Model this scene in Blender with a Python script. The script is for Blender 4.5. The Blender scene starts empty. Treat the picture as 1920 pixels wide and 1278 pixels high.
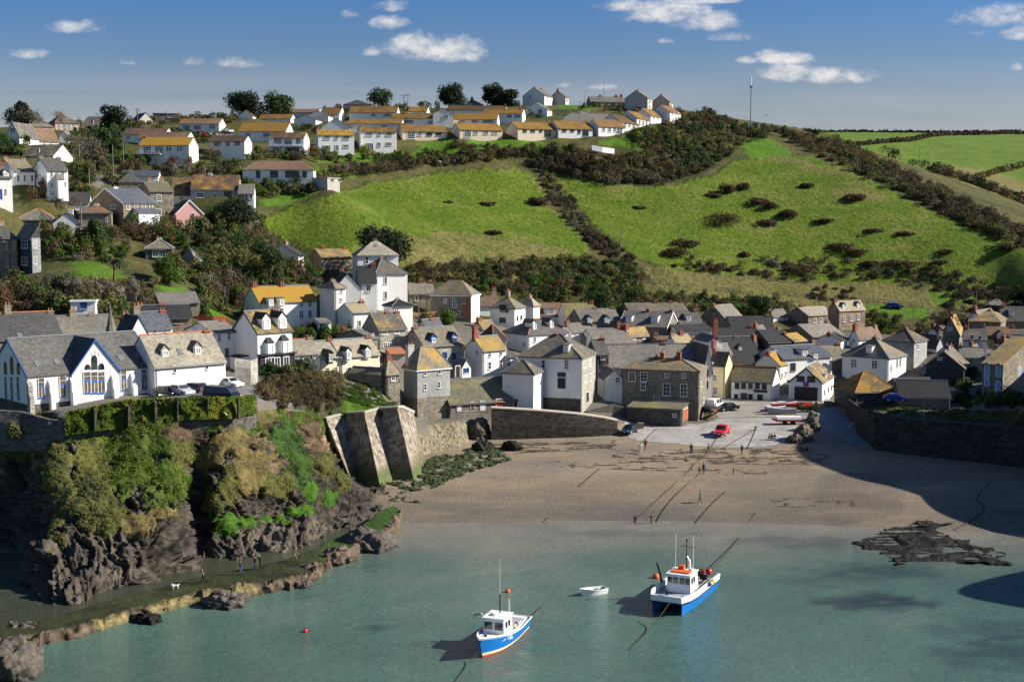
import bpy, bmesh, math, random
import numpy as np
from mathutils import Vector, Matrix
R_ = math.radians
C = bpy.context.scene.collection
SC = bpy.context.scene
# ---------------------------------------------------------------- camera
F = 2400.0; PITCH = math.atan(219 / 2400.0); CP, SP = math.cos(PITCH), math.sin(PITCH); CAMZ = 40.0
cam = bpy.data.cameras.new("camera"); camo = bpy.data.objects.new("camera", cam); C.objects.link(camo)
cam.sensor_width = 36.0; cam.lens = 45.0; cam.clip_start = 1.0; cam.clip_end = 12000.0
camo.location = (0, 0, CAMZ); camo.rotation_euler = (math.pi / 2 - PITCH, 0, 0)
SC.camera = camo
# ---------------------------------------------------------------- sun and exposure
SUN_AZ, SUN_EL = R_(88), R_(31)          # azimuth measured from the view axis (+Y) towards +X
sd = bpy.data.lights.new("sun", 'SUN'); sd.energy = 5.0; sd.angle = R_(0.53); sd.color = (1.0, 0.93, 0.82)
so = bpy.data.objects.new("sun", sd); C.objects.link(so)
to_sun = Vector((math.sin(SUN_AZ) * math.cos(SUN_EL), math.cos(SUN_AZ) * math.cos(SUN_EL), math.sin(SUN_EL)))
so.rotation_euler = (-to_sun).to_track_quat('-Z', 'Y').to_euler(); so.location = (300, 0, 300)
SC.view_settings.view_transform = 'Standard'; SC.view_settings.look = 'None'
SC.view_settings.exposure = 0.8; SC.view_settings.gamma = 1.0
SC.cycles.max_bounces = 5; SC.cycles.diffuse_bounces = 2; SC.cycles.glossy_bounces = 3
SC.cycles.transparent_max_bounces = 8; SC.cycles.caustics_reflective = False; SC.cycles.caustics_refractive = False
# ---------------------------------------------------------------- projection helpers (photo pixel + distance -> place)
def zat(py, Y):
 cy = -(py - 639) / F
 return CAMZ + Y * (-SP + cy * CP) / (CP + cy * SP)
def P(px, py, Y):
 cx = (px - 960) / F; cy = -(py - 639) / F
 t = Y / (CP + cy * SP)
 return Vector((cx * t, Y, CAMZ + t * (-SP + cy * CP)))
def PW(px, py, z=0.0):
 cx = (px - 960) / F; cy = -(py - 639) / F
 t = (z - CAMZ) / (-SP + cy * CP)
 return Vector((cx * t, t * (CP + cy * SP), z))
def proj(p):
 zc = p[1] * CP + (CAMZ - p[2]) * SP
 yc = p[1] * SP + (p[2] - CAMZ) * CP
 return 960 + F * p[0] / zc, 639 - F * yc / zc
def dirv(px, py):
 q = P(px, py, 1000.0); return (q.x / 1000.0, (q.z - CAMZ) / 1000.0)
# ---------------------------------------------------------------- world: Nishita sky with fair-weather clouds
w = bpy.data.worlds.new("World"); SC.world = w; w.use_nodes = True
nt = w.node_tree; nt.nodes.clear()
class NT:
 """tiny helper for node trees"""
 def __init__(s, t): s.t = t
 def n(s, typ, **kw):
  nd = s.t.nodes.new(typ)
  for k, v in kw.items():
   setattr(nd, k, v)
  return nd
 def l(s, a, b): s.t.links.new(a, b)
 def put(s, sock, v):
  if hasattr(v, 'is_output') or isinstance(v, bpy.types.NodeSocket): s.l(v, sock)
  else:
   if sock.type == 'RGBA' and len(v) == 3: v = (*v, 1.0)
   sock.default_value = v
 def m(s, op, a, b=0.0, c=None, clamp=False):
  nd = s.n('ShaderNodeMath', operation=op, use_clamp=clamp)
  s.put(nd.inputs[0], a); s.put(nd.inputs[1], b)
  if c is not None: s.put(nd.inputs[2], c)
  return nd.outputs[0]
 def mix(s, f, a, b, blend='MIX'):
  nd = s.n('ShaderNodeMix', data_type='RGBA', blend_type=blend)
  s.put(nd.inputs[0], f); s.put(nd.inputs[6], a); s.put(nd.inputs[7], b)
  return nd.outputs[2]
 def mapr(s, v, a, b, c=0.0, d=1.0, smooth=False):
  nd = s.n('ShaderNodeMapRange', interpolation_type='SMOOTHSTEP' if smooth else 'LINEAR')
  s.put(nd.inputs[0], v)
  for i, x in enumerate((a, b, c, d)): s.put(nd.inputs[i + 1], x)
  return nd.outputs[0]
 def noise(s, vec, scale, detail=3.0, rough=0.55, dist=0.0):
  nd = s.n('ShaderNodeTexNoise'); nd.inputs['Scale'].default_value = scale
  nd.inputs['Detail'].default_value = detail; nd.inputs['Roughness'].default_value = rough
  nd.inputs['Distortion'].default_value = dist
  if vec is not None: s.l(vec, nd.inputs['Vector'])
  return nd.outputs['Fac']
 def vmul(s, vec, v):
  nd = s.n('ShaderNodeVectorMath', operation='MULTIPLY'); s.l(vec, nd.inputs[0]); nd.inputs[1].default_value = v
  return nd.outputs[0]
W = NT(nt)
sky = W.n('ShaderNodeTexSky', sky_type='NISHITA'); sky.sun_disc = False
sky.sun_elevation = SUN_EL; sky.sun_rotation = SUN_AZ; sky.altitude = 60; sky.air_density = 1.0; sky.dust_density = 0.7; sky.ozone_density = 2.5
tc = W.n('ShaderNodeTexCoord'); sx = W.n('ShaderNodeSeparateXYZ'); W.l(tc.outputs['Generated'], sx.inputs[0])
ya = W.m('MAXIMUM', sx.outputs[1], 0.02)
cu = W.m('DIVIDE', sx.outputs[0], ya); cv = W.m('DIVIDE', sx.outputs[2], ya)
cb = W.n('ShaderNodeCombineXYZ'); W.l(cu, cb.inputs[0]); W.l(cv, cb.inputs[1])
n1 = W.noise(W.vmul(cb.outputs[0], (24, 44, 1)), 1.0, 6.0, 0.62, 0.3)
n2 = W.noise(W.vmul(cb.outputs[0], (95, 130, 1)), 1.0, 4.0, 0.6)
# cumulus clouds: centre, half width, half height (photo pixels turned into directions), strength
CL = [(820, 97, 92, 30, 1), (775, 88, 45, 24, 1), (870, 103, 55, 22, .9), (730, 45, 40, 16, .7), (735, 14, 36, 14, .7), (655, 30, 26, 12, .45), (697, 100, 20, 12, .6),
      (148, 54, 54, 16, .7), (45, 102, 46, 15, .6), (438, 121, 56, 13, .75), (360, 117, 34, 11, .6), (1255, 28, 90, 26, .95), (1180, 12, 85, 18, .9),
      (1330, 45, 75, 24, .9), (1375, 70, 48, 14, .75), (1465, 112, 50, 16, 1), (1470, 140, 55, 22, 1), (1570, 146, 70, 17, .95), (1405, 115, 26, 10, .6),
      (1860, 38, 75, 26, 1), (1905, 65, 45, 20, .9), (1830, 62, 28, 10, .6), (1128, 164, 28, 8, .75), (1058, 160, 22, 8, .6), (238, 118, 20, 9, .35), (1905, 128, 14, 10, .5), (1300, 3, 95, 9, .8), (1250, 78, 20, 8, .4)]
val = None
for (px, py, a, b, st) in CL:
 u0, v0 = dirv(px, py)
 du = W.m('MULTIPLY', W.m('SUBTRACT', cu, u0), F / (a * 1.12)); dv = W.m('MULTIPLY', W.m('SUBTRACT', cv, v0), F / (b * 1.25))
 # flat base: points below the centre fall off faster
 low = W.m('MULTIPLY', W.m('LESS_THAN', dv, 0.0), 0.8)
 dv = W.m('MULTIPLY', dv, W.m('ADD', low, 1.0))
 r2 = W.m('ADD', W.m('MULTIPLY', du, du), W.m('MULTIPLY', dv, dv))
 e = W.m('MULTIPLY_ADD', r2, -0.75, 0.55 * st + 0.26)
 val = e if val is None else W.m('SMOOTH_MAX', val, e, 0.12)
val = W.m('MAXIMUM', val, -1.2)
nn = W.m('ADD', W.m('MULTIPLY', W.m('SUBTRACT', n1, 0.5), 2.1), W.m('MULTIPLY', W.m('SUBTRACT', n2, 0.5), 1.0))
dens = W.mapr(W.m('ADD', val, nn), 0.02, 1.1, 0, 1, True)
# thin streaks of high cloud near the horizon
n3 = W.noise(W.vmul(cb.outputs[0], (3.2, 46, 1)), 1.0, 5.0, 0.6, 0.6)
band = W.m('MULTIPLY', W.mapr(cv, 0.052, 0.10, 0, 1, True), W.mapr(cv, 0.115, 0.165, 1, 0, True))
hz = W.mapr(cv, 0.075, 0.14, 1, 0, True)
cir = W.m('MULTIPLY', W.mapr(n3, 0.33, 0.66, 0.32, 1, True), W.m('MULTIPLY', W.mapr(cv, 0.135, 0.08, 0, 0.8, True), 1.0))
SKY_GAIN = 0.055
zen = W.mapr(cv, 0.06, 0.19, 0, 1)
tint = W.mix(zen, (0.92, 0.80, 0.74), (0.36, 0.66, 1.08))
skyc = W.mix(1.0, sky.outputs[0], tint, 'MULTIPLY')
front = W.m('MULTIPLY', W.mapr(sx.outputs[1], 0.15, 0.4, 0, 1), 1.0)
skyc = W.mix(front, W.mix(1.0, sky.outputs[0], (0.72, 0.88, 1.12), 'MULTIPLY'), skyc)
shade = W.mapr(W.m('ADD', n1, W.m('MULTIPLY', n2, 0.4)), 0.5, 0.95, 0.0, 1.0)
ccol = W.mix(shade, (6.0, 6.2, 6.7), (9.8, 9.6, 9.3))
c2 = W.mix(W.m('MULTIPLY', cir, front), skyc, (4.3, 4.6, 5.3))
c3 = W.mix(W.m('MULTIPLY', W.m('MULTIPLY', dens, 0.92), front), c2, ccol)
bg = W.n('ShaderNodeBackground'); bg.inputs[1].default_value = SKY_GAIN; W.l(c3, bg.inputs[0])
wo = W.n('ShaderNodeOutputWorld'); W.l(bg.outputs[0], wo.inputs[0])
# ================================================================ helpers
rng = np.random.default_rng(7); random.seed(7)
def tag(o, label=None, cat=None, group=None, kind=None):
 if label: o['label'] = label
 if cat: o['category'] = cat
 if group: o['group'] = group
 if kind: o['kind'] = kind
 return o
def empty(name, loc=(0, 0, 0), rz=0.0):
 o = bpy.data.objects.new(name, None); C.objects.link(o); o.location = loc; o.rotation_euler = (0, 0, rz)
 o.empty_display_size = 0.5
 return o
def link(name, me, parent=None):
 o = bpy.data.objects.new(name, me); C.objects.link(o)
 if parent is not None: o.parent = parent
 return o
def copy_tree(o, parent=None):
 c = o.copy(); C.objects.link(c); c.parent = parent
 for ch in list(o.children): copy_tree(ch, c)
 return c
class MB:
 """collects shapes and links them as ONE mesh object"""
 def __init__(s): s.v = []; s.f = []; s.mi = []; s.mats = []
 def mat(s, m):
  if m not in s.mats: s.mats.append(m)
  return s.mats.index(m)
 def add(s, vs, fs, m):
  k = len(s.v); s.v += [tuple(v) for v in vs]; i = s.mat(m)
  for f in fs: s.f.append([k + j for j in f]); s.mi.append(i)
 def box(s, c, d, m, M=None):
  x, y, z = d[0] / 2, d[1] / 2, d[2] / 2
  vs = [Vector((c[0] + a * x, c[1] + b * y, c[2] + e * z)) for e in (-1, 1) for (a, b) in ((-1, -1), (1, -1), (1, 1), (-1, 1))]
  if M is not None: vs = [M @ v for v in vs]
  s.add(vs, [(3, 2, 1, 0), (4, 5, 6, 7), (0, 1, 5, 4), (1, 2, 6, 5), (2, 3, 7, 6), (3, 0, 4, 7)], m)
 def prism(s, poly, off, m):
  """closed polygon (3d points) swept by vector off"""
  n = len(poly); off = Vector(off); vs = [Vector(p) for p in poly] + [Vector(p) + off for p in poly]
  s.add(vs, [tuple(range(n - 1, -1, -1)), tuple(range(n, 2 * n))] + [(i, (i + 1) % n, n + (i + 1) % n, n + i) for i in range(n)], m)
 def tube(s, pts, rad, m, n=6, caps=True):
  pts = [Vector(p) for p in pts]; k = len(pts)
  if not hasattr(rad, '__len__'): rad = [rad] * k
  vs = []
  for i, p in enumerate(pts):
   t = (pts[min(i + 1, k - 1)] - pts[max(i - 1, 0)])
   t = t.normalized() if t.length > 1e-9 else Vector((0, 0, 1))
   a = t.cross(Vector((0, 0, 1)) if abs(t.z) < 0.9 else Vector((1, 0, 0))).normalized(); b = t.cross(a)
   for j in range(n):
    an = 2 * math.pi * j / n; vs.append(p + (a * math.cos(an) + b * math.sin(an)) * rad[i])
  fs = [(i * n + j, i * n + (j + 1) % n, (i + 1) * n + (j + 1) % n, (i + 1) * n + j) for i in range(k - 1) for j in range(n)]
  if caps: fs += [tuple(range(n - 1, -1, -1)), tuple((k - 1) * n + j for j in range(n))]
  s.add(vs, fs, m)
 def lathe(s, prof, m, c=(0, 0, 0), n=10):
  vs = [(c[0] + r * math.cos(2 * math.pi * j / n), c[1] + r * math.sin(2 * math.pi * j / n), c[2] + z) for (r, z) in prof for j in range(n)]
  k = len(prof)
  fs = [(i * n + j, i * n + (j + 1) % n, (i + 1) * n + (j + 1) % n, (i + 1) * n + j) for i in range(k - 1) for j in range(n)]
  fs += [tuple(range(n - 1, -1, -1)), tuple((k - 1) * n + j for j in range(n))]
  s.add(vs, fs, m)
 def grid(s, rows, m, close=False):
  """rows: list of equally long lists of points"""
  a, b = len(rows), len(rows[0]); vs = [p for r in rows for p in r]
  nb = b if close else b - 1
  fs = [(i * b + j, i * b + (j + 1) % b, (i + 1) * b + (j + 1) % b, (i + 1) * b + j) for i in range(a - 1) for j in range(nb)]
  s.add(vs, fs, m)
 def build(s, name, parent=None, smooth=False):
  me = bpy.data.meshes.new(name); me.from_pydata(s.v, [], s.f)
  for m in s.mats: me.materials.append(m)
  me.polygons.foreach_set('material_index', s.mi)
  if smooth: me.polygons.foreach_set('use_smooth', [True] * len(s.f))
  me.update()
  bm = bmesh.new(); bm.from_mesh(me); bmesh.ops.recalc_face_normals(bm, faces=bm.faces); bm.to_mesh(me); bm.free()
  return link(name, me, parent)
def np_mesh(name, V, Fq, mats, smooth=False, attrs=None, parent=None, mi=None):
 """fast mesh from arrays; attrs: {name: per-vertex float array or (N,3) colours}"""
 me = bpy.data.meshes.new(name); nv, nf, k = len(V), len(Fq), Fq.shape[1]
 me.vertices.add(nv); me.vertices.foreach_set('co', np.ascontiguousarray(V, dtype=np.float32).ravel())
 me.loops.add(nf * k); me.loops.foreach_set('vertex_index', np.ascontiguousarray(Fq, dtype=np.int32).ravel())
 me.polygons.add(nf); me.polygons.foreach_set('loop_start', np.arange(0, nf * k, k, dtype=np.int32))
 if smooth: me.polygons.foreach_set('use_smooth', np.ones(nf, dtype=bool))
 for m in mats: me.materials.append(m)
 if mi is not None: me.polygons.foreach_set('material_index', mi.astype(np.int32))
 for nm, a in (attrs or {}).items():
  if a.ndim == 1:
   at = me.attributes.new(nm, 'FLOAT', 'POINT'); at.data.foreach_set('value', a.astype(np.float32))
  else:
   at = me.attributes.new(nm, 'FLOAT_COLOR', 'POINT')
   at.data.foreach_set('color', np.c_[a, np.ones(len(a))].astype(np.float32).ravel())
 me.update(calc_edges=True); me.validate()
 return link(name, me, parent)
# ---- vectorised gradient noise
def _h(ix, iy, iz, seed):
 h = (ix.astype(np.int64) * 374761393 + iy.astype(np.int64) * 668265263 + iz.astype(np.int64) * 2147483647 + seed * 1274126177) & 0xffffffff
 h = ((h ^ (h >> 13)) * 1274126177) & 0xffffffff; h = h ^ (h >> 16)
 return (h & 0xffff) / 32767.5 - 1.0
def vnoise(p, seed=0):
 i = np.floor(p).astype(np.int64); f = p - i; f = f * f * f * (f * (f * 6 - 15) + 10)
 r = 0
 for dx in (0, 1):
  wx = f[:, 0] if dx else 1 - f[:, 0]
  for dy in (0, 1):
   wy = f[:, 1] if dy else 1 - f[:, 1]
   for dz in (0, 1):
    wz = f[:, 2] if dz else 1 - f[:, 2]
    r = r + _h(i[:, 0] + dx, i[:, 1] + dy, i[:, 2] + dz, seed) * wx * wy * wz
 return r
def fbm(p, oct=4, seed=0, gain=0.5, ridge=False):
 s = 0; a = 1.0; t = 0
 for o in range(oct):
  v = vnoise(p * (2.03 ** o) + o * 17.3, seed + o)
  if ridge: v = 1 - 2 * np.abs(v)
  s = s + a * v; t += a; a *= gain
 return s / t
def in_poly(x, y, poly):
 c = np.zeros(np.shape(x), dtype=bool); n = len(poly)
 for i in range(n):
  (x1, y1), (x2, y2) = poly[i], poly[(i + 1) % n]
  if y1 == y2: continue
  k = ((y1 > y) != (y2 > y)) & (x < (x2 - x1) * (y - y1) / (y2 - y1) + x1)
  c ^= k
 return c
# ================================================================ materials
MATS = {}
def new_mat(name):
 m = bpy.data.materials.new(name); m.use_nodes = True; m.node_tree.nodes.clear(); g = NT(m.node_tree)
 out = g.n('ShaderNodeOutputMaterial'); b = g.n('ShaderNodeBsdfPrincipled'); g.l(b.outputs[0], out.inputs[0])
 b.inputs['Specular IOR Level'].default_value = 0.25
 MATS[name] = m
 return m, g, b
def bump(g, b, h, strength=0.3, dist=0.05):
 n = g.n('ShaderNodeBump'); n.inputs['Strength'].default_value = strength; n.inputs['Distance'].default_value = dist
 g.put(n.inputs['Height'], h); g.l(n.outputs[0], b.inputs['Normal'])
def pos(g): return g.n('ShaderNodeNewGeometry').outputs['Position']
def sc3(c, k): return tuple(min(1, x * k) for x in c)
def plain(name, col, rough=0.6, var=0.12, scale=3.0, metal=0.0, spec=0.25):
 """painted or plain surface with slight mottling and grime"""
 if name in MATS: return MATS[name]
 m, g, b = new_mat(name); p = pos(g)
 n = g.noise(p, scale, 5.0, 0.6)
 g.put(b.inputs['Base Color'], g.mix(g.mapr(n, 0.3, 0.7), sc3(col, 1 - var), sc3(col, 1 + var * 0.5)))
 b.inputs['Roughness'].default_value = rough; b.inputs['Metallic'].default_value = metal
 b.inputs['Specular IOR Level'].default_value = spec
 return m
def render_wall(name, col, dirt=(0.42, 0.40, 0.34), amt=0.5):
 m, g, b = new_mat(name); p = pos(g)
 n = g.noise(p, 0.7, 5.0, 0.65); st = g.noise(g.vmul(p, (2.2, 2.2, 0.25)), 1.0, 4.0, 0.6)
 f = g.m('MULTIPLY', g.mapr(st, 0.52, 0.82), amt)
 c = g.mix(f, g.mix(g.mapr(n, 0.3, 0.75), sc3(col, 0.93), col), dirt)
 g.put(b.inputs['Base Color'], c); b.inputs['Roughness'].default_value = 0.85
 bump(g, b, g.noise(p, 9.0, 4.0, 0.6), 0.25, 0.03)
 return m
def stone_wall(name, c1, c2, mortar, scale=2.2, contrast=1.0):
 """coursed rubble: stones of varying tone by voronoi cells squashed into courses"""
 m, g, b = new_mat(name); p = pos(g)
 nv = g.n('ShaderNodeTexNoise'); nv.inputs['Scale'].default_value = 1.5; g.l(p, nv.inputs['Vector'])
 mx = g.n('ShaderNodeVectorMath', operation='ADD'); g.l(g.vmul(p, (1, 1, 1.9)), mx.inputs[0]); g.l(g.vmul(nv.outputs['Color'], (0.25, 0.25, 0.25)), mx.inputs[1])
 v = g.n('ShaderNodeTexVoronoi'); v.inputs['Scale'].default_value = scale; g.l(mx.outputs[0], v.inputs['Vector'])
 e = g.n('ShaderNodeTexVoronoi', feature='DISTANCE_TO_EDGE'); e.inputs['Scale'].default_value = scale; g.l(mx.outputs[0], e.inputs['Vector'])
 sr = g.n('ShaderNodeSeparateColor'); g.l(v.outputs['Color'], sr.inputs[0])
 c = g.mix(sr.outputs[0], c1, c2)
 c = g.mix(g.m('MULTIPLY', g.mapr(sr.outputs[1], 0.75, 1.0), 0.5), c, sc3(c2, 1.5))
 c = g.mix(g.mapr(e.outputs['Distance'], 0.0, 0.07, 0.75, 0.0), c, mortar)
 big = g.noise(p, 0.35, 4.0, 0.6)
 c = g.mix(1.0, c, g.mix(g.mapr(big, 0.3, 0.7), (0.72, 0.72, 0.70), (1.1, 1.08, 1.05)), 'MULTIPLY')
 g.put(b.inputs['Base Color'], c); b.inputs['Roughness'].default_value = 0.9
 bump(g, b, g.m('ADD', g.mapr(e.outputs['Distance'], 0.0, 0.12), g.m('MULTIPLY', g.noise(p, 8, 4), 0.5)), 0.5 * contrast, 0.06)
 return m
def roof_mat(name, base, lichen, amt, rows=3.0, var=0.3, rough=0.75):
 """slates or tiles in courses: per-slate tone, wear, lichen blotches"""
 m, g, b = new_mat(name); tcn = g.n('ShaderNodeUVMap'); uv = tcn.outputs[0]
 br = g.n('ShaderNodeTexBrick'); g.l(uv, br.inputs['Vector']); br.inputs['Scale'].default_value = 1.0
 br.inputs['Brick Width'].default_value = 0.42; br.inputs['Row Height'].default_value = 0.30; br.inputs['Mortar Size'].default_value = 0.018
 br.inputs['Color1'].default_value = (*sc3(base, 1 - var), 1); br.inputs['Color2'].default_value = (*sc3(base, 1 + var), 1); br.inputs['Mortar'].default_value = (*sc3(base, 0.45), 1)
 br.inputs['Bias'].default_value = 0.1; br.inputs['Mortar Smooth'].default_value = 0.4
 p = pos(g); oi = g.n('ShaderNodeObjectInfo'); rnd = oi.outputs['Random']
 n = g.noise(p, 0.34, 6.0, 0.70); n2 = g.noise(p, 3.2, 4.0, 0.65)
 f = g.m('ADD', g.m('ADD', g.m('MULTIPLY', n, 0.75), g.m('MULTIPLY', n2, 0.45)), g.m('MULTIPLY_ADD', g.m('FRACT', g.m('MULTIPLY', rnd, 7.3)), 0.2, -0.11))
 f = g.mapr(f, 0.80 - amt * 0.44, 1.0 - amt * 0.44, 0, 0.92, True)
 wash = g.mix(g.mapr(g.noise(p, 0.16, 3.0), 0.35, 0.7), (0.80, 0.80, 0.82), (1.12, 1.1, 1.05)); wash = g.mix(1.0, wash, g.mix(rnd, (0.45, 0.46, 0.50), (1.12, 1.08, 1.02)), 'MULTIPLY')
 c = g.mix(1.0, br.outputs['Color'], wash, 'MULTIPLY')
 c = g.mix(f, c, g.mix(n2, sc3(lichen, 0.7), sc3(lichen, 1.2)))
 pale = g.mapr(g.noise(p, 5.5, 3.0, 0.7), 0.64, 0.76, 0, 0.35)
 c = g.mix(pale, c, sc3(base, 2.2))
 g.put(b.inputs['Base Color'], c); b.inputs['Roughness'].default_value = rough; b.inputs['Specular IOR Level'].default_value = 0.3
 bump(g, b, g.m('ADD', br.outputs['Fac'], g.m('MULTIPLY', n2, -0.8)), 0.35, -0.04)
 return m
def leaf_mat(name, cols, trans=0.25, nscale=0.15):
 """foliage: tone varies leaf by leaf (attribute v) and clump by clump"""
 m, g, b = new_mat(name); p = pos(g)
 at = g.n('ShaderNodeAttribute', attribute_name='v'); n = g.noise(p, nscale, 3.0, 0.6)
 cr = g.n('ShaderNodeValToRGB'); els = cr.color_ramp.elements
 k = len(cols)
 while len(els) < k: els.new(0.5)
 for i, c in enumerate(cols): els[i].position = i / (k - 1); els[i].color = (*c, 1)
 g.put(cr.inputs[0], g.m('ADD', g.m('MULTIPLY', at.outputs['Fac'], 0.4), g.mapr(n, 0.25, 0.75, 0, 0.6)))
 g.l(cr.outputs[0], b.inputs['Base Color']); b.inputs['Roughness'].default_value = 0.75; b.inputs['Specular IOR Level'].default_value = 0.12
 if trans:
  tr = g.n('ShaderNodeBsdfTranslucent'); g.l(cr.outputs[0], tr.inputs[0]); ms = g.n('ShaderNodeMixShader'); ms.inputs[0].default_value = trans
  g.l(b.outputs[0], ms.inputs[1]); g.l(tr.outputs[0], ms.inputs[2])
  g.l(ms.outputs[0], [x for x in m.node_tree.nodes if x.type == 'OUTPUT_MATERIAL'][0].inputs[0])
 return m
render_wall('white', (0.80, 0.79, 0.76), amt=0.42); render_wall('white_old', (0.72, 0.70, 0.65), amt=0.6)
render_wall('cream', (0.78, 0.70, 0.50), amt=0.2); render_wall('yellow', (0.72, 0.62, 0.36), amt=0.3); render_wall('peach', (0.74, 0.62, 0.47), amt=0.15)
render_wall('pink', (0.78, 0.42, 0.38), amt=0.2); render_wall('paleblue', (0.62, 0.72, 0.80), amt=0.2); render_wall('greyrender', (0.46, 0.44, 0.40), amt=0.4)
render_wall('pinkrender', (0.52, 0.41, 0.35), amt=0.4); render_wall('concrete', (0.40, 0.38, 0.34), (0.2, 0.18, 0.15), 0.7); render_wall('sand_render', (0.50, 0.43, 0.33), amt=0.4)
stone_wall('stone', (0.13, 0.12, 0.10), (0.30, 0.26, 0.20), (0.26, 0.24, 0.21)); stone_wall('palestone', (0.26, 0.25, 0.22), (0.44, 0.42, 0.37), (0.42, 0.40, 0.36), 2.6)
stone_wall('darkstone', (0.055, 0.053, 0.05), (0.14, 0.125, 0.105), (0.11, 0.10, 0.09), 1.6); stone_wall('shadestone', (0.016, 0.015, 0.014), (0.06, 0.053, 0.043), (0.045, 0.04, 0.034), 1.6); stone_wall('brick', (0.24, 0.09, 0.055), (0.34, 0.15, 0.09), (0.3, 0.25, 0.2), 5.0)  # second of these: darker copy of the first, deep shade put into its colour
stone_wall('slatehung', (0.045, 0.048, 0.055), (0.085, 0.09, 0.10), (0.03, 0.03, 0.03), 4.0); stone_wall('paleslate', (0.30, 0.31, 0.31), (0.44, 0.44, 0.43), (0.22, 0.22, 0.22), 4.0)
stone_wall('brownstone', (0.17, 0.125, 0.09), (0.36, 0.28, 0.20), (0.34, 0.29, 0.23), 2.0)
OCH = (0.40, 0.25, 0.05)
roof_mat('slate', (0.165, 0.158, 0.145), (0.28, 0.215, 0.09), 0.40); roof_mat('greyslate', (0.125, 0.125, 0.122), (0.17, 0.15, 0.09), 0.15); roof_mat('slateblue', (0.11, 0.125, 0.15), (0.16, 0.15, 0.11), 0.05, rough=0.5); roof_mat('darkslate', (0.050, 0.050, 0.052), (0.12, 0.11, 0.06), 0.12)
roof_mat('slatelichen', (0.185, 0.17, 0.135), OCH, 0.62); roof_mat('ochre', (0.24, 0.17, 0.07), (0.38, 0.215, 0.025), 0.80); roof_mat('palesl', (0.30, 0.28, 0.23), (0.36, 0.27, 0.12), 0.42)
roof_mat('browntile', (0.17, 0.11, 0.075), (0.34, 0.19, 0.04), 0.40); roof_mat('bungalow', (0.17, 0.10, 0.04), (0.27, 0.15, 0.02), 0.66); roof_mat('mossy', (0.15, 0.14, 0.10), (0.24, 0.21, 0.06), 0.55)
plain('terracotta', (0.42, 0.16, 0.07), 0.8, 0.25, 2.0); plain('chimney_brick', (0.28, 0.10, 0.06), 0.85, 0.35, 4.0); plain('chimney_stone', (0.30, 0.25, 0.17), 0.9, 0.4, 3.0)
plain('pot', (0.40, 0.15, 0.08), 0.8, 0.25, 3.0); plain('frame_white', (0.78, 0.78, 0.76), 0.5, 0.06); plain('frame_blue', (0.04, 0.13, 0.42), 0.5, 0.1); plain('frame_dark', (0.03, 0.03, 0.032), 0.5, 0.1)
plain('door_blue', (0.025, 0.06, 0.36), 0.45); plain('door_red', (0.62, 0.02, 0.03), 0.45); plain('door_dark', (0.02, 0.02, 0.022), 0.5); plain('door_wood', (0.20, 0.12, 0.06), 0.6, 0.3); plain('door_rust', (0.40, 0.09, 0.03), 0.7, 0.25); plain('door_teal', (0.05, 0.22, 0.22), .5); plain('door_white', (0.75, 0.75, 0.73), .5)
plain('fascia', (0.55, 0.54, 0.52), 0.6); plain('lead', (0.16, 0.17, 0.19), 0.5); plain('weathered_wood', (0.24, 0.20, 0.16), 0.85, 0.35, 5.0); plain('black_iron', (0.02, 0.02, 0.02), 0.6); plain('red_paint', (0.42, 0.05, 0.04), 0.6)
_m, _g, _b = new_mat('glass'); _p = pos(_g)
_g.put(_b.inputs['Base Color'], _g.mix(_g.mapr(_g.noise(_p, 0.6, 2.0), 0.4, 0.6), (0.012, 0.014, 0.018), (0.05, 0.055, 0.06))); _b.inputs['Roughness'].default_value = 0.08; _b.inputs['Specular IOR Level'].default_value = 0.6
M = MATS
# ================================================================ the lie of the land
def shore_z(X, Y):
 """sea bed, beach, slipway and quay apron, rising away from the water"""
 Yw = 168.0 - np.clip((X - 30) * 0.10, -2, 5) + 1.5 * np.sin(X * 0.06)
 t = Y - Yw
 z = np.interp(t, [-110, -60, -20, 0, 17, 36, 59, 78, 120], [-9, -6, -2.2, 0.0, 2.4, 3.5, 5.5, 6.2, 7.0])
 return z
def shore_at_px(px, py):
 """where the ray through a photo pixel meets the beach"""
 lo, hi = 60.0, 300.0
 for _ in range(40):
  m = (lo + hi) / 2; q = P(px, py, m)
  if q.z > float(shore_z(np.array(q.x), np.array(q.y))): lo = m
  else: hi = m
 return P(px, py, (lo + hi) / 2)
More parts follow.
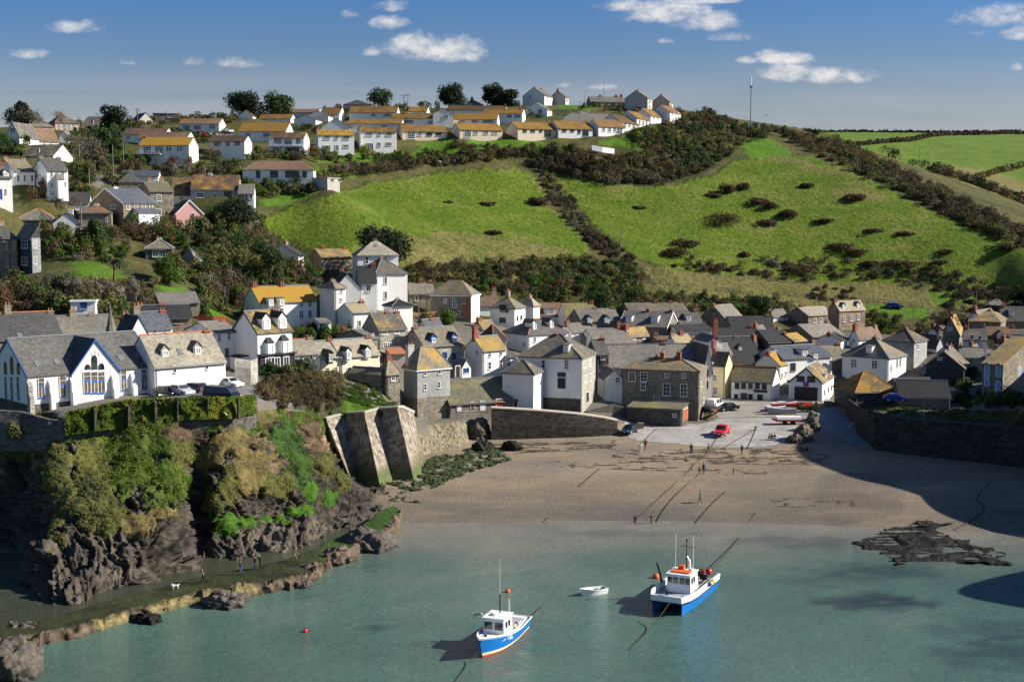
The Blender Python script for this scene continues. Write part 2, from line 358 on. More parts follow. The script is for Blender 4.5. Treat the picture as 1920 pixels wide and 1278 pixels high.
# control points (photo pixel, distance): ground the photo shows or implies
CTL = [(60, 790, 165), (125, 812, 157), (200, 800, 158), (300, 786, 160), (370, 780, 162), (450, 775, 166), (500, 765, 175), (590, 770, 188), (-60, 800, 170), (-250, 760, 170),
       (125, 765, 162), (290, 742, 166), (420, 735, 170), (480, 725, 178), (560, 695, 196), (620, 715, 200), (690, 745, 205), (740, 765, 206), (700, 765, 192), (780, 790, 208), (860, 785, 212),
       (1000, 780, 218), (1150, 785, 220), (1200, 760, 235), (1310, 750, 240), (1560, 755, 245), (1600, 760, 235), (1700, 765, 215), (1920, 800, 198), (1700, 745, 228), (1900, 755, 222),
       (80, 640, 200), (80, 560, 215), (40, 530, 225), (200, 520, 235), (300, 520, 240), (350, 560, 235), (420, 590, 228), (420, 480, 268), (420, 425, 280), (500, 480, 275), (560, 500, 272), (600, 480, 285),
       (480, 445, 285), (150, 440, 258), (160, 340, 300), (215, 385, 290), (200, 320, 330), (190, 260, 360), (430, 330, 330), (520, 350, 325), (600, 355, 340), (480, 300, 350),
       (490, 410, 305), (560, 390, 318), (650, 355, 350), (850, 325, 380), (980, 320, 392), (1030, 390, 365), (1100, 460, 335), (900, 495, 310), (780, 490, 300), (660, 450, 300), (700, 400, 330), (850, 400, 345),
       (700, 300, 380), (850, 285, 390), (1000, 285, 395), (1150, 300, 400), (1300, 290, 408), (1045, 330, 392), (1150, 350, 385), (1340, 320, 405), (1420, 290, 418), (1480, 290, 420), (1600, 320, 400), (1750, 400, 365), (1920, 465, 335),
       (1200, 420, 360), (1400, 400, 372), (1600, 430, 358), (1800, 480, 338), (1250, 505, 328), (1500, 530, 332), (1700, 540, 332), (1900, 550, 328), (1100, 520, 318), (950, 530, 305), (830, 540, 290),
       (1300, 555, 320), (1450, 570, 318), (1650, 575, 322), (1800, 580, 320), (1920, 570, 322), (1300, 218, 458), (1400, 240, 450), (1450, 248, 445), (1350, 260, 430), (1280, 240, 432),
       (2050, 520, 330), (2200, 560, 320), (2100, 640, 280), (2100, 760, 230),
       (100, 232, 395), (250, 230, 415), (400, 235, 415), (560, 222, 430), (700, 205, 450), (850, 200, 460), (1000, 196, 470), (1120, 200, 495), (1200, 204, 470),
       (0, 250, 380), (-200, 250, 390), (-300, 400, 270), (-200, 500, 230), (-200, 620, 195)]
CTLW = [(-400, 470, 68), (-200, 520, 78), (0, 560, 84), (120, 540, 80), (-150, 700, 84), (100, 700, 82), (-500, 700, 86), (-450, 300, 66), (-400, 180, 40), (-300, 120, 16),
  # spur's far side, valley and the far fields
  (175, 470, 52), (190, 430, 40), (205, 400, 30), (215, 520, 34), (240, 460, 22), (260, 560, 38), (300, 500, 30), (210, 600, 50), (260, 640, 57), (320, 640, 56), (180, 560, 52), (160, 620, 66),
  (330, 760, 82), (240, 760, 80), (180, 760, 84), (300, 900, 100), (200, 900, 100), (400, 900, 97), (300, 1080, 115.5), (200, 1080, 115.5), (420, 1080, 115.5), (560, 1080, 115.5), (100, 1000, 106), (300, 1300, 114), (600, 1300, 112), (0, 1300, 104), (-600, 1200, 88), (400, 560, 45), (420, 700, 66), (480, 400, 40), (400, 350, 30),
  # headland to the right, outside the frame
  (84, 180, 18), (84, 172, 17), (84, 165, 12.5), (84, 158, 7), (84, 150, 8), (84, 144, 17), (84, 138, 24), (84, 131, 18), (82, 124, 7), (82, 110, 4), (82, 80, 3),
  (100, 188, 33), (100, 194, 34), (100, 200, 36), (100, 212, 37), (100, 219, 33), (101, 227, 15), (120, 205, 40), (120, 215, 42), (130, 232, 20), (110, 160, 18), (110, 138, 24), (110, 110, 12), (150, 160, 34), (150, 220, 36), (120, 240, 22), (200, 200, 48), (180, 100, 30), (150, 60, 14), (260, 280, 40), (130, 290, 24)]
HOUSEPTS = []          # base of every house is a control point too (filled by the house table)
harbour_px = [(-60, 170.6), (60, 165.6), (125, 157.6), (200, 158.6), (300, 160.6), (370, 162.6), (450, 166.6), (500, 175.6), (590, 186), (612, 189), (650, 192), (700, 192), (745, 192), (782, 203), (866, 211.5), (885, 214), (920, 215.5), (1158, 217.5)]
harbour = [((px - 960) / F * Y * 1.011, Y) for px, Y in harbour_px]
harbour = [(-400, 20), (-95, 150)] + harbour + [(19.5, 222), (30, 222), (36, 226), (36.5, 248), (61.5, 248)] + [((px - 960) / F * Y * 1.0096, Y) for px, Y in ((1587, 239.4), (1598, 227.4), (1614, 215.4), (1638, 206.4), (1702, 203), (1782, 199.4), (1862, 196.4), (1932, 193.4), (2012, 189.4))] + [(80.5, 186), (80.5, 20)]
class Land: pass
land = Land()
def rbf_fit():
 pts = [(*P(px, py, Y),) for px, py, Y in CTL] + CTLW + HOUSEPTS
 A = np.array(pts); xy = A[:, :2] / 100.0; zz = A[:, 2]; n = len(A)
 d = np.sqrt(((xy[:, None] - xy[None]) ** 2).sum(-1) + 0.03 ** 2)
 K = np.zeros((n + 3, n + 3)); K[:n, :n] = d - np.eye(n) * 0.03      # slight smoothing
 K[:n, n] = 1; K[:n, n + 1:] = xy; K[n, :n] = 1; K[n + 1:, :n] = xy.T
 land.w = np.linalg.solve(K, np.r_[zz, 0, 0, 0]); land.xy = xy
def land_z(X, Y):
 q = np.c_[np.ravel(X), np.ravel(Y)] / 100.0; n = len(land.xy); out = np.empty(len(q))
 for i in range(0, len(q), 20000):
  b = q[i:i + 20000]; d = np.sqrt(((b[:, None] - land.xy[None]) ** 2).sum(-1) + 0.03 ** 2)
  out[i:i + 20000] = d @ land.w[:n] + land.w[n] + b @ land.w[n + 1:]
 return out.reshape(np.shape(X))
def make_ground():
 rbf_fit()
 fx = np.r_[np.linspace(-6000, -420, 14), np.arange(-400, -160, 4.0), np.arange(-160, 175, 1.25), np.arange(175, 440, 3.5), np.linspace(450, 6000, 14)]
 fy = np.r_[np.linspace(-600, 40, 6), np.arange(60, 130, 5.0), np.arange(130, 350, 1.25), np.arange(350, 480, 1.7), np.arange(480, 1140, 7.0), np.linspace(1160, 9000, 16)]
 X, Y = np.meshgrid(fx, fy); far = np.maximum(np.abs(X) - 600, 0) + np.maximum(Y - 1300, 0) + np.maximum(-Y, 0)
 z = land_z(np.clip(X, -700, 700), np.clip(Y, 30, 1300))
 z = z + fbm(np.c_[X.ravel() / 22, Y.ravel() / 22, 0 * X.ravel()], 4, 3).reshape(X.shape) * np.clip((Y - 250) / 60, 0, 1) * 0.7
 z = z - far * 0.05
 sea = (Y < 60) & (X < 78)
 inh = in_poly(X, Y, harbour) | sea
 z = np.where(inh, shore_z(X, Y), z); z = np.where((X < -78) & (Y < 135), -4.0, z)
 west = np.clip((-95 - X) / 30, 0, 1) * np.clip((165 - Y) / 25, 0, 1); z = z * (1 - west) - 5 * west
 land.fx, land.fy, land.z, land.inh = fx, fy, z, inh
 return X, Y, z, inh
def gz(x, y):
 """ground height (bilinear on the ground sheet's own grid)"""
 x = np.atleast_1d(np.asarray(x, float)); y = np.atleast_1d(np.asarray(y, float))
 i = np.clip(np.searchsorted(land.fx, x) - 1, 0, len(land.fx) - 2); j = np.clip(np.searchsorted(land.fy, y) - 1, 0, len(land.fy) - 2)
 tx = (x - land.fx[i]) / (land.fx[i + 1] - land.fx[i]); ty = (y - land.fy[j]) / (land.fy[j + 1] - land.fy[j])
 Z = land.z
 return (Z[j, i] * (1 - tx) + Z[j, i + 1] * tx) * (1 - ty) + (Z[j + 1, i] * (1 - tx) + Z[j + 1, i + 1] * tx) * ty
def G(x, y): return float(gz(x, y)[0])
def ground_at(px, py, y0=150.0, y1=1250.0, step=1.5):
 """where rays through photo pixels meet the ground; arrays in, (N,3) out, nan when they miss"""
 px = np.atleast_1d(np.asarray(px, float)); py = np.atleast_1d(np.asarray(py, float))
 cx = (px - 960) / F; cy = -(py - 639) / F; dn = CP + cy * SP; sl = (-SP + cy * CP) / dn; sxx = cx / dn
 res = np.full((len(px), 3), np.nan); act = np.ones(len(px), bool)
 Yp = y0
 for Y in np.arange(y0, y1, step):
  a = np.where(act)[0]
  if not len(a): break
  x = sxx[a] * Y; zr = CAMZ + sl[a] * Y; hit = gz(x, np.full(len(a), Y)) >= zr
  h = a[hit]; res[h] = np.c_[x[hit], np.full(hit.sum(), Y), zr[hit]]; act[h] = False
 return res
FIELD_A = [(478, 418), (540, 388), (600, 368), (690, 345), (850, 322), (962, 315), (1000, 330), (1022, 380), (1095, 450), (1100, 478), (1000, 500), (880, 498), (780, 495), (700, 500), (640, 480), (600, 474), (540, 452)]
FIELD_B = [(1035, 322), (1080, 335), (1160, 350), (1250, 350), (1340, 328), (1370, 305), (1420, 300), (1480, 290), (1520, 292), (1600, 322), (1750, 398), (1940, 470), (1940, 545), (1850, 545), (1700, 532), (1500, 528), (1260, 508), (1190, 482), (1115, 425), (1050, 350)]
LAWNS = [[(590, 306), (760, 300), (860, 288), (860, 282), (640, 286), (590, 296)], [(780, 268), (850, 262), (880, 280), (800, 290)], [(870, 262), (1000, 258), (1040, 275), (900, 282)], [(1100, 268), (1180, 255), (1290, 282), (1260, 290), (1150, 275)],
         [(125, 487), (190, 492), (215, 505), (240, 520), (150, 525)], [(490, 372), (560, 360), (600, 352), (590, 370), (500, 390)], [(290, 535), (345, 540), (360, 555), (300, 552)], [(360, 580), (420, 575), (440, 600), (370, 600)],
         [(590, 315), (700, 315), (700, 330), (590, 335)], [(1620, 570), (1740, 575), (1740, 600), (1640, 592)], [(1410, 258), (1450, 262), (1490, 295), (1400, 300), (1385, 270)], [(650, 735), (700, 730), (760, 765), (640, 775)], [(1040, 195), (1120, 190), (1120, 205), (1050, 205)],
         [(1120, 560), (1200, 566), (1180, 585), (1130, 580)], [(1740, 545), (1800, 540), (1860, 560), (1760, 575)]]
GRASSY = [[(760, 470), (1100, 470), (1110, 520), (780, 520)], [(1200, 500), (1900, 535), (1900, 575), (1250, 575)], [(1640, 532), (1740, 540), (1750, 590), (1640, 580)]]
ROADS = [[(302, 745), (300, 722), (420, 722), (470, 708), (500, 712), (470, 742), (440, 752)], [(175, 330), (215, 325), (212, 350), (180, 350)], [(1050, 228), (1075, 212), (1100, 210), (1145, 214), (1140, 228)], [(360, 262), (440, 255), (440, 248), (380, 250)]]
def ground_sheet():
 X, Y, z, inh = make_ground()
 sh = X.shape; x, y, zz = X.ravel(), Y.ravel(), z.ravel(); n = len(x)
 zc = y * CP + (CAMZ - zz) * SP; ok = zc > 5; zc = np.where(ok, zc, 1)
 px = np.where(ok, 960 + F * x / zc, -9999); py = 639 - F * (y * SP + (zz - CAMZ) * CP) / zc
 jx = px + fbm(np.c_[x / 5, y / 5, zz * 0], 3, 11) * 5; jy = py + fbm(np.c_[x / 5, y / 5, zz * 0 + 9], 3, 12) * 4
 col = np.tile(np.array([0.072, 0.072, 0.028]), (n, 1)); gr = np.zeros(n) + 0.35; straw = np.full(n, 0.45)
 nb = fbm(np.c_[x / 9, y / 9, zz * 0], 4, 21)
 col += np.clip(nb, -0.5, 0.8)[:, None] * np.array([0.05, 0.028, 0.008])
 land_ = ~inh.ravel()
 def zone(polys, c, g_, s_, lim=(200, 470)):
  k = np.zeros(n, bool)
  for p in polys: k |= in_poly(jx, jy, p)
  k &= land_ & (y > lim[0]) & (y < lim[1]); col[k] = c; gr[k] = g_; straw[k] = s_
 zone(GRASSY, (0.10, 0.105, 0.03), 0.9, 0.75)
 zone([FIELD_A, FIELD_B], (0.118, 0.182, 0.016), 1.0, 0.26); zone(LAWNS, (0.095, 0.19, 0.02), 0.6, 0.12, (150, 480))
 kx = jx + fbm(np.c_[x / 28, y / 28, zz * 0], 4, 14, .6) * 110; ky = jy + fbm(np.c_[x / 28, y / 28, zz * 0 + 9], 4, 15, .6) * 45
 # straw along the lower left of the fields
 d = in_poly(kx, ky, [(760, 430), (1000, 430), (1110, 460), (1100, 500), (760, 500)]) & land_; straw[d] = 0.7; col[d] = col[d] * .6 + np.array([.11, .125, .03]) * .4
 d = in_poly(kx, jy, [(1480, 285), (1540, 300), (1700, 380), (1660, 380), (1500, 310), (1440, 300)]) & land_; straw[d] = 0.6
 zone(ROADS, (0.17, 0.16, 0.15), 0.0, 0.0, (150, 480))
 # far fields
 f = (y > 560) & (x > 60) & land_; col[f] = (0.125, 0.195, 0.03); gr[f] = 0.4; straw[f] = 0.1
 f = in_poly(jx, jy, [(1760, 310), (1850, 318), (1940, 350), (1940, 395), (1860, 365), (1780, 330)]) & (y > 450); col[f] = (0.24, 0.21, 0.085); gr[f] = 0.5; straw[f] = 0.5
 f = in_poly(jx, jy, [(1790, 345), (1850, 352), (1940, 395), (1940, 420), (1860, 390)]) & (y > 450); col[f] = (0.14, 0.18, 0.04); gr[f] = 0.5; straw[f] = 0.4
 # village floor: stone yards and lanes
 v = land_ & (y > 195) & (y < 300) & (py > 600) & (px > 580); col[v] = (0.15, 0.14, 0.125); gr[v] = 0; straw[v] = 0
 v = land_ & (y > 160) & (y < 215) & (py > 690) & (px > 100) & (px < 560); col[v] = (0.16, 0.15, 0.14); gr[v] = 0; straw[v] = 0
 s = inh.ravel()
 col[s] = (0.27, 0.215, 0.148); gr[s] = 0; straw[s] = 0
 bn = np.clip(fbm(np.c_[x / 13, y / 5.5, zz * 0], 5, 33, .6) * 1.8, -1, 1) * s; col = col * (1 + bn[:, None] * np.array([.26, .27, .24])); gm = np.clip(fbm(np.c_[x / 17, y / 7, zz * 0 + 3], 4, 34) * 2.4, 0, 1)[:, None] * s[:, None]; col = col * (1 - gm * .6) + np.array([.165, .155, .135]) * gm * .6
 wet = np.clip((2.3 - zz) / 2.0, 0, 1) ** .8 * s; wn = np.clip(wet + fbm(np.c_[x / 9, y / 4, zz * 0], 4, 31) * 0.5 * (zz < 3.2), 0, 1) * s
 col = col * (1 - wn[:, None] * np.array([0.50, 0.45, 0.36]))
 # shingle and weed patches on the sand
 pz = in_poly(jx, jy, [(1520, 930), (1540, 890), (1640, 885), (1700, 920), (1690, 960), (1560, 990)]) & s; col[pz] = col[pz] * np.array([0.72, 0.74, 0.82])
 rock = s & (zz < 3.8) & (zz > -5) & ((px < 705) & (py > 860)); col[rock] = (0.05, 0.052, 0.04)
 m, g, b = new_mat('ground'); p = pos(g)
 a = g.n('ShaderNodeAttribute', attribute_name='Col'); ag = g.n('ShaderNodeAttribute', attribute_name='gr'); as_ = g.n('ShaderNodeAttribute', attribute_name='straw'); asd = g.n('ShaderNodeAttribute', attribute_name='sand')
 t1 = g.noise(p, 0.85, 5.0, 0.72); t2 = g.noise(p, 0.09, 5.0, 0.65, 0.4); t3 = g.noise(p, 3.0, 4.0, 0.7)
 # grass: dark tufts, straw-coloured tussocks
 k = g.m('ADD', g.m('ADD', g.m('MULTIPLY', t1, 0.9), g.m('MULTIPLY', t2, 0.7)), g.m('MULTIPLY', as_.outputs['Fac'], 0.5))
 sf = g.m('MULTIPLY', g.mapr(k, 0.92, 1.22, 0, 0.85, True), ag.outputs['Fac'])
 c = g.mix(sf, a.outputs['Color'], (0.21, 0.185, 0.072))
 df = g.m('MULTIPLY', g.mapr(g.m('ADD', t1, g.m('MULTIPLY', t3, 0.5)), 0.62, 0.78, 0.7, 0.0), ag.outputs['Fac'])
 c = g.mix(df, c, (0.035, 0.062, 0.012))
 c = g.mix(1.0, c, g.mix(g.mapr(t2, 0.3, 0.7), (0.75, 0.80, 0.72), (1.2, 1.12, 1.1)), 'MULTIPLY')
 # sand: grit, pebbles, drifted lines
 ln = g.noise(g.vmul(p, (0.10, 0.55, 0.5)), 1.0, 6.0, 0.65, 0.8); gt = g.noise(p, 3.5, 4.0, 0.8)
 sv = g.m('ADD', g.m('MULTIPLY', ln, 0.75), g.m('MULTIPLY', gt, 0.55))
 pt = g.noise(g.vmul(p, (0.07, 0.16, 0.5)), 1.0, 5.0, 0.6, 1.0); pb = g.noise(p, 2.2, 3.0, 0.85); sc_ = g.mix(g.mapr(sv, 0.45, 0.82), g.mix(0.3, a.outputs['Color'], (0.12, 0.10, 0.075)), g.mix(0.18, a.outputs['Color'], (0.48, 0.37, 0.24)))
 sc_ = g.mix(g.mapr(pt, 0.42, 0.60, 0, 0.75), sc_, g.mix(0.3, a.outputs['Color'], (0.17, 0.155, 0.14))); sc_ = g.mix(1.0, sc_, g.mix(g.mapr(pb, 0.32, 0.68), (0.78, 0.78, 0.80), (1.2, 1.18, 1.14)), 'MULTIPLY')
 dl = g.mapr(g.noise(g.vmul(p, (0.22, 1.5, 0.5)), 1.0, 5.0, 0.75, 0.7), 0.64, 0.72, 0, 0.7)
 sc_ = g.mix(dl, sc_, (0.07, 0.055, 0.04))
 c = g.mix(asd.outputs['Fac'], c, sc_)
 g.put(b.inputs['Base Color'], c); b.inputs['Roughness'].default_value = 0.9; b.inputs['Specular IOR Level'].default_value = 0.1
 t4 = g.noise(p, 0.45, 4.0, 0.8); hh = g.m('ADD', g.m('MULTIPLY', g.m('MULTIPLY', g.m('ADD', t1, t4), ag.outputs['Fac']), 1.0), g.m('MULTIPLY', gt, 0.22))
 bump(g, b, hh, 0.9, 0.9)
 ny, nx = sh; idx = np.arange(n).reshape(sh)
 Fq = np.stack([idx[:-1, :-1], idx[:-1, 1:], idx[1:, 1:], idx[1:, :-1]], -1).reshape(-1, 4)
 o = np_mesh('ground', np.c_[x, y, zz], Fq, [m], True, {'Col': np.clip(col, 0, 1), 'gr': gr, 'straw': straw, 'sand': s.astype(float)})
 tag(o, 'grassy hillside, fields and tan sand beach around the cove', 'ground', kind='structure')
# ================================================================ sea
def make_water():
 xs = np.arange(-520, 140, 1.2); ys = np.r_[np.linspace(-300, 55, 40), np.arange(57, 196, 0.8)]
 X, Y = np.meshgrid(xs, ys); n = X.size
 x, y = X.ravel(), Y.ravel(); dep = -shore_z(x, y)
 v = fbm(np.c_[x / 3.0, y / 2.0, x * 0], 3, 5) * 0.035
 sand = np.clip(1 - dep / 3.4, 0, 1) ** 1.1
 nn = fbm(np.c_[x / 14, y / 10, x * 0], 4, 8)
 sand = np.clip(sand + nn * 0.35 * (dep < 4.5), 0, 1)
 col = np.array([0.076, 0.142, 0.118])[None] * (1 - sand[:, None]) + np.array([0.205, 0.192, 0.158])[None] * sand[:, None]
 gn = np.clip((-x - 10) / 60, 0, 1); col = col * (1 - gn[:, None] * 0.45) + np.array([0.064, 0.140, 0.092])[None] * gn[:, None] * 0.45
 # weed beds under the surface
 for (cx_, cy_, a, b_, s_) in [(1632, 1130, 7, 3.0, .75), (1640, 1118, 5, 2.0, .4), (1555, 1088, 6, 3, .3), (1500, 1015, 8, 3.5, .4), (1650, 1070, 9, 3.2, .5), (1900, 1225, 7, 5, .5), (1870, 1180, 8, 3, .3), (700, 1175, 1.3, 1.2, .5), (1180, 1000, 10, 2, .25)]:
  q = PW(cx_, cy_); e = ((x - q.x) / a) ** 2 + ((y - q.y) / b_) ** 2 + fbm(np.c_[x / 2.2, y / 1.6, x * 0], 3, 77) * 1.1
  k = np.clip(1.2 - e, 0, 1) * s_; col = col * (1 - k[:, None]) + np.array([0.014, 0.022, 0.034])[None] * k[:, None]
 pl_ = np.array([tuple(PW(*q))[:2] for q in ((-60, 1192), (130, 1164), (300, 1118), (440, 1085), (560, 1060), (650, 1018), (730, 965), (600, 930), (300, 1020), (-60, 1040))]); pm = in_poly(x, y, [tuple(q) for q in pl_]); col[pm] = np.array([0.055, 0.062, 0.040])
 col = col * (1 + nn[:, None] * 0.22)
 idx = np.arange(n).reshape(X.shape)
 Fq = np.stack([idx[:-1, :-1], idx[:-1, 1:], idx[1:, 1:], idx[1:, :-1]], -1).reshape(-1, 4)
 keep = (dep[Fq].min(1) > -0.6); Fq = Fq[keep]
 m, g, b = new_mat('sea'); p = pos(g); a = g.n('ShaderNodeAttribute', attribute_name='Col')
 fo = g.n('ShaderNodeAttribute', attribute_name='foam')
 c = g.mix(g.m('MULTIPLY', g.mapr(g.m('ADD', g.m('MULTIPLY', g.noise(g.vmul(p, (0.5, 1.2, 1)), 1.0, 6.0, 0.7), 0.8), fo.outputs['Fac']), 0.95, 1.12), 0.85), a.outputs['Color'], (0.62, 0.63, 0.62))
 g.put(b.inputs['Base Color'], c); b.inputs['Roughness'].default_value = 0.08; b.inputs['Specular IOR Level'].default_value = 0.6; b.inputs['IOR'].default_value = 1.33
 h1 = g.noise(g.vmul(p, (0.9, 1.7, 1)), 1.0, 4.0, 0.62, 0.5); h2 = g.noise(g.vmul(p, (1.9, 4.2, 1)), 1.0, 4.0, 0.7, 0.3); h3 = g.noise(g.vmul(p, (0.16, 0.3, 1)), 1.0, 2.0, 0.5)
 bump(g, b, g.m('ADD', g.m('ADD', g.m('MULTIPLY', h1, 0.55), g.m('MULTIPLY', h2, 0.42)), g.m('MULTIPLY', h3, 1.1)), 0.95, 0.36)
 foam = np.clip(1 - np.abs(dep - 0.06) / 0.10, 0, 1) * 0.62
 o = np_mesh('water', np.c_[x, y, v], Fq, [m], True, {'Col': np.clip(col, 0, 1), 'foam': foam})
 tag(o, 'calm turquoise sea water in the cove', 'sea', kind='structure')
# ================================================================ the headland cliff
STN = [  # profiles from the top edge down to the sea: (photo x, photo y, distance)
 [(-420, 800, 176), (-430, 880, 168), (-440, 960, 164), (-450, 1040, 160), (-460, 1110, 157)],
 [(-120, 800, 171), (-130, 880, 166), (-140, 960, 162), (-150, 1040, 158), (-150, 1095, 154)],
 [(40, 792, 166), (30, 890, 162), (25, 980, 158), (30, 1050, 152), (40, 1125, 139)],
 [(118, 812, 158), (96, 890, 151), (80, 960, 147), (78, 1040, 140), (95, 1135, 132.5)],
 [(200, 798, 159), (190, 850, 154), (180, 940, 146), (165, 1040, 139), (160, 1138, 132)],
 [(285, 784, 160), (310, 850, 154), (315, 935, 147.5), (280, 1020, 142), (265, 1108, 138)],
 [(330, 779, 161), (345, 850, 157), (345, 930, 151), (345, 1000, 147), (358, 1078, 144.5)],
 [(375, 778, 163), (368, 850, 161), (365, 930, 158), (372, 1000, 155), (378, 1062, 150)],
 [(440, 775, 166), (425, 850, 160), (412, 930, 156), (420, 1000, 153.5), (440, 1052, 150.5)],
 [(500, 768, 174), (520, 840, 168), (520, 920, 162), (520, 980, 159), (540, 1035, 154.5)],
 [(545, 770, 180), (575, 840, 175), (580, 910, 168), (590, 965, 163), (615, 1008, 160)],
 [(592, 776, 186), (628, 850, 182), (640, 905, 177), (650, 945, 172), (668, 985, 166)],
 [(608, 790, 188), (655, 880, 185), (672, 912, 181), (695, 935, 177), (718, 962, 172)],
 [(620, 800, 190), (672, 893, 187), (690, 915, 184), (720, 930, 181), (748, 950, 177)]]
def catmull(pts, t):
 """pts (k,3), t in 0..k-1"""
 k = len(pts); i = np.clip(np.floor(t).astype(int), 0, k - 2); f = (t - i)[:, None]
 p0, p1, p2, p3 = pts[np.maximum(i - 1, 0)], pts[i], pts[i + 1], pts[np.minimum(i + 2, k - 1)]
 return 0.5 * ((2 * p1) + (p2 - p0) * f + (2 * p0 - 5 * p1 + 4 * p2 - p3) * f ** 2 + (3 * p1 - p0 - 3 * p2 + p3) * f ** 3)
VEG_BLOBS = [  # (photo x, y, rx, ry, kind) kind: 1 grass-green, 2 brown heather, 3 bright algae, 4 olive tufts, 5 ochre fern
 (270, 860, 75, 90, 1), (230, 830, 60, 40, 1), (320, 900, 45, 50, 1), (150, 800, 50, 20, 1), (330, 800, 45, 25, 2), (400, 790, 60, 22, 1), (420, 800, 40, 18, 2), (180, 795, 45, 14, 2), (110, 900, 32, 100, 4), (150, 930, 50, 60, 4), (175, 860, 45, 60, 4), (190, 960, 45, 35, 4),
 (350, 850, 26, 30, 4), (440, 830, 55, 50, 5), (480, 870, 45, 60, 5), (540, 820, 45, 60, 6), (500, 770, 40, 30, 5), (560, 870, 32, 40, 6), (470, 790, 34, 26, 1), (430, 905, 30, 45, 4), (470, 972, 70, 13, 3), (560, 955, 34, 9, 3), (425, 990, 22, 20, 3), (400, 940, 22, 24, 4), (520, 910, 32, 32, 4),
 (590, 820, 25, 45, 2), (560, 770, 34, 24, 2), (610, 870, 22, 30, 4), (620, 930, 14, 14, 3), (585, 920, 14, 16, 3), (255, 975, 40, 14, 5), (300, 960, 40, 10, 5), (380, 860, 16, 30, 5), (375, 800, 20, 30, 2), (20, 840, 25, 20, 4), (30, 820, 60, 25, 4), (640, 900, 15, 22, 4)]
CLIFF = {}
def make_cliff():
 NS, NTT = 520, 250
 st = np.array([[tuple(P(*q)) for q in s] for s in STN])            # stations, 5, 3
 ks = len(st); kt = st.shape[1]
 # spread columns by real width so the near nose is as fine as the rest
 wd = np.linalg.norm(np.diff(st[:, 2], axis=0), axis=1); wd[:2] *= 0.35; cum = np.r_[0, np.cumsum(wd)]
 s = np.interp(np.linspace(0, cum[-1], NS), cum, np.arange(ks)); t = np.linspace(0, kt - 1, NTT)
 cols = np.stack([catmull(st[:, j], s) for j in range(kt)], 1)        # NS, kt, 3
 G_ = np.stack([catmull(cols[i], t) for i in range(NS)], 0)           # NS, NTT, 3
 # normals of the smooth surface
 du = np.gradient(G_, axis=0); dv = np.gradient(G_, axis=1); nrm = np.cross(dv, du); nrm /= np.linalg.norm(nrm, axis=2, keepdims=True) + 1e-9
 if nrm[NS // 2, NTT // 2, 1] > 0: nrm = -nrm
 V = G_.reshape(-1, 3); N_ = nrm.reshape(-1, 3); tt = np.tile(t / (kt - 1), NS)
 pxl = np.array([proj(v) for v in V])
 veg = np.zeros(len(V)); kind = np.zeros(len(V), int); wob = fbm(V / 2.2, 5, 41, .65) * 1.9
 for (bx, by, rx, ry, kd) in VEG_BLOBS:
  e = 1 - ((pxl[:, 0] - bx) / rx) ** 2 - ((pxl[:, 1] - by) / ry) ** 2 + wob
  e = e + fbm(V / 1.8, 4, 200 + int(bx), .6) * .8; k = e > np.maximum(veg, 0.0); veg = np.where(k, e, veg); kind = np.where(k, kd, kind)
 topv = np.clip((0.10 - tt) / 0.1, 0, 1); k = topv > veg; veg = np.where(k, topv, veg); kind = np.where(k, 1, kind)
 veg = np.clip(veg * 2.5, 0, 1)
 # rock relief: big buttresses and gullies, then dipping strata, then chips
 strat = V @ np.array([0.45, -0.25, 0.86]); along = V @ np.array([0.72, 0.6, -0.3])
 big = fbm(V / np.array([7.0, 7.0, 11.0]), 4, 51); med = fbm(np.c_[strat * 0.75, along * 0.16, V[:, 1] * 0.15], 4, 52, 0.6, ridge=True)
 fine = fbm(np.c_[strat * 2.6, along * 0.55, V[:, 1] * 0.5], 3, 53, 0.6, ridge=True); blk = fbm(np.c_[strat * 0.42, along * 0.42, V[:, 1] * .5], 4, 54, 0.62, ridge=True); chip = fbm(V / 0.5, 3, 56, 0.6)
 saw = lambda q: (q - np.floor(q))
 wv_ = fbm(V / 5.0, 3, 58) * 1.6
 led = saw(strat * .62 + wv_) * 1.15 + saw(strat * 1.7 + wv_ * 2 + fbm(V / 2.0, 2, 59)) * .45 + saw(along * .30 + fbm(V / 3.0, 3, 60) * 1.5) * .3
 rockd = big * 2.3 - .7 + led * 1.0 + med * .45 + fine * 0.35 + blk * 0.35 + chip * 0.22 + fbm(V / .9, 3, 65, .6) * .4 + fbm(np.c_[strat * 4.5, along * 1.1, V[:, 1]], 3, 57, .65, ridge=True) * .28; grassd = big * 1.8 + fbm(V / 2.6, 4, 55, .6) * 0.6 + chip * 0.1
 d = rockd * (1 - veg) + (grassd + 0.25) * veg
 edge = np.clip(tt / 0.05, 0, 1) * 1.0
 V = V + N_ * (d * edge)[:, None]
 # a tucked row behind the top edge and a foot below the water
 A = V.reshape(NS, NTT, 3); top = G_[:, :1] + np.array([0, 4.0, -1.2]); A = np.concatenate([top, A, A[:, -1:] + np.array([0, -1.0, -4.0])], 1); NTT += 2
 pad = lambda a: np.concatenate([a.reshape(NS, -1)[:, :1], a.reshape(NS, -1), a.reshape(NS, -1)[:, -1:]], 1).ravel()
 V = A.reshape(-1, 3); veg = pad(veg); kind = pad(kind); strat = pad(strat); along = pad(along); tt = pad(tt)
 z = V[:, 2]; bnd = fbm(np.c_[strat * 1.1, along * 0.10, along * 0], 4, 61, 0.6)
 col = np.array([0.058, 0.051, 0.042])[None] * (1 + bnd[:, None] * 1.3)
 br = np.clip(fbm(V / 4.0, 3, 62) * 1.6, 0, 1) * np.clip((z - 4) / 4, 0, 1); col = col * (1 - br[:, None]) + np.array([0.27, 0.20, 0.115])[None] * br[:, None]
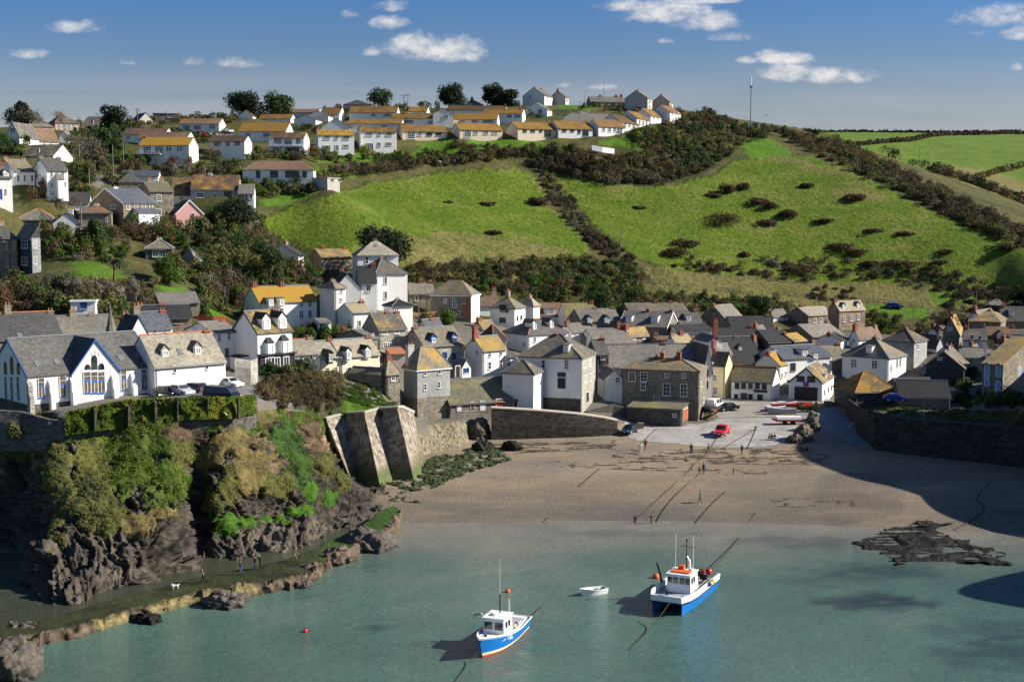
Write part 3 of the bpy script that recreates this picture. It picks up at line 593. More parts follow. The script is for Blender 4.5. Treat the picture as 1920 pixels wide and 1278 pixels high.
 lo = np.clip((2.6 - z) / 2.2, 0, 1) * np.clip(0.5 + fbm(V / 3.0, 3, 63), 0, 1); col = col * (1 - lo[:, None] * 0.5) + np.array([0.15, 0.13, 0.115])[None] * lo[:, None] * 0.5
 kc = {1: (0.065, 0.105, 0.016), 2: (0.105, 0.072, 0.045), 3: (0.045, 0.12, 0.008), 4: (0.080, 0.090, 0.020), 5: (0.135, 0.110, 0.040), 6: (0.035, 0.080, 0.014), 0: (0.07, 0.08, 0.02)}
 vc = np.array([kc[int(k)] for k in kind]); sm = np.clip((veg - 0.2) / 0.4, 0, 1)[:, None]; col = col * (1 - sm) + vc * sm
 m, g, b = new_mat('cliff'); p = pos(g); a = g.n('ShaderNodeAttribute', attribute_name='Col'); av = g.n('ShaderNodeAttribute', attribute_name='veg')
 n1_ = g.noise(p, 1.1, 6.0, 0.7); n2_ = g.noise(p, 6.0, 4.0, 0.7)
 wv = g.n('ShaderNodeVectorMath', operation='DOT_PRODUCT'); g.l(p, wv.inputs[0]); wv.inputs[1].default_value = (0.45, -0.25, 0.86)
 cbx = g.n('ShaderNodeCombineXYZ'); g.l(wv.outputs['Value'], cbx.inputs[0]); g.l(g.m('MULTIPLY', n1_, 0.35), cbx.inputs[1])
 ns = g.noise(cbx.outputs[0], 2.2, 5.0, 0.75)
 c = g.mix(1.0, a.outputs['Color'], g.mix(g.mapr(g.m('ADD', g.m('MULTIPLY', n1_, 0.6), g.m('MULTIPLY', ns, 0.5)), 0.38, 0.72), (0.32, 0.32, 0.34), (1.75, 1.66, 1.52)), 'MULTIPLY')
 g.put(b.inputs['Base Color'], c); b.inputs['Roughness'].default_value = 0.8; b.inputs['Specular IOR Level'].default_value = 0.2
 bump(g, b, g.m('ADD', g.m('ADD', n1_, g.m('MULTIPLY', n2_, 0.4)), g.m('MULTIPLY', ns, 0.7)), 0.9, 0.22)
 idx = np.arange(NS * NTT).reshape(NS, NTT); Fq = np.stack([idx[:-1, :-1], idx[1:, :-1], idx[1:, 1:], idx[:-1, 1:]], -1).reshape(-1, 4)
 o = np_mesh('cliff', V, Fq, [m], False, {'Col': np.clip(col, 0, 1), 'veg': veg})
 tag(o, 'rocky headland cliff below the white hall with grass, heather and ivy', 'cliff', kind='structure')
 # faces for planting
 a, b2, c2 = V[Fq[:, 0]], V[Fq[:, 1]], V[Fq[:, 3]]; nn = np.cross(b2 - a, c2 - a); ar = np.linalg.norm(nn, axis=1); nn = nn / (ar[:, None] + 1e-9)
 if np.mean(nn[:, 1]) > 0: nn = -nn
 CLIFF.update(c=V[Fq].mean(1), n=nn, area=ar, veg=veg[Fq].mean(1), kind=kind[Fq[:, 0]])
# ================================================================ houses
def add_uv(me):
 """slate courses run level and up the slope on every face"""
 uv = me.uv_layers.new(name='UVMap'); 
 for pl in me.polygons:
  n = pl.normal; t = Vector((-n.y, n.x, 0))
  t = t.normalized() if t.length > 1e-4 else Vector((1, 0, 0)); s = n.cross(t)
  for li in pl.loop_indices:
   co = me.vertices[me.loops[li].vertex_index].co; uv.data[li].uv = (co.dot(t), co.dot(s))
WIN = {}
def window_mesh(w, h, frame, nx, ny):
 key = (round(w, 1), round(h, 1), frame, nx, ny)
 if key in WIN: return WIN[key]
 w, h = max(0.35, key[0]), max(0.35, key[1]); m = M[frame]; t = min(0.11, w * 0.13); a = MB()
 a.box((0, -0.02, h / 2 - t / 2), (w, 0.12, t), m); a.box((0, -0.02, -h / 2 + t / 2), (w, 0.12, t), m)
 for s in (-1, 1): a.box((s * (w / 2 - t / 2), -0.02, 0), (t, 0.12, h - 2 * t), m)
 for i in range(1, nx): a.box((-w / 2 + w * i / nx, -0.015, 0), (0.06, 0.09, h - 2 * t), m)
 for i in range(1, ny): a.box((0, -0.012, -h / 2 + h * i / ny), (w - 2 * t, 0.08, 0.06), m)
 a.box((0, -0.06, -h / 2 - 0.05), (w + 0.16, 0.2, 0.1), M['fascia'])
 f = a.build('window'); C_unlink(f); p = MB(); p.box((0, 0.005, 0), (w - 2 * t, 0.05, h - 2 * t), M['glass']); q = p.build('pane'); C_unlink(q)
 WIN[key] = (f.data, q.data); return WIN[key]
def C_unlink(o):
 C.objects.unlink(o)
def put_window(parent, loc, rz, w, h, frame='frame_white', pane=True, nx=None, ny=None):
 if nx is None: nx = 2 if w > 0.75 else 1
 if nx == 2 and w > 1.9: nx = 4
 if ny is None: ny = 3 if h > 1.5 else 2
 fm, pm = window_mesh(w, h, frame, nx, ny)
 o = link('window', fm, parent); o.location = loc; o.rotation_euler = (0, 0, rz)
 if pane: link('pane', pm, o)
 return o
DOOR = {}
def put_door(parent, loc, rz, w, h, col):
 key = (round(w, 1), round(h, 1), col)
 if key not in DOOR:
  w_, h_ = key[0], key[1]; a = MB(); fr = M['frame_white'] if col not in ('door_white',) else M['fascia']
  a.box((0, -0.03, 0), (w_, 0.08, h_), M[col])
  for s in (-1, 1): a.box((s * (w_ / 2 + 0.05), -0.03, 0), (0.1, 0.12, h_), fr)
  a.box((0, -0.03, h_ / 2 + 0.05), (w_ + 0.2, 0.12, 0.1), fr)
  for z in (-0.25, 0.2): a.box((0, -0.075, z * h_), (w_ * 0.6, 0.02, h_ * 0.3), M[col])
  o = a.build('door'); C_unlink(o); DOOR[key] = o.data
 o = link('door', DOOR[key], parent); o.location = loc; o.rotation_euler = (0, 0, rz); return o
def chimney(parent, x, y, zb, zt, kind='b', w=0.75, l=0.95, pots=2):
 mt = {'b': 'chimney_brick', 's': 'chimney_stone', 'w': 'white', 'd': 'darkstone', 'g': 'greyrender'}[kind]
 a = MB(); ph = min(0.5, (zt - zb) * 0.28); zs = zt - ph
 a.box((x, y, (zb + zs) / 2), (l, w, zs - zb), M[mt]); a.box((x, y, zs - 0.12), (l + 0.14, w + 0.14, 0.14), M[mt]); a.box((x, y, zs + 0.02), (l * 0.9, w * 0.9, 0.06), M['lead'])
 o = a.build('chimney', parent)
 p = MB()
 for i in range(pots):
  cx = x + (i - (pots - 1) / 2) * l * 0.5
  p.lathe([(0.13, 0), (0.11, ph * 0.5), (0.10, ph * 0.85), (0.14, ph * 0.88), (0.14, ph)], M['pot'], (cx, y, zs + 0.05), 7)
 p.build('chimney_pot', o); return o
def slab(mb, poly, m, t=0.14):
 mb.prism([Vector(p) for p in poly], (0, 0, t), m)
class Hs: pass
NHOUSE = [0]
def house(name, label, cat, cx, yb, ye, xl, xr, th, d, yr, roof, wall, rf, win="", ch="", wl=None, wr=None, sink=2.5, hip=None, ws=(0.9, 1.25), wall2=None, ridge=None, group=None, pane=None, base=None, trim=None, ev=0.25, dz=0.0, pt=True, lab2=None):
 H = Hs(); th = R_(th); c0 = P(cx, yb, d); z0 = c0.z + dz; h = zat(ye, d) - z0; H.c0 = c0; H.th = th; H.h = h
 u = Vector((math.cos(th), math.sin(th), 0)); v = Vector((-math.sin(th), math.cos(th), 0)); H.u, H.v = u, v
 zc0 = c0.y * CP + (CAMZ - (z0 + h * 0.6)) * SP
 def solve(base_, dr, x): k = (x - 960) / F; zc = base_.y * CP + (CAMZ - (z0 + h * 0.6)) * SP; return (k * zc - base_.x) / (dr.x - k * dr.y * CP)
 a = wr if wr else solve(c0, u, xr); b = wl if wl else solve(c0, v, xl)
 a = min(max(a, 1.5), 40); b = min(max(b, 1.5), 40); H.a, H.b = a, b
 mid = c0 + u * a / 2 + v * b / 2; hr = zat(yr, mid.y) - z0; hr = max(hr, h + 0.35) if roof != 'f' else h + 0.3; H.hr = hr
 root = empty(name, (c0.x, c0.y, z0), th); tag(root, label, cat, group); H.root = root
 if pt:
  for (fx, fy) in ((0.0, 0.0), (0.5, 0.5)) + (((1, 0), (0, 1)) if d < 300 else ()):
   q = c0 + u * a * fx + v * b * fy; HOUSEPTS.append((q.x, q.y, z0 - 0.12))
  q = c0 * (1 - 3.0 / c0.y); HOUSEPTS.append((q.x, q.y, z0 - 0.7))
 wm = M[wall]; mb = MB(); s = -sink
 e = ev; vg = 0.12; hp = hip
 rb = MB(); rm = M[rf]
 if roof == 'r':
  mb.prism([(0, 0, s), (0, b, s), (0, b, h), (0, b / 2, hr), (0, 0, h)], (a, 0, 0), wm)
  k = (hr - h) / (b / 2); H.k = k
  slab(rb, [(-vg, -e, h - e * k), (a + vg, -e, h - e * k), (a + vg, b / 2, hr), (-vg, b / 2, hr)], rm)
  slab(rb, [(-vg, b / 2, hr), (a + vg, b / 2, hr), (a + vg, b + e, h - e * k), (-vg, b + e, h - e * k)], rm)
  rl = [(-vg, b / 2, hr + 0.14), (a + vg, b / 2, hr + 0.14)]
 elif roof == 'l':
  mb.prism([(0, 0, s), (0, 0, h), (a / 2, 0, hr), (a, 0, h), (a, 0, s)], (0, b, 0), wm)
  k = (hr - h) / (a / 2); H.k = k
  slab(rb, [(-e, -vg, h - e * k), (a / 2, -vg, hr), (a / 2, b + vg, hr), (-e, b + vg, h - e * k)], rm)
  slab(rb, [(a / 2, -vg, hr), (a + e, -vg, h - e * k), (a + e, b + vg, h - e * k), (a / 2, b + vg, hr)], rm)
  rl = [(a / 2, -vg, hr + 0.14), (a / 2, b + vg, hr + 0.14)]
 elif roof in ('hr', 'hl'):
  mb.prism([(0, 0, s), (0, b, s), (a, b, s), (a, 0, s)], (0, 0, h - s), wm)
  if roof == 'hr': half = b / 2; L_ = a
  else: half = a / 2; L_ = b
  hp = min(half if hp is None else hp, L_ / 2 - 0.02); k = (hr - h) / half; H.k = k; k2 = (hr - h) / hp; z_ = h - e * k; e2 = e * k / k2
  T = (lambda p: p) if roof == 'hr' else (lambda p: (p[1], p[0], p[2]))
  q = [(-e2, -e, z_), (L_ + e2, -e, z_), (L_ + e2, 2 * half + e, z_), (-e2, 2 * half + e, z_), (hp, half, hr), (L_ - hp, half, hr)]
  vs = [T(p) for p in q]; vt = [(p[0], p[1], p[2] + 0.14) for p in vs]
  rb.add(vs + vt, [(6, 7, 11, 10), (7, 8, 11), (8, 9, 10, 11), (9, 6, 10), (0, 1, 2, 3), (0, 1, 7, 6), (1, 2, 8, 7), (2, 3, 9, 8), (3, 0, 6, 9)], rm)
  rl = [(vt[4]), (vt[5])]; H.hips = [(vt[0], vt[4]), (vt[3], vt[4]), (vt[1], vt[5]), (vt[2], vt[5])]
 elif roof in ('mr', 'ml'):
  if roof == 'mr':
   mb.prism([(0, 0, s), (0, b, s), (0, b, hr), (0, 0, h)], (a, 0, 0), wm); k = (hr - h) / b
   slab(rb, [(-vg, -e, h - e * k), (a + vg, -e, h - e * k), (a + vg, b + 0.1, hr + 0.1 * k), (-vg, b + 0.1, hr + 0.1 * k)], rm); rl = [(-vg, b, hr + .14), (a + vg, b, hr + .14)]
  else:
   mb.prism([(0, 0, s), (0, 0, h), (a, 0, hr), (a, 0, s)], (0, b, 0), wm); k = (hr - h) / a
   slab(rb, [(-e, -vg, h - e * k), (a + 0.1, -vg, hr + 0.1 * k), (a + 0.1, b + vg, hr + 0.1 * k), (-e, b + vg, h - e * k)], rm); rl = [(a, -vg, hr + .14), (a, b + vg, hr + .14)]
  H.k = k
 else:
  mb.prism([(0, 0, s), (0, b, s), (a, b, s), (a, 0, s)], (0, 0, h - s), wm); H.k = 0.01
  slab(rb, [(-0.2, -0.2, h), (a + 0.2, -0.2, h), (a + 0.2, b + 0.2, h), (-0.2, b + 0.2, h)], rm, 0.2); rl = [(0, b / 2, h + .2), (a, b / 2, h + .2)]
 H.wall = mb.build('wall', root)
 if wall2:                                   # differently faced front (right-hand face)
  x_ = MB(); x_.box((a / 2, -0.03, (h + s) / 2), (a, 0.06, h - s), M[wall2]); x_.build('wall_facing', root)
 if base:                                    # stone plinth: (material, height)
  x_ = MB(); t = 0.05
  x_.box((a / 2, -t / 2 - .003, base[1] / 2 - 2), (a + 2 * t, t, base[1] + 4), M[base[0]]); x_.box((-t / 2 - .003, b / 2, base[1] / 2 - 2), (t, b, base[1] + 4), M[base[0]]); x_.build('plinth', root)
 ro = rb.build('roof', root); add_uv(ro.data); H.roof = ro; H.rl = rl
 if ridge or d < 262:
  rm_ = M['terracotta'] if ridge else M['lead']; x_ = MB(); p, q = Vector(rl[0]), Vector(rl[1])
  if (q - p).length > 0.3: x_.tube([p + Vector((0, 0, .02)), q + Vector((0, 0, .02))], 0.13, rm_, 6)
  for (p, q) in getattr(H, 'hips', []): x_.tube([Vector(p) + Vector((0, 0, .01)), Vector(q) + Vector((0, 0, .02))], 0.10, rm_, 5)
  x_.build('ridge_tiles', ro)
 if trim:                                    # painted bargeboards on the gables
  tm = M[trim]; Lr = roof == 'r'
  if roof in 'rl':
   ln, sp_ = (a, b) if Lr else (b, a); T_ = (lambda x, y, z: Vector((x, y, z))) if Lr else (lambda x, y, z: Vector((y, x, z)))
   for X_ in (-vg - 0.03, ln + vg + 0.03):
    x_ = MB(); zl = h - e * k
    x_.prism([T_(X_, y, z + o_) for (y, z, o_) in ((-e, zl, -.18), (sp_ / 2, hr, -.18), (sp_ + e, zl, -.18), (sp_ + e, zl, .16), (sp_ / 2, hr, .16), (-e, zl, .16))], T_(0.05 if X_ > 0 else -0.05, 0, 0), tm); x_.build('bargeboard', root)
  else:
   x_ = MB(); zf = h - e * k - 0.09
   x_.prism([(-e - .06, -e - .06, zf - .1), (a + e, -e - .06, zf - .1), (a + e, -e, zf - .1), (-e, -e, zf - .1), (-e, b + e, zf - .1), (-e - .06, b + e, zf - .1)], (0, 0, .2), tm); x_.build('fascia', root)
 elif d < 300 and roof not in ('f',):        # gutters under the eaves
  x_ = MB(); z_ = h - e * H.k - 0.03; gm = M['lead']
  if roof in ('r', 'hr', 'hl', 'mr'): x_.tube([(-vg, -e - 0.05, z_), (a + vg, -e - 0.05, z_)], 0.06, gm, 5)
  if roof in ('l', 'hr', 'hl', 'ml'): x_.tube([(-e - 0.05, -vg, z_), (-e - 0.05, b + vg, z_)], 0.06, gm, 5)
  if d < 262: x_.tube([(0.25 if roof in ('r', 'mr', 'hr', 'hl') else -0.09, -0.09 if roof in ('r', 'mr', 'hr', 'hl') else 0.25, z_), (0.25 if roof in ('r', 'mr', 'hr', 'hl') else -0.09, -0.09 if roof in ('r', 'mr', 'hr', 'hl') else 0.25, 0)], 0.05, gm, 5)
  x_.build('gutter', root)
 Mi = Matrix.Translation((c0.x, c0.y, z0)) @ Matrix.Rotation(th, 4, 'Z'); H.M = Mi; Inv = Mi.inverted(); H.Inv = Inv
 camp = Inv @ Vector((0, 0, CAMZ))
 def ray(px, py): return (Inv.to_3x3() @ (P(px, py, 100.0) - Vector((0, 0, CAMZ))))
 def on_plane(px, py, p0, n):
  r = ray(px, py); t = (Vector(p0) - camp).dot(Vector(n)) / r.dot(Vector(n)); return camp + r * t
 H.on_plane = on_plane
 slopeR = ((0, 0, h), (0, -H.k, 1)); slopeL = ((0, 0, h), (-H.k, 0, 1)); H.slopeR, H.slopeL = slopeR, slopeL
 ppm = F / d
 if pane is None: pane = True
 face = 'R'; size = None; frame = 'frame_white'; nxt = None
 for tok in win.split():
  if tok in 'RL': face = tok
  elif tok[:2] == 'c:': frame = 'frame_' + tok[2:]
  elif tok[:2] == 'D:': _, col, sz = tok.split(':'); nxt = ('D', 'door_' + col, [float(q) for q in sz.split('x')])
  elif tok[0] == 'g':
   nr, nc = [int(q) for q in tok[1:].split('x')]; ln = a if face == 'R' else b
   for i in range(nr):
    for j in range(nc):
     l_ = (j + 0.5) / nc * ln; z_ = h * (i + 0.56) / nr; ww = min(ws[0], ln / nc * 0.6); hh = min(ws[1], h / nr * 0.62)
     put_window(root, (l_, 0, z_) if face == 'R' else (0, l_, z_), 0 if face == 'R' else -math.pi / 2, ww, hh, frame, pane)
  elif tok[0] in 'kK':
   px, py = [float(q) for q in tok[1:].split(',')]; sl = slopeR if tok[0] == 'k' else slopeL; q = on_plane(px, py, *sl); n = Vector(sl[1]).normalized(); q = q + n * 0.17
   t_ = Vector((1, 0, 0)) if tok[0] == 'k' else Vector((0, -1, 0)); s_ = n.cross(t_); x_ = MB(); M4 = Matrix(((t_.x, s_.x, n.x, q.x), (t_.y, s_.y, n.y, q.y), (t_.z, s_.z, n.z, q.z), (0, 0, 0, 1)))
   x_.box((0, 0, -0.05), (0.72, 1.15, 0.14), M['lead'], M4); o = x_.build('skylight', ro); x_ = MB()
  elif 'x' in tok and ',' not in tok: size = [float(q) for q in tok.split('x')]
  else:
   px, py = [float(q) for q in tok.split(',')]
   p0, n = ((0, 0, 0), (0, 1, 0)) if face == 'R' else ((0, 0, 0), (1, 0, 0))
   q = on_plane(px, py, p0, n); wd = (u if face == 'R' else v); fs = max(abs(wd.x - (px - 960) / F * wd.y), 0.25)
   if nxt:
    ww, hh = nxt[2][0] / ppm / fs, nxt[2][1] / ppm; put_door(root, q, 0 if face == 'R' else -math.pi / 2, min(ww, 4.0), hh, nxt[1]); nxt = None
   else:
    ww, hh = (size[0] / ppm / fs, size[1] / ppm) if size else ws
    put_window(root, q, 0 if face == 'R' else -math.pi / 2, min(ww, 3.5), hh, frame, pane)
 if not ch and d < 300 and roof in 'rl' and cat in ('house', 'cottage') and wall != 'pink':
  q = Mi @ (Vector(rl[0]).lerp(Vector(rl[1]), 0.93)); ch = '%.0f,%.0f%s' % (proj(q)[0], yr - 9, 'bs'[NHOUSE[0] % 2])
 for tok in ch.split():
  kind = 'b'
  if tok[-1].isalpha(): kind = tok[-1]; tok = tok[:-1]
  px, py = [float(q) for q in tok.split(',')]
  p, q = Mi @ Vector(rl[0]), Mi @ Vector(rl[1]); dr = (q - p); L_ = dr.length
  if L_ < 0.3: x_, y_, Yw = rl[0][0], rl[0][1], p.y
  else:
   dr.normalize(); kk = (px - 960) / F; zc = p.y * CP + (CAMZ - p.z) * SP; t = (kk * zc - p.x) / (dr.x - kk * dr.y * CP); t = min(max(t, 0.45), L_ - 0.45) if L_ > 1 else L_ / 2
   w_ = p + dr * t; lc = Inv @ w_; x_, y_, Yw = lc.x, lc.y, w_.y
  zt = zat(py, Yw) - z0; zt = max(zt, hr + 0.6)
  chimney(root, x_, y_, hr - 0.7, zt, kind, 0.75 if d < 300 else 0.65)
 NHOUSE[0] += 1
 return H
def dormer(H, side, px, py, wpx, hpx, d, kind='g', wall='white', rf='slate', frame='frame_white', nx=2, ny=2):
 """dormer standing on a roof slope; (px, py) is the middle of its sill line"""
 sl = H.slopeR if side == 'R' else H.slopeL; q = H.on_plane(px, py, *sl); wd = H.u if side == 'R' else H.v; fs = max(abs(wd.x), 0.3)
 w_, h_ = wpx / (F / d) / fs, hpx / (F / d); k = max(H.k, 0.3); gh = w_ * 0.55 if kind == 'g' else 0.12
 a = MB(); z1 = h_ if kind != 'g' else h_ - gh * 0.8
 dep = z1 / k
 if kind == 'g': a.prism([(-w_ / 2, 0, -0.25), (w_ / 2, 0, -0.25), (w_ / 2, 0, z1), (0, 0, z1 + gh), (-w_ / 2, 0, z1)], (0, dep, 0), M[wall])
 else: a.prism([(-w_ / 2, 0, -0.25), (w_ / 2, 0, -0.25), (w_ / 2, 0, z1), (-w_ / 2, 0, z1)], (0, dep, 0), M[wall])
 o = a.build('dormer', H.root); o.location = q; o.rotation_euler = (0, 0, 0 if side == 'R' else -math.pi / 2)
 r = MB(); e = 0.14
 if kind == 'g':
  dp = (z1 + gh) / k + 0.1
  for s in (-1, 1): slab(r, [(s * (w_ / 2 + e), -e, z1 - e * 1.1), (0, -e, z1 + gh), (0, dp, z1 + gh), (s * (w_ / 2 + e), dp * 0.9, z1 - e * 1.1)], M[rf], 0.09)
 else: slab(r, [(-w_ / 2 - e, -e, z1 + 0.02), (w_ / 2 + e, -e, z1 + 0.02), (w_ / 2 + e, dep + .15, z1 + 0.1), (-w_ / 2 - e, dep + .15, z1 + 0.1)], M[rf], 0.10)
 ro = r.build('dormer_roof', o); add_uv(ro.data)
 put_window(o, (0, -0.01, z1 * 0.5 if kind == 'g' else z1 * 0.48), 0, w_ * 0.72, max(0.5, z1 * 0.78), frame, False, nx, ny)
 return o
def lean_to(H, name, side, f0, f1, dep, h0, h1, wall, rf, parent=None):
 """porch or lean-to against a face: fractions along the face, depth out, eave and top heights"""
 ln = H.a if side == 'R' else H.b; x0, x1 = f0 * ln, f1 * ln; a = MB()
 T = (lambda x, y, z: (x, -y, z)) if side == 'R' else (lambda x, y, z: (-y, x, z))
 a.prism([T(x0, 0, -2), T(x0, dep, -2), T(x0, dep, h0), T(x0, 0, h1)], Vector(T(x1, 0, 0)) - Vector(T(x0, 0, 0)), M[wall])
 o = a.build(name, H.root); r = MB(); k = (h1 - h0) / dep; e = .15
 slab(r, [T(x0 - .1, -0.0 + 0.02, h1), T(x1 + .1, 0.02, h1), T(x1 + .1, dep + e, h0 - e * k), T(x0 - .1, dep + e, h0 - e * k)], M[rf], 0.1)
 ro = r.build(name + '_roof', o); add_uv(ro.data); return o
# ---------------------------------------------------------------- upper left of the hill
h = house
HT = 'houses on the upper hillside'
h('house', 'pair of pinkish stone cottages with red hip tiles, farthest left on skyline', 'house', 54, 246, 237, 20, 102, 30, 392, 217, 'hr', 'pinkrender', 'slate', "R 3x5 62,241 70,241 79,241 88,241 96,241", "46,211 71,211", ridge=1, group=HT)
h('house', 'second pinkish stone pair with red hips, right of its twin on skyline', 'house', 104, 247, 230, 82, 149, 30, 398, 215, 'hr', 'pinkrender', 'slate', "R 3x5 112,235 121,235 130,235 139,235 112,243 121,243 130,243 139,243", "99,210 119,210", ridge=1, group=HT)
h('cottage', 'cottage with blue-shaded white gable beside dark round skyline tree', 'house', 190, 242, 236, 151, 192, 80, 405, 219, 'l', 'white', 'slate', "L 5x6 173,229", wr=10, group=HT)
h('house', 'tall white gabled house with glazed gable peak and grey roof, far left edge', 'house', 37, 267, 255, 11, 37, 80, 322, 232, 'r', 'white', 'slate', "L 10x9 24,244 3x4 17,262 24,262", wr=9, group=HT)
h('bungalow', 'bungalow with rust-brown roof and blue-shaded gable above the laurel hedge', 'bungalow', 72, 271, 264, 53, 110, 45, 338, 242, 'r', 'white', 'browntile', "R 4x4 84,267 96,267", group=HT)
h('cottage', 'small white gable next to rust-brown roofed bungalow', 'cottage', 111, 266, 259, 109, 128, 8, 350, 247, 'l', 'white', 'slate', wl=8, group=HT)
h('house', 'white house with bluish gable end and white box dormer on its right slope', 'house', 100, 297, 292, 42, 116, 76, 306, 272, 'l', 'white', 'slate', "L 6x6 71,282", wr=8, group=HT)
HA8 = h('house', 'white cottage with ochre-edged roof left of narrow white gable', 'house', 26, 342, 321, -8, 65, 38, 282, 299, 'r', 'white', 'slatelichen', "R 5x11 34,334 46,334 60,334", "-4,292s 46,296s", group=HT)
HA9 = h('house', 'white two storey house with pointed porch and slate roof', 'house', 89, 355, 319, 62, 127.5, 35, 279, 297, 'r', 'white', 'slate', "R 4x9 97,327 107,327 118,327 97,347 122,346", "69,290s 110,297s", group=HT)
lean_to(HA9, 'porch', 'R', 0.42, 0.72, 1.6, 2.2, 3.3, 'white', 'slate')
h('cottage', 'narrow white gable squeezed between two white roadside houses', 'cottage', 68, 351, 336, 66, 88, 10, 285, 324, 'l', 'white', 'slate', "R 4x7 77,345", wl=5, group=HT)
HA11 = h('house', 'white house cut by left frame edge with blue door and little dormer', 'house', -12, 375, 333, -40, 23, 30, 266, 312, 'r', 'white', 'slate', "R 4x9 11,359 D:blue:5x19 2,364", group=HT)
dormer(HA11, 'R', 11, 331, 9, 13, 266, 'g')
h('shed', 'long low slate-roofed shed joined behind the dark stone house', 'shed', 118, 394, 381, 110, 168, 14, 288, 361, 'r', 'white', 'darkslate', wl=7, group=HT)
h('house', 'low house under red-hipped dark slate roof wrapped in ivy', 'house', 30, 425, 412, 20, 101, 12, 267, 392, 'hr', 'darkstone', 'slate', wl=9, ridge=1, group=HT)
h('cottage', 'white gabled cottage with one dark window behind a fir', 'cottage', 99, 433, 419, 92, 149, 12, 268, 400, 'l', 'white', 'darkslate', "R c:dark 9x13 116,423", "151,388w", wl=9, group=HT)
h('cottage', 'stone cottage with rusty hipped roof half behind the fir', 'cottage', 148, 434, 399, 140, 209, 12, 272, 385, 'hr', 'stone', 'browntile', "R 5x8 200,412", "152,383w", wl=8, group=HT)
HA16 = h('house', 'large stone house with blue slate roof, white bargeboards and glazed porch', 'house', 232, 420, 381, 168, 292, 42, 276, 354, 'r', 'brownstone', 'slateblue', "R 7x10 240,388 255,388 269,388 283,388 241,411 7x10 L 11x9 212,388", "216,347w", trim='frame_white', group=HT)
lean_to(HA16, 'porch', 'R', 0.30, 0.95, 2.6, 2.3, 3.4, 'frame_white', 'slateblue')
h('house', 'tall dark stone house with mossy slate roof behind slate-roofed stone house', 'house', 282, 412, 359, 258, 326, 30, 291, 341, 'r', 'stone', 'mossy', "R 9x13 298,371 298,398", "280,331s 303,330s", group=HT)
h('bungalow', 'long bungalow with patchy brown tiled roof and timber terrace', 'bungalow', 358, 373, 355, 352, 447, 8, 298, 329, 'r', 'greyrender', 'browntile', "R 14x10 375,366 8x9 403,368 c:dark 13x11 427,365", "394,322w", wl=11, group=HT)
h('bungalow', 'lower brown-roofed wing left of the long bungalow', 'bungalow', 320, 378, 366, 316, 358, 8, 300, 334, 'r', 'white', 'browntile', "R 8x6 340,372", wl=12, group=HT)
h('bungalow', 'grey-roofed glazed end wing right of the long bungalow', 'bungalow', 447, 376, 363, 444, 476, 8, 297, 346, 'r', 'white', 'slate', "R 6x9 453,369 462,369 471,369", wl=7, group=HT)
h('cottage', 'small pink gabled house beside the dark stone house', 'cottage', 331, 427, 400, 322, 381, 24, 281, 376, 'l', 'pink', 'darkslate', "R 6x9 362,404", wl=9, trim='frame_white', group=HT)
h('cottage', 'stone barn with patched grey roof below the lane', 'cottage', 222, 352, 341, 217, 266, 14, 304, 322, 'hr', 'stone', 'slate', "", "238,329s", wl=8, group=HT)
h('shed', 'long shed with pale bluish metal roof beside the lane', 'shed', 228, 342, 330, 225, 297, 10, 318, 320, 'r', 'white', 'slateblue', wl=7, group=HT)
HA21 = h('house', 'white two storey house with orange lichen roof and glazed balcony', 'house', 355, 306, 272, 261, 366, 84, 338, 258, 'l', 'white', 'ochre', "L 16x13 276,281 298,281 5x8 314,279 319,279 334,279 340,279 10x10 277,299", "268,256", wr=7, group=HT)
_b = MB(); _b.box((-0.75, HA21.b * 0.77, HA21.h * 0.50), (1.5, HA21.b * 0.46, 0.15), M['frame_white'])
for _i in range(9): _b.box((-1.45, HA21.b * (0.55 + 0.055 * _i), HA21.h * 0.50 + 0.5), (0.05, 0.05, 0.9), M['frame_white'])
_b.box((-1.45, HA21.b * 0.77, HA21.h * 0.50 + 0.97), (0.07, HA21.b * 0.46, 0.07), M['frame_white']); _b.build('balcony', HA21.root)
h('bungalow', 'brown-roofed bungalow directly behind the orange-roofed balcony house', 'bungalow', 350, 270, 259, 258, 356, 84, 357, 248, 'l', 'white', 'browntile', wr=7, group=HT)
h('bungalow', 'blue-shaded bungalow with dark brown roof left of the orange-roofed balcony house', 'bungalow', 309, 270, 252, 229, 316, 84, 372, 241, 'l', 'white', 'browntile', "L 8x6 240,258", wr=7, group=HT)
h('house', 'white two storey house with plain brown roof and red shrubs at its foot', 'house', 459, 296, 265, 392, 469, 85, 352, 255, 'l', 'white', 'browntile', "L 15x8 408,270 9x8 427,270 12x8 445,269 14x10 409,290", wr=7, group=HT)
h('bungalow', 'long blue-shaded bungalow beside red van, brown roof, white right gable', 'bungalow', 411, 248, 232, 336, 420, 85, 404, 223, 'l', 'white', 'browntile', "L 14x8 350,239 370,239 12x7 398,238", wr=7, group=HT)
h('house', 'modern grey flat-topped house on the skyline with white pillar', 'house', 287, 227, 213, 284, 335, 10, 436, 211, 'f', 'stone', 'slate', "R 18x7 323,217", "312,209w", wl=8, group=HT)
h('house', 'small grey gable on skyline right of dark round tree', 'house', 262, 232, 224, 247, 286, 40, 430, 213, 'l', 'greyrender', 'slate', "", "258,205s", group=HT)
h('bungalow', 'wide white bungalow with hipped brown roof above concrete garage', 'bungalow', 455, 337, 318, 448, 588, 5, 327, 303, 'hr', 'white', 'browntile', "R c:dark 8x14 484,327 15x13 514,327 28x13 548,327 8x12 571,327", wl=9, hip=3, group=HT)
h('garage', 'grey concrete block garage with two small openings at field corner', 'garage', 614, 351, 334, 585, 645, 60, 322, 333, 'f', 'concrete', 'concrete', "R c:dark 5x4 623,338 637,338", wr=5, group=HT)
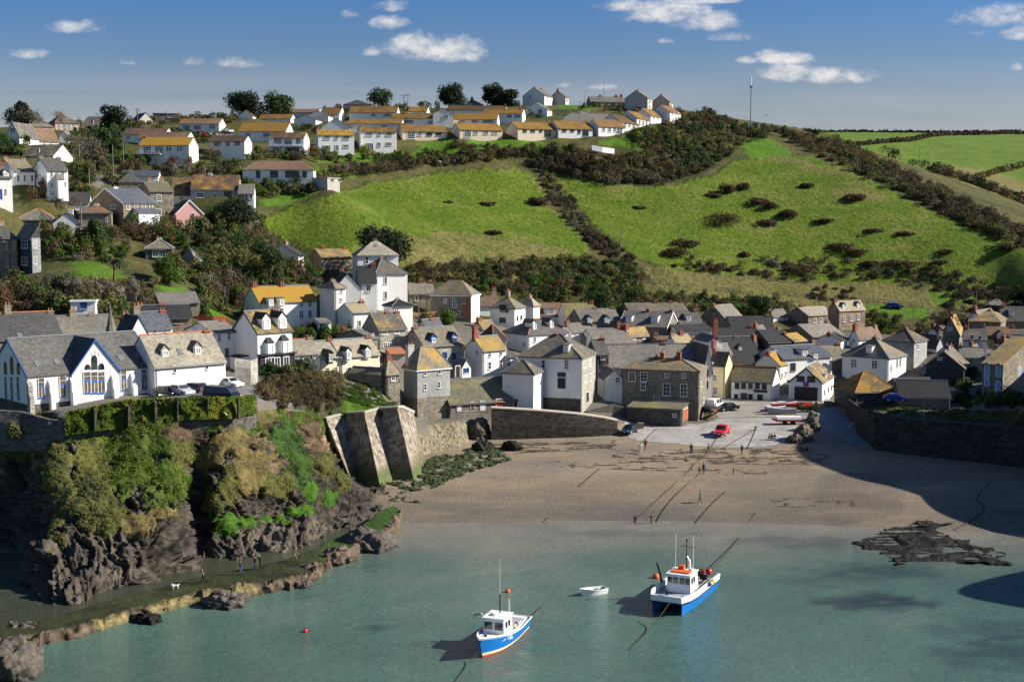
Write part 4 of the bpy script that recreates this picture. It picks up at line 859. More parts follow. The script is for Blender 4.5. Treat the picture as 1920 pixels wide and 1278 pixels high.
# ---------------------------------------------------------------- bungalow estate along the hilltop
HB = 'houses of the hilltop estate'
HB1 = h('house', 'blue-shaded two storey house with brown roof and long first-floor balcony', 'house', 570, 288, 259, 504, 578, 86, 364, 249, 'l', 'white', 'browntile', "L 16x11 521,265 540,266 9x11 559,265 17x9 519,281 c:dark 38x9 549,281", wr=7, group=HB)
_b = MB(); _b.box((-0.6, HB1.b * 0.5, HB1.h * 0.46), (1.2, HB1.b * 0.98, 0.14), M['frame_white']); _b.box((-1.18, HB1.b * 0.5, HB1.h * 0.46 + 0.95), (0.06, HB1.b * 0.98, 0.06), M['frame_white'])
for _i in range(13): _b.box((-1.18, HB1.b * (0.03 + 0.078 * _i), HB1.h * 0.46 + 0.5), (0.04, 0.04, 0.86), M['frame_white'])
_b.build('balcony', HB1.root)
h('house', 'white two storey house with bright orange roof, left of its paler twin', 'house', 597, 286, 253, 592, 664, 15, 374, 244, 'r', 'white', 'ochre', "R 13x7 613,258 7x7 631,258 12x7 649,258 14x11 613,278 7x10 632,277 10x6 649,274", "594,240", wl=7.5, group=HB)
h('house', 'white two storey house with dull orange roof, right of brighter-roofed twin', 'house', 677, 282, 247, 671, 744, 15, 382, 239, 'r', 'white', 'bungalow', "R 14x7 692,252 7x7 711,252 11x7 729,252 15x13 693,275 7x8 711,271 11x6 729,270", "674,234", wl=7.5, group=HB)
h('bungalow', 'cream bungalow with moss-gold roof and blue patio doors right of twin houses', 'bungalow', 755, 262, 246, 746, 838, 17, 392, 235, 'r', 'peach', 'bungalow', "R 15x13 771,254 8x8 787,251 c:dark 10x8 805,251 11x8 823,251", "756,229", wl=8, group=HB)
h('bungalow', 'peach bungalow above concrete garden steps with pale left gable', 'bungalow', 862, 259, 243, 845, 942, 20, 394, 232, 'r', 'peach', 'bungalow', "R 13x13 877,251 8x7 892,249 10x7 911,249 11x7 928,249", "862,227", wl=9, group=HB)
h('bungalow', 'cream bungalow with square picture windows right of garden steps', 'bungalow', 971, 258, 241, 946, 1042, 24, 398, 230, 'r', 'peach', 'bungalow', "R c:dark 7x5 984,246 8x5 999,246 5x5 1014,246 12x12 1027,250", "1032,228", wl=9, group=HB)
h('bungalow', 'white bungalow with terrace doors and rusty roof over greenhouse roof', 'bungalow', 1047, 258, 241, 1036, 1112, 20, 402, 228, 'r', 'white', 'bungalow', "R c:dark 8x5 1058,245 7x5 1073,245 5x7 1086,247 11x11 1098,250", "1100,226", wl=9, group=HB)
h('bungalow', 'white bungalow with many tall windows and blue gable, start of sloping row', 'bungalow', 1122, 254, 237, 1101, 1172, 30, 406, 225, 'r', 'white', 'bungalow', "R 6x8 1132,242 1143,243 1153,243 12x11 1161,246", "1159,223", group=HB)
h('bungalow', 'second of the sloping row, wide blue gable and patio overhang', 'bungalow', 1165, 244, 230, 1124, 1197, 55, 413, 217, 'r', 'white', 'bungalow', "R 5x9 1172,236 1180,236 1188,237", "1180,217", group=HB)
h('bungalow', 'third of the sloping row, pale gable and striped white front', 'bungalow', 1194, 239, 222, 1157, 1217, 58, 422, 210, 'r', 'white', 'bungalow', "R 4x10 1199,230 1206,231 1212,231", "1202,209", group=HB)
h('bungalow', 'fourth of the sloping row with short white front and gold roof', 'bungalow', 1220, 231, 217, 1186, 1241, 58, 431, 205, 'r', 'white', 'bungalow', "R 4x5 1226,221 1233,221", "1227,205", group=HB)
h('house', 'top of the sloping row, taller white house beside the scrub', 'house', 1256, 232, 210, 1219, 1276, 58, 438, 199, 'r', 'white', 'bungalow', "R 3x5 1261,214 1267,214 1272,214 3x7 1262,225", "1263,200", group=HB)
h('house', 'big grey gabled house on skyline left of smaller grey gable', 'house', 1214, 207, 184, 1171, 1223, 66, 462, 171, 'r', 'greyrender', 'slate', "L 4x5 1197,189 R 3x6 1218,191 1218,201", "1196,167", group=HB)
h('house', 'smaller brownish grey gable at right end of skyline houses', 'house', 1255, 203, 191, 1222, 1262, 66, 470, 179, 'r', 'pinkrender', 'slate', "R 3x5 1258,196", "1241,176", group=HB)
h('house', 'pale blue gabled house on skyline with lit white right front', 'house', 1021, 198, 179, 980, 1036, 64, 474, 166, 'r', 'white', 'slate', "L 3x7 994,182 R 3x4 1026,183 1032,183 1026,191", "1003,162 1022,171", group=HB)
h('house', 'grey gable with tall aerial, right of the pale blue gable', 'house', 1060, 197, 182, 1031, 1067, 64, 480, 171, 'r', 'greyrender', 'slate', "R 3x5 1063,188", "1043,165", group=HB)
h('bungalow', 'blue-shaded bungalow with L-shaped gables at the road bend', 'bungalow', 1026, 217, 206, 981, 1035, 68, 446, 194, 'r', 'white', 'slate', "L 6x6 993,207 9x8 1013,209", group=HB)
h('house', 'row of low brown stone cottages far back on skyline by tall pole', 'house', 1108, 200, 191, 1104, 1171, 10, 505, 182, 'r', 'stone', 'slate', "R 4x4 1116,195 1128,195 1142,195 1156,195", "1125,177 1155,177 1166,176", wl=8, group=HB)
h('bungalow', 'ochre-roofed bungalow whose white end faces the wide road', 'bungalow', 979, 230, 213, 905, 989, 80, 428, 205, 'l', 'white', 'bungalow', "L 10x6 955,218 12x6 970,218", "976,203", wr=7, group=HB)
h('bungalow', 'long ochre-roofed bungalow with glazed sun room behind peach bungalow', 'bungalow', 932, 236, 224, 850, 939, 84, 416, 213, 'l', 'white', 'bungalow', "L 12x5 866,228 12x5 890,228 22x5 915,228", wr=7, group=HB)
h('bungalow', 'highest long ochre roof below the twin skyline trees', 'bungalow', 948, 215, 206, 839, 954, 86, 441, 199, 'l', 'white', 'bungalow', "", "947,197", wr=7, group=HB)
h('bungalow', 'ochre-roofed bungalow left of small white front gable', 'bungalow', 822, 236, 222, 734, 826, 86, 410, 213, 'l', 'white', 'bungalow', "L 18x6 766,228 12x6 808,229", "758,211", wr=7, group=HB)
h('bungalow', 'dull gold roof just above the two twin white houses', 'bungalow', 752, 250, 232, 652, 756, 86, 400, 224, 'l', 'white', 'bungalow', "L 10x5 720,237", wr=7, group=HB)
h('house', 'small white front gable with blue window among ochre roofs', 'house', 812, 236, 214, 808, 849, 6, 409, 205, 'l', 'white', 'slate', "R 9x6 836,219", wl=8, group=HB)
h('bungalow', 'pale-fronted bungalow with long gold roof, left of centre hilltop', 'bungalow', 744, 225, 211, 655, 749, 86, 434, 200, 'l', 'white', 'bungalow', "L 8x5 700,216 16x5 726,216", wr=7, group=HB)
h('bungalow', 'short gold-roofed bungalow with pointed white end near leaning poles', 'bungalow', 800, 222, 209, 765, 806, 84, 440, 201, 'l', 'white', 'bungalow', "L 8x4 780,213", wr=7, group=HB)
h('bungalow', 'gold-roofed bungalow with two stepped white gable ends', 'bungalow', 636, 226, 214, 605, 646, 82, 432, 202, 'l', 'white', 'bungalow', "", "641,200", wr=8, group=HB)
h('house', 'broad white gable rising behind bright orange roof', 'house', 603, 247, 238, 602, 657, 6, 393, 224, 'l', 'white', 'slate', wl=9, group=HB)
h('bungalow', 'blue-shaded gable with pinkish right slope, left of broad white gable', 'bungalow', 592, 232, 224, 551, 596, 84, 417, 218, 'r', 'white', 'bungalow', wr=9, group=HB)
h('bungalow', 'upper pale blue gable behind pinkish-sloped gable', 'bungalow', 616, 226, 217, 575, 620, 84, 426, 210, 'r', 'white', 'slate', wr=9, group=HB)
h('bungalow', 'gold-roofed bungalow with white pointed end below left skyline trees', 'bungalow', 545, 230, 223, 485, 549, 85, 420, 215, 'l', 'white', 'bungalow', "", wr=7, group=HB)
h('bungalow', 'larger gold-roofed bungalow with pale blue front by grassy bank', 'bungalow', 536, 262, 246, 447, 547, 84, 388, 231, 'l', 'white', 'bungalow', "L 10x7 465,253 14x8 500,253", wr=9, group=HB)
h('house', 'wide dark slate hipped roof on skyline left of centre tree', 'house', 645, 203, 196, 638, 696, 8, 488, 188, 'hr', 'greyrender', 'darkslate', wl=10, group=HB)
h('house', 'little blue gable on skyline under large round tree', 'house', 868, 200, 189, 846, 871, 82, 478, 181, 'r', 'white', 'slate', "L 9x5 859,186", wr=7, group=HB)
h('house', 'grey pyramid roof with row of chimneys between skyline trees', 'house', 870, 201, 196, 864, 906, 10, 476, 187, 'hr', 'greyrender', 'slate', "", "880,182s 886,181s", wl=8, group=HB)
h('house', 'blue gabled roof tip at left of the paired skyline trees', 'house', 474, 222, 217, 446, 478, 84, 420, 209, 'r', 'white', 'bungalow', wr=8, group=HB)
h('bungalow', 'brown ridge peeping behind left skyline trees', 'bungalow', 596, 219, 211, 514, 600, 86, 440, 205, 'l', 'white', 'browntile', wr=7, group=HB)
# ---------------------------------------------------------------- left slope below the lane
HL = 'houses on the left slope'
h('house', 'tall narrow stone house with lichened chimney at left frame edge', 'house', 7, 518, 447, -40, 32, 36, 238, 424, 'r', 'brownstone', 'slate', "R 5x15 12,461 26,461 12,492 26,492", "15,410s", group=HL)
HD2 = h('house', 'tall dark slate-hung house with lit stone side above sloping plank fence', 'house', 61, 508, 446, 32, 76, 40, 236, 421, 'ml', 'slatehung', 'slate', "R 6x15 66,458 66,488 L 12x15 46,458 12x16 46,489", wall2='paleslate', group=HL)
HD3 = h('cottage', 'low stone cottage with lichened hip roof on wooded slope', 'cottage', 272, 484, 466, 230, 323, 12, 258, 449, 'hr', 'darkstone', 'slatelichen', "R 12x13 291,475 305,475", "328,460w", wl=8, hip=3, group=HL)
h('cottage', 'little grey hip-roofed annexe with blue-shaded wall right of slope cottage', 'cottage', 366, 504, 488, 337, 378, 48, 256, 467, 'hr', 'palestone', 'palesl', "L 6x9 352,494", group=HL)
HD4 = h('pavilion', 'open timber summerhouse with flat grey roof above the red fence', 'pavilion', 300, 590, 569, 297, 375, 22, 222, 551, 'mr', 'weathered_wood', 'slate', "R c:dark 12x12 352,578", wl=6, group=HL)
h('ruin', 'white roofless wall with dark window under overhanging pine', 'wall', 133, 595, 566, 131, 179, 12, 205, 565, 'f', 'white', 'white', "R c:blue 13x13 157,572", wl=3, group=HL)
h('house', 'dark slate-roofed stone outbuilding with red chimney pots', 'house', 262, 608, 597, 252, 360, 20, 206, 573, 'r', 'brownstone', 'darkslate', "R c:dark 13x10 333,601", "248,569s 304,571", wl=8, group=HL)
h('house', 'long slate terrace roof with terracotta ridge directly behind white hall', 'terrace', -60, 680, 640, -90, 118, 34, 185, 588, 'r', 'stone', 'slate', "k37,630", "14,566s 110,598s", wl=11, ridge=1, group=HL)
h('house', 'slate roof with two tall lichened chimneys left of the little spire', 'terrace', 118, 675, 632, 112, 222, 30, 196, 592, 'r', 'stone', 'slate', "", "136,575s 171,596s", wl=9, group=HL)
HD7 = h('house', 'white house with smooth blue-grey slate roof behind the hall', 'house', 267, 680, 617, 240, 324, 36, 190, 586, 'r', 'white', 'slateblue', "R 5x12 290,624 309,622", "248,568s 304,577", group=HL)
h('cottage', 'steep white gable end with black roof beside the little spire', 'cottage', 241, 690, 636, 215, 283, 36, 183, 592, 'l', 'white', 'darkslate', "R 4x10 273,650", wl=6, group=HL)
HD8 = h('house', 'white hall-like house with two stone dormers above parked cars', 'house', 291, 738, 688, 281, 423, 42, 175.5, 626, 'r', 'white', 'palesl', "R 5x15 328,691 388,685 k337,660", wl=8.5, ridge=1, group=HL)
dormer(HD8, 'R', 310, 669, 13, 22, 175, 'g', 'palestone', 'slate', ny=3); dormer(HD8, 'R', 371, 664, 13, 23, 178, 'g', 'palestone', 'slate', ny=3)
h('house', 'white house with long grey roof and brick chimney behind dormered hall-like house', 'house', 398, 684, 624, 370, 446, 40, 200, 604, 'r', 'white', 'palesl', "R 5x13 411,633 429,630 D:wood:8x18 425,661 k356,621", "429,597", wl=9, group=HL)
HE1 = h('house', 'tall white house with bright golden roof and blue door', 'house', 487, 616, 567, 458, 594, 33, 240, 537, 'r', 'white', 'ochre', "R 7x11 565,570 581,570 8x15 565,589 581,588 8x10 566,611 8x12 528,583 D:blue:8x11 583,612", "477,526 529,527", group=HL)
dormer(HE1, 'R', 508, 574, 9, 14, 240, 'f', 'white', 'slate', ny=3); dormer(HE1, 'R', 528, 573, 9, 14, 240, 'f', 'white', 'slate', ny=3)
h('shed', 'small white shed with bright blue door beside the golden-roofed house', 'shed', 600, 624, 605, 594, 621, 22, 231, 602, 'mr', 'white', 'slate', "R D:blue:4x18 600.5,614", wl=4, group=HL)
HE2 = h('house', 'white house with twin gabled dormers, bay windows and black shopfront', 'house', 484, 698, 624, 436, 548, 43, 198, 583, 'r', 'white', 'slatelichen', "", "514,574", trim='frame_dark', group=HL)
dormer(HE2, 'R', 500, 619, 13, 31, 198, 'g', 'white', 'darkslate', ny=3); dormer(HE2, 'R', 530, 617, 13, 31, 201, 'g', 'white', 'darkslate', ny=3)
for (px_, py_) in ((503, 657), (531, 652)):
 q = HE2.on_plane(px_, py_, (0, 0, 0), (0, 1, 0)); _b = MB(); w2 = 0.95; bh = 1.25
 pl = [(-w2, 0), (-w2 * 0.6, -0.7), (w2 * 0.6, -0.7), (w2, 0)]
 _b.prism([(x, y, -bh) for x, y in pl], (0, 0, 2 * bh), M['frame_white']); bo = _b.build('bay_window', HE2.root); bo.location = q
 r_ = MB(); r_.add([(-w2 - .12, 0.0, bh), (-w2 * .65 - .1, -.85, bh), (w2 * .65 + .1, -.85, bh), (w2 + .12, 0.0, bh), (-w2 * .4, 0, bh + .85), (w2 * .4, 0, bh + .85)], [(0, 1, 4), (1, 2, 5, 4), (2, 3, 5), (0, 3, 2, 1), (0, 4, 5, 3)], M['darkslate']); ro_ = r_.build('bay_roof', bo); add_uv(ro_.data)
 put_window(bo, (0, -0.70, 0), 0, 1.0, 2.0, pane=False, nx=1, ny=3)
 for s_ in (-1, 1):
  put_window(bo, (s_ * w2 * 0.8, -0.36, 0), s_ * math.atan2(0.7, w2 * 0.4), 0.6, 2.0, pane=False, nx=1, ny=3)
_b = MB(); _b.box((HE2.a / 2, -0.35, 1.35), (HE2.a, 0.7, 2.5), M['frame_dark']); _b.box((HE2.a / 2, -0.5, 2.72), (HE2.a + .3, 1.2, 0.22), M['frame_dark']); sf = _b.build('shopfront', HE2.root)
for f_ in (0.22, 0.48, 0.74): put_window(sf, (HE2.a * f_, -0.72, 1.35), 0, 1.1, 1.8, pane=False, nx=2, ny=1)
lean_to(HE2, 'porch', 'L', 0.35, 0.75, 1.6, 2.2, 2.4, 'white', 'darkslate')
HW = 'cream terrace cottages above the heathery bank'
h('cottage', 'low white cottage at left end of cream terrace, reddish ridge', 'cottage', 547, 690, 665, 540, 599, 30, 209, 637, 'r', 'white', 'palesl', "R 5x13 565,670 583,668", wl=7, ridge=1, group=HW)
HE4 = h('cottage', 'middle cream terrace cottage with single dark dormer', 'cottage', 599, 702, 671, 594, 639, 34, 211, 640, 'r', 'cream', 'palesl', "R 7x9 614,693 630,692", wl=7, group=HW)
dormer(HE4, 'R', 620, 679, 8, 22, 212, 'g', 'frame_dark', 'darkslate', ny=4)
HE4b = h('cottage', 'right cream terrace cottage with two small dark dormers', 'cottage', 639, 704, 669, 634, 712, 36, 213, 636, 'r', 'cream', 'palesl', "R 9x10 655,693 695,690", "694,668", wl=7, group=HW)
dormer(HE4b, 'R', 654, 674, 9, 22, 214, 'g', 'white', 'darkslate', ny=4); dormer(HE4b, 'R', 690, 669, 9, 20, 217, 'g', 'white', 'darkslate', ny=4)
# ---------------------------------------------------------------- village houses by the harbour
HV = 'village houses round the harbour'
def hv(label, *a, cat='house', name=None, **k):
 k.setdefault('group', HV); return house(name or cat, label, cat, *a, **k)
hv('white cottage with boxy attic dormer in front of white stone-fronted tower', 661, 614, 586, 632, 696, 33, 238, 569, 'r', 'white', 'palesl', "R 6x11 674,606 L 4x9 655,603", base=None) and None
HE6 = hv('small white house with flat-topped dormer left of white hut', 690, 612, 590, 684, 706, 33, 243, 577, 'mr', 'white', 'slate', wl=5)
hv('plain pale gable end with black left roof slope behind small tower', 628, 600, 541, 624, 676, 14, 252, 512, 'l', 'white_old', 'darkslate', wl=10)
hv('narrow white tower house with grey pyramid roof and stone-patched side', 628, 604, 540, 599.5, 648.5, 42, 243, 527, 'hr', 'white_old', 'palesl', "L 5x5 616,545 R 4x8 640,545 639,562", "610,524s")
HE9 = hv('tall white house with pyramid roof and skylight, highest by the black trees', 671, 545, 478, 664, 747, 14, 272, 450, 'hr', 'white', 'palesl', "R 6x13 688,488 722,488 4x5 711,495 7x13 687,511 k705,461", "741,462s", wl=9, hip=4.2)
HE10 = hv('white tower-like wing with stone chimney in front of tall white house', 705, 585, 513, 670, 764, 24, 258, 484, 'hr', 'white', 'slatelichen', "R 6x14 723,525 723,553", "737,492s", hip=3.4)
hv('blue-shaded lean-to wing with dark roof left of tower-like wing', 674, 574, 530, 671, 706, 12, 255, 500, 'r', 'white', 'darkslate', "R 9x12 691,540", wl=6)
hv('white cottage with stark white lit gable under the green field', 560, 505, 478, 532, 570, 66, 282, 458, 'r', 'white', 'darkslate', "R 4x7 564,493", wl=9)
hv('row of stone cottages with dark roof and tall red chimney below the field', 603, 505, 482, 575, 662, 26, 284, 467, 'r', 'brownstone', 'slatelichen', "", "606,458 655,470", wl=9)
hv('grey-walled small roof with chimneys at the lower field edge', 494, 470, 455, 475, 527, 30, 300, 443, 'hr', 'stone', 'slate', "", "492,441w", cat='cottage')
HE30 = hv('white windowless hut with shallow dark roof beside brick garden wall', 736, 612, 574, 719, 774, 30, 246, 563, 'hr', 'white', 'darkslate', "", "731,571", cat='hut')
HE5 = hv('stone cottage with orange roof and two white double windows', 710, 655, 618, 680, 762, 36, 228, 587, 'r', 'palestone', 'slatelichen', "R 10x8 721,623 744,621 9x10 722,646 730,646", "747,580 725,585")
hv('long low stone annexe with dark roof left of orange-roofed stone cottage', 694, 652, 634, 655, 708, 50, 224, 618, 'r', 'stone', 'slate', "R 4x9 699,629", cat='annexe', wl=9)
hv('low rough stone outhouse with grey roof below cream terrace', 712, 716, 702, 655, 727, 62, 210, 690, 'l', 'stone', 'slate', cat='outhouse')
hv('small stone house with orange lichened peak beside tall grey building', 725, 752, 699, 708, 750, 38, 210, 671, 'hr', 'stone', 'slatelichen', "R 8x16 737,706", "694,668")
HE25 = hv('grey stone house with two bright blue dormers and blue windows', 795, 712, 649, 754, 870, 36, 227, 614, 'r', 'palestone', 'slatelichen', "R c:blue 8x14 834,666 851,668", "777,612")
dormer(HE25, 'R', 813, 643, 10, 17, 225, 'g', 'frame_blue', 'darkslate', ny=3); dormer(HE25, 'R', 852, 641, 10, 17, 228, 'g', 'frame_blue', 'darkslate', ny=3)
hv('white porch cottage with dark doorway between stone house and white villa', 866, 710, 690, 851, 883, 45, 227, 674, 'l', 'white', 'slate', "R c:blue 11x10 874,694 D:dark:8x20 858,696", cat='porch', name='porch_house', pt=False)
HE24 = hv('tall pale slate-hung warehouse above harbour wall with shaded blank side', 783, 787, 690, 757, 844, 38, 212, 651, 'hr', 'paleslate', 'slatelichen', "R 6x12 797,698 824,695 797,725 823,721", trim='frame_white', base=('stone', 3.6))
chimney(HE24.root, 0.6, HE24.b * 0.75, HE24.h, HE24.h + 4.2, 'g', 0.9, 1.2)
HE22 = hv('white villa with orange roof and grey-white shaded gable', 905, 711, 657, 872, 949, 40, 229, 631, 'r', 'white', 'slatelichen', "R 5x13 918,663 939,660 6x15 918,685 939,681 L 5x9 895,660", "889,608")
hv('low white extension right of the orange-roofed white villa', 949, 700, 669, 946, 970, 30, 232, 655, 'mr', 'white', 'slate', "R 5x14 954,679", wl=5, cat='extension')
HE23 = hv('long low stone cellars with mossy roof and red door on harbour front', 843, 778, 757, 836, 1001, 24, 215, 709, 'r', 'stone', 'mossy', "R D:red:11x14 936,755 D:white:9x18 905,760 D:dark:10x14 968,754 D:wood:7x12 886,760 D:white:7x14 861,764", wl=9, cat='cellar', name='fish_cellar')
HE21 = hv('low white hip-roofed annexe with gold lichen in front of large white house', 1000, 745, 700, 942, 1018, 70, 219, 677, 'hl', 'white', 'slatelichen', "", cat='annexe', pt=False, sink=6)
HE20 = hv('large white hip-roofed house with dark arched door and lit stone side', 1089, 773, 671, 972, 1116, 72, 223, 628, 'hl', 'white', 'slate', "L 7x16 1019,682 8x18 1062,683 D:dark:16x20 1053,718 R 4x14 1096,683 1106,680 4x16 1098,710 1107,707 D:dark:5x18 1101,744", "1042,630", wall2='palestone', hip=5)
dormer(HE20, 'L', 1061, 661, 11, 15, 224, 'f', 'white', 'slate', ny=3)
_b = MB(); _b.box((-0.06, HE20.b * 0.5, 2.2 - 2), (0.12, HE20.b * 0.99, 8.4 - 4.0), M['darkstone']); _b.build('plinth', HE20.root)
_b = MB()
for _i in range(7): _b.box((-0.55, HE20.b * (0.02 + 0.105 * _i), 3.0), (0.05, 0.05, 1.1), M['frame_white'])
for _z in (3.0, 3.5): _b.box((-0.55, HE20.b * 0.335, _z), (0.04, HE20.b * 0.64, 0.04), M['frame_white'])
_b.build('railing', HE20.root)
_b = MB(); q = HE20.on_plane(1053, 702, (0, 0, 0), (1, 0, 0)); _b.box((-0.05, q.y, q.z), (0.1, 1.5, 0.8), M['frame_dark']); _b.build('sign_board', HE20.root)
HE19 = hv('slate hip-roofed house with red hip tiles and two white dormers', 990, 662, 627, 945, 1064, 34, 250, 599, 'hr', 'white', 'slate', "L 5x9 983,645 R 4x10 1003,636", "", ridge=1)
dormer(HE19, 'R', 1002, 618, 8, 18, 252, 'g', 'white', 'slate', nx=1, ny=2); dormer(HE19, 'R', 1034, 615, 8, 17, 254, 'g', 'white', 'slate', nx=1, ny=2)
hv('dark slate hipped roof with bright red hip tiles left of white villa', 925, 655, 637, 897, 950, 34, 243, 609, 'hr', 'stone', 'darkslate', ridge=1)
HE11 = hv('square stone house with golden hip roof and brick right bay', 883, 600, 552, 808, 899, 74, 266, 526, 'hl', 'stone', 'slatelichen', "L 6x9 835,564 8x18 852,568 7x11 870,564 9x12 866,588 R 3x9 889,564 891,585", trim='frame_white', wall2='white')
_b = MB(); _b.box((-0.04, 1.0, HE11.h * 0.5), (0.08, 2.0, HE11.h), M['brick']); _b.build('brick_bay', HE11.root)
hv('stone terrace with grey roof and brick chimneys behind brick garden wall', 768, 578, 551, 762, 816, 14, 284, 531, 'r', 'stone', 'slate', "R 6x10 781,559", "789,520 813,524", wl=8)
hv('white cottage with bright blue dormer and brown roof', 898, 590, 573, 893, 936, 14, 287, 546, 'r', 'white', 'browntile', "", "", wl=8)
_l = bpy.context.scene.collection.objects[-1]
HE14 = hv('white house with half-golden pyramid roof and black box dormer', 965, 612, 577, 919, 985, 64, 273, 556, 'hl', 'white', 'slatelichen', "L c:dark 12x10 942,600 R 3x8 970,597 977,595", "945,541s 982,560s", hip=4)
dormer(HE14, 'L', 943, 583, 13, 11, 272, 'f', 'darkslate', 'darkslate', 'frame_dark')
hv('white-walled hip-roofed house behind black box dormer house', 1000, 593, 572, 974, 1012, 58, 286, 558, 'hl', 'white', 'palesl', "L 4x5 986,577", "1013,550s")
HE16 = hv('long brown-roofed house with broad white dormer under the hedge', 1013, 606, 592, 1008, 1072, 8, 292, 568, 'r', 'white', 'browntile', wl=9)
dormer(HE16, 'R', 1031, 590, 20, 11, 292, 'f', 'white', 'slate', nx=4)
hv('dark green-roofed house with white lower wall right of broad dormer', 1062, 611, 599, 1056, 1121, 10, 284, 569, 'r', 'white', 'mossy', "", "1123,563", wl=10)
HE18 = hv('stone cottage with slate roof, two peaked white dormers and right gable', 1090, 622, 602, 1084, 1164, 16, 276, 579, 'r', 'stone', 'slate', "", "1164,601 1115,606s", wl=9)
dormer(HE18, 'R', 1106, 604, 9, 12, 276, 'g', 'white', 'slate'); dormer(HE18, 'R', 1138, 604, 9, 12, 278, 'g', 'white', 'slate')
hv('pale rough slate roof with chimney behind large white house', 1096, 650, 633, 1060, 1130, 20, 262, 612, 'r', 'stone', 'palesl', "", "1118,608s", wl=8)
hv('slate lean gable with ochre ridge beside long slate hall roof', 1118, 660, 645, 1095, 1190, 24, 258, 617, 'r', 'white_old', 'slate', "", "1160,602 1173,606", wl=9)
F1 = hv('long slate-roofed building with white right gable behind stone inn', 1140, 745, 688, 1136, 1326, 8, 243, 646, 'r', 'white', 'slate', "R 8x10 1130,672", "1243,652d", wl=10)
hv('slate-hung flat grey house between big white house and long slate roof', 1118, 735, 664, 1112, 1141, 10, 240, 638, 'r', 'slatehung', 'slate', "R 9x9 1130,670 7x9 1127,699 8x9 1127,719 1143,694", wl=8)
F3 = hv('small white gabled porch wing left of stone inn', 1135, 738, 710, 1128, 1167, 8, 232, 691, 'l', 'white_old', 'slate', "R 10x11 1158,712", wl=7)
F2 = hv('big dark stone inn with white oriel windows and golden hipped roof', 1309, 786, 696, 1164, 1325, 71, 228, 673, 'hl', 'stone', 'slatelichen', "L 13x18 1185,706 1207,706 10x15 1206,724 8x10 1250,703 1282,704 14x24 1250,730 1282,731 11x9 1231,747 R 3x11 1314,720 3x11 1319,750", "1231,664 1242,656 1293,655", hip=4)
F4 = hv('mossy-roofed stone boathouse with rust-red end doors on slipway', 1278, 800, 768, 1176, 1290, 70, 221, 757, 'ml', 'darkstone', 'mossy', "L 7x6 1265,778 R D:rust:9x22 1285,776", cat='boathouse', name='boathouse')
F5 = hv('narrow yellow house with ochre dormer between inn and pub', 1359, 752, 685, 1330, 1373, 60, 247, 661, 'l', 'yellow', 'slatelichen', "L 6x12 1334,684 9x12 1340,708 10x16 1341,733 R 3x10 1366,715")
dormer(F5, 'R', 1363, 678, 9, 14, 248, 'g', 'yellow', 'ochre')
hv('tall white house with dark sash windows behind stone inn corner', 1320, 752, 690, 1314, 1334, 10, 241, 645, 'l', 'white', 'slate', "R c:dark 6x14 1325,700 1325,721", wl=10)
F6 = hv('white harbour pub with black sign board and red ridge tiles', 1448, 754, 717, 1371, 1462, 66, 244, 688, 'l', 'white', 'mossy', "L c:dark 9x12 1382,723 1394,723 1407,723 1420,723 1433,724 c:dark 8x12 1380,744 13x14 1395,743 D:dark:9x14 1407,745 D:dark:11x17 1425,747", ridge=1, cat='pub', name='pub')
_b = MB(); q = F6.on_plane(1426, 733, (0, 0, 0), (1, 0, 0)); _b.box((-0.06, q.y, q.z), (0.1, 2.6, 0.5), M['frame_dark']); _b.build('sign_board', F6.root)
F7 = hv('house with steep golden roof and grey gable behind pub', 1460, 738, 684, 1416, 1481, 50, 256, 660, 'r', 'white_old', 'ochre', "R 3x9 1466,704 1473,700", "1433,655")
F8 = hv('white gabled lifeboat station with black boarding, big dark doors and orange roof', 1541, 758, 718, 1479, 1563, 66, 243, 684, 'r', 'white', 'slatelichen', "L c:dark 15x17 1501,713 1521,713 R 2x10 1546,735 1553,730 1559,726", trim='frame_dark', cat='lifeboat station', name='lifeboat_station')
q = F8.on_plane(1511, 745, (0, 0, 0), (1, 0, 0)); _b = MB(); _b.box((-0.04, q.y, 1.6), (0.1, 4.4, 3.2), M['frame_dark']); _b.build('boat_door', F8.root)
_b = MB(); _b.box((-0.1, q.y, 3.75), (0.14, 5.6, 0.75), M['frame_white']); sg = _b.build('sign_board', F8.root)
_b = MB(); _b.box((-0.19, q.y, 3.75), (0.04, 1.0, 0.8), M['door_blue']); _b.box((-0.215, q.y, 3.75), (0.02, 0.55, 0.45), M['door_red']); _b.build('crest', sg)
for (px_, py_) in ((1548, 708), (1558, 702)): dormer(F8, 'R', px_, py_, 5, 6, 244, 'f', 'white', 'slate', nx=1)
F9 = hv('white square house with heavy slate hip roof right of lifeboat station', 1664, 722, 671, 1579, 1699, 50, 255, 634, 'hl', 'white', 'slate', "L 12x16 1601,681 1640,683 9x10 1600,706 R 3x12 1671,690 4x18 1682,680 1688,678", "1627,628s 1622,632d", hip=5)
dormer(F9, 'L', 1629, 662, 9, 13, 254, 'f', 'white', 'slate')
F10 = hv('low harbour building with bright golden hip roof above dark quay', 1603, 765, 735, 1590, 1684, 10, 231, 698, 'hr', 'darkstone', 'ochre', wl=9, hip=3.6, ridge=1)
hv('stone cottage pair with pale roof and tall chimney below post fence', 1515, 612, 592, 1475, 1565, 30, 304, 575, 'r', 'brownstone', 'palesl', "R 6x9 1528,600 1539,599 1551,598", "1502,568")
F12 = hv('tall stone house with two white dormers and white left gable', 1573, 618, 582, 1552, 1622, 30, 300, 564, 'r', 'brownstone', 'palesl', "R 5x11 1583,598 1596,596 1609,594", "1559,559 1547,565")
dormer(F12, 'R', 1582, 579, 7, 11, 300, 'g', 'white', 'slate', nx=1); dormer(F12, 'R', 1609, 577, 7, 11, 302, 'g', 'white', 'slate', nx=1)
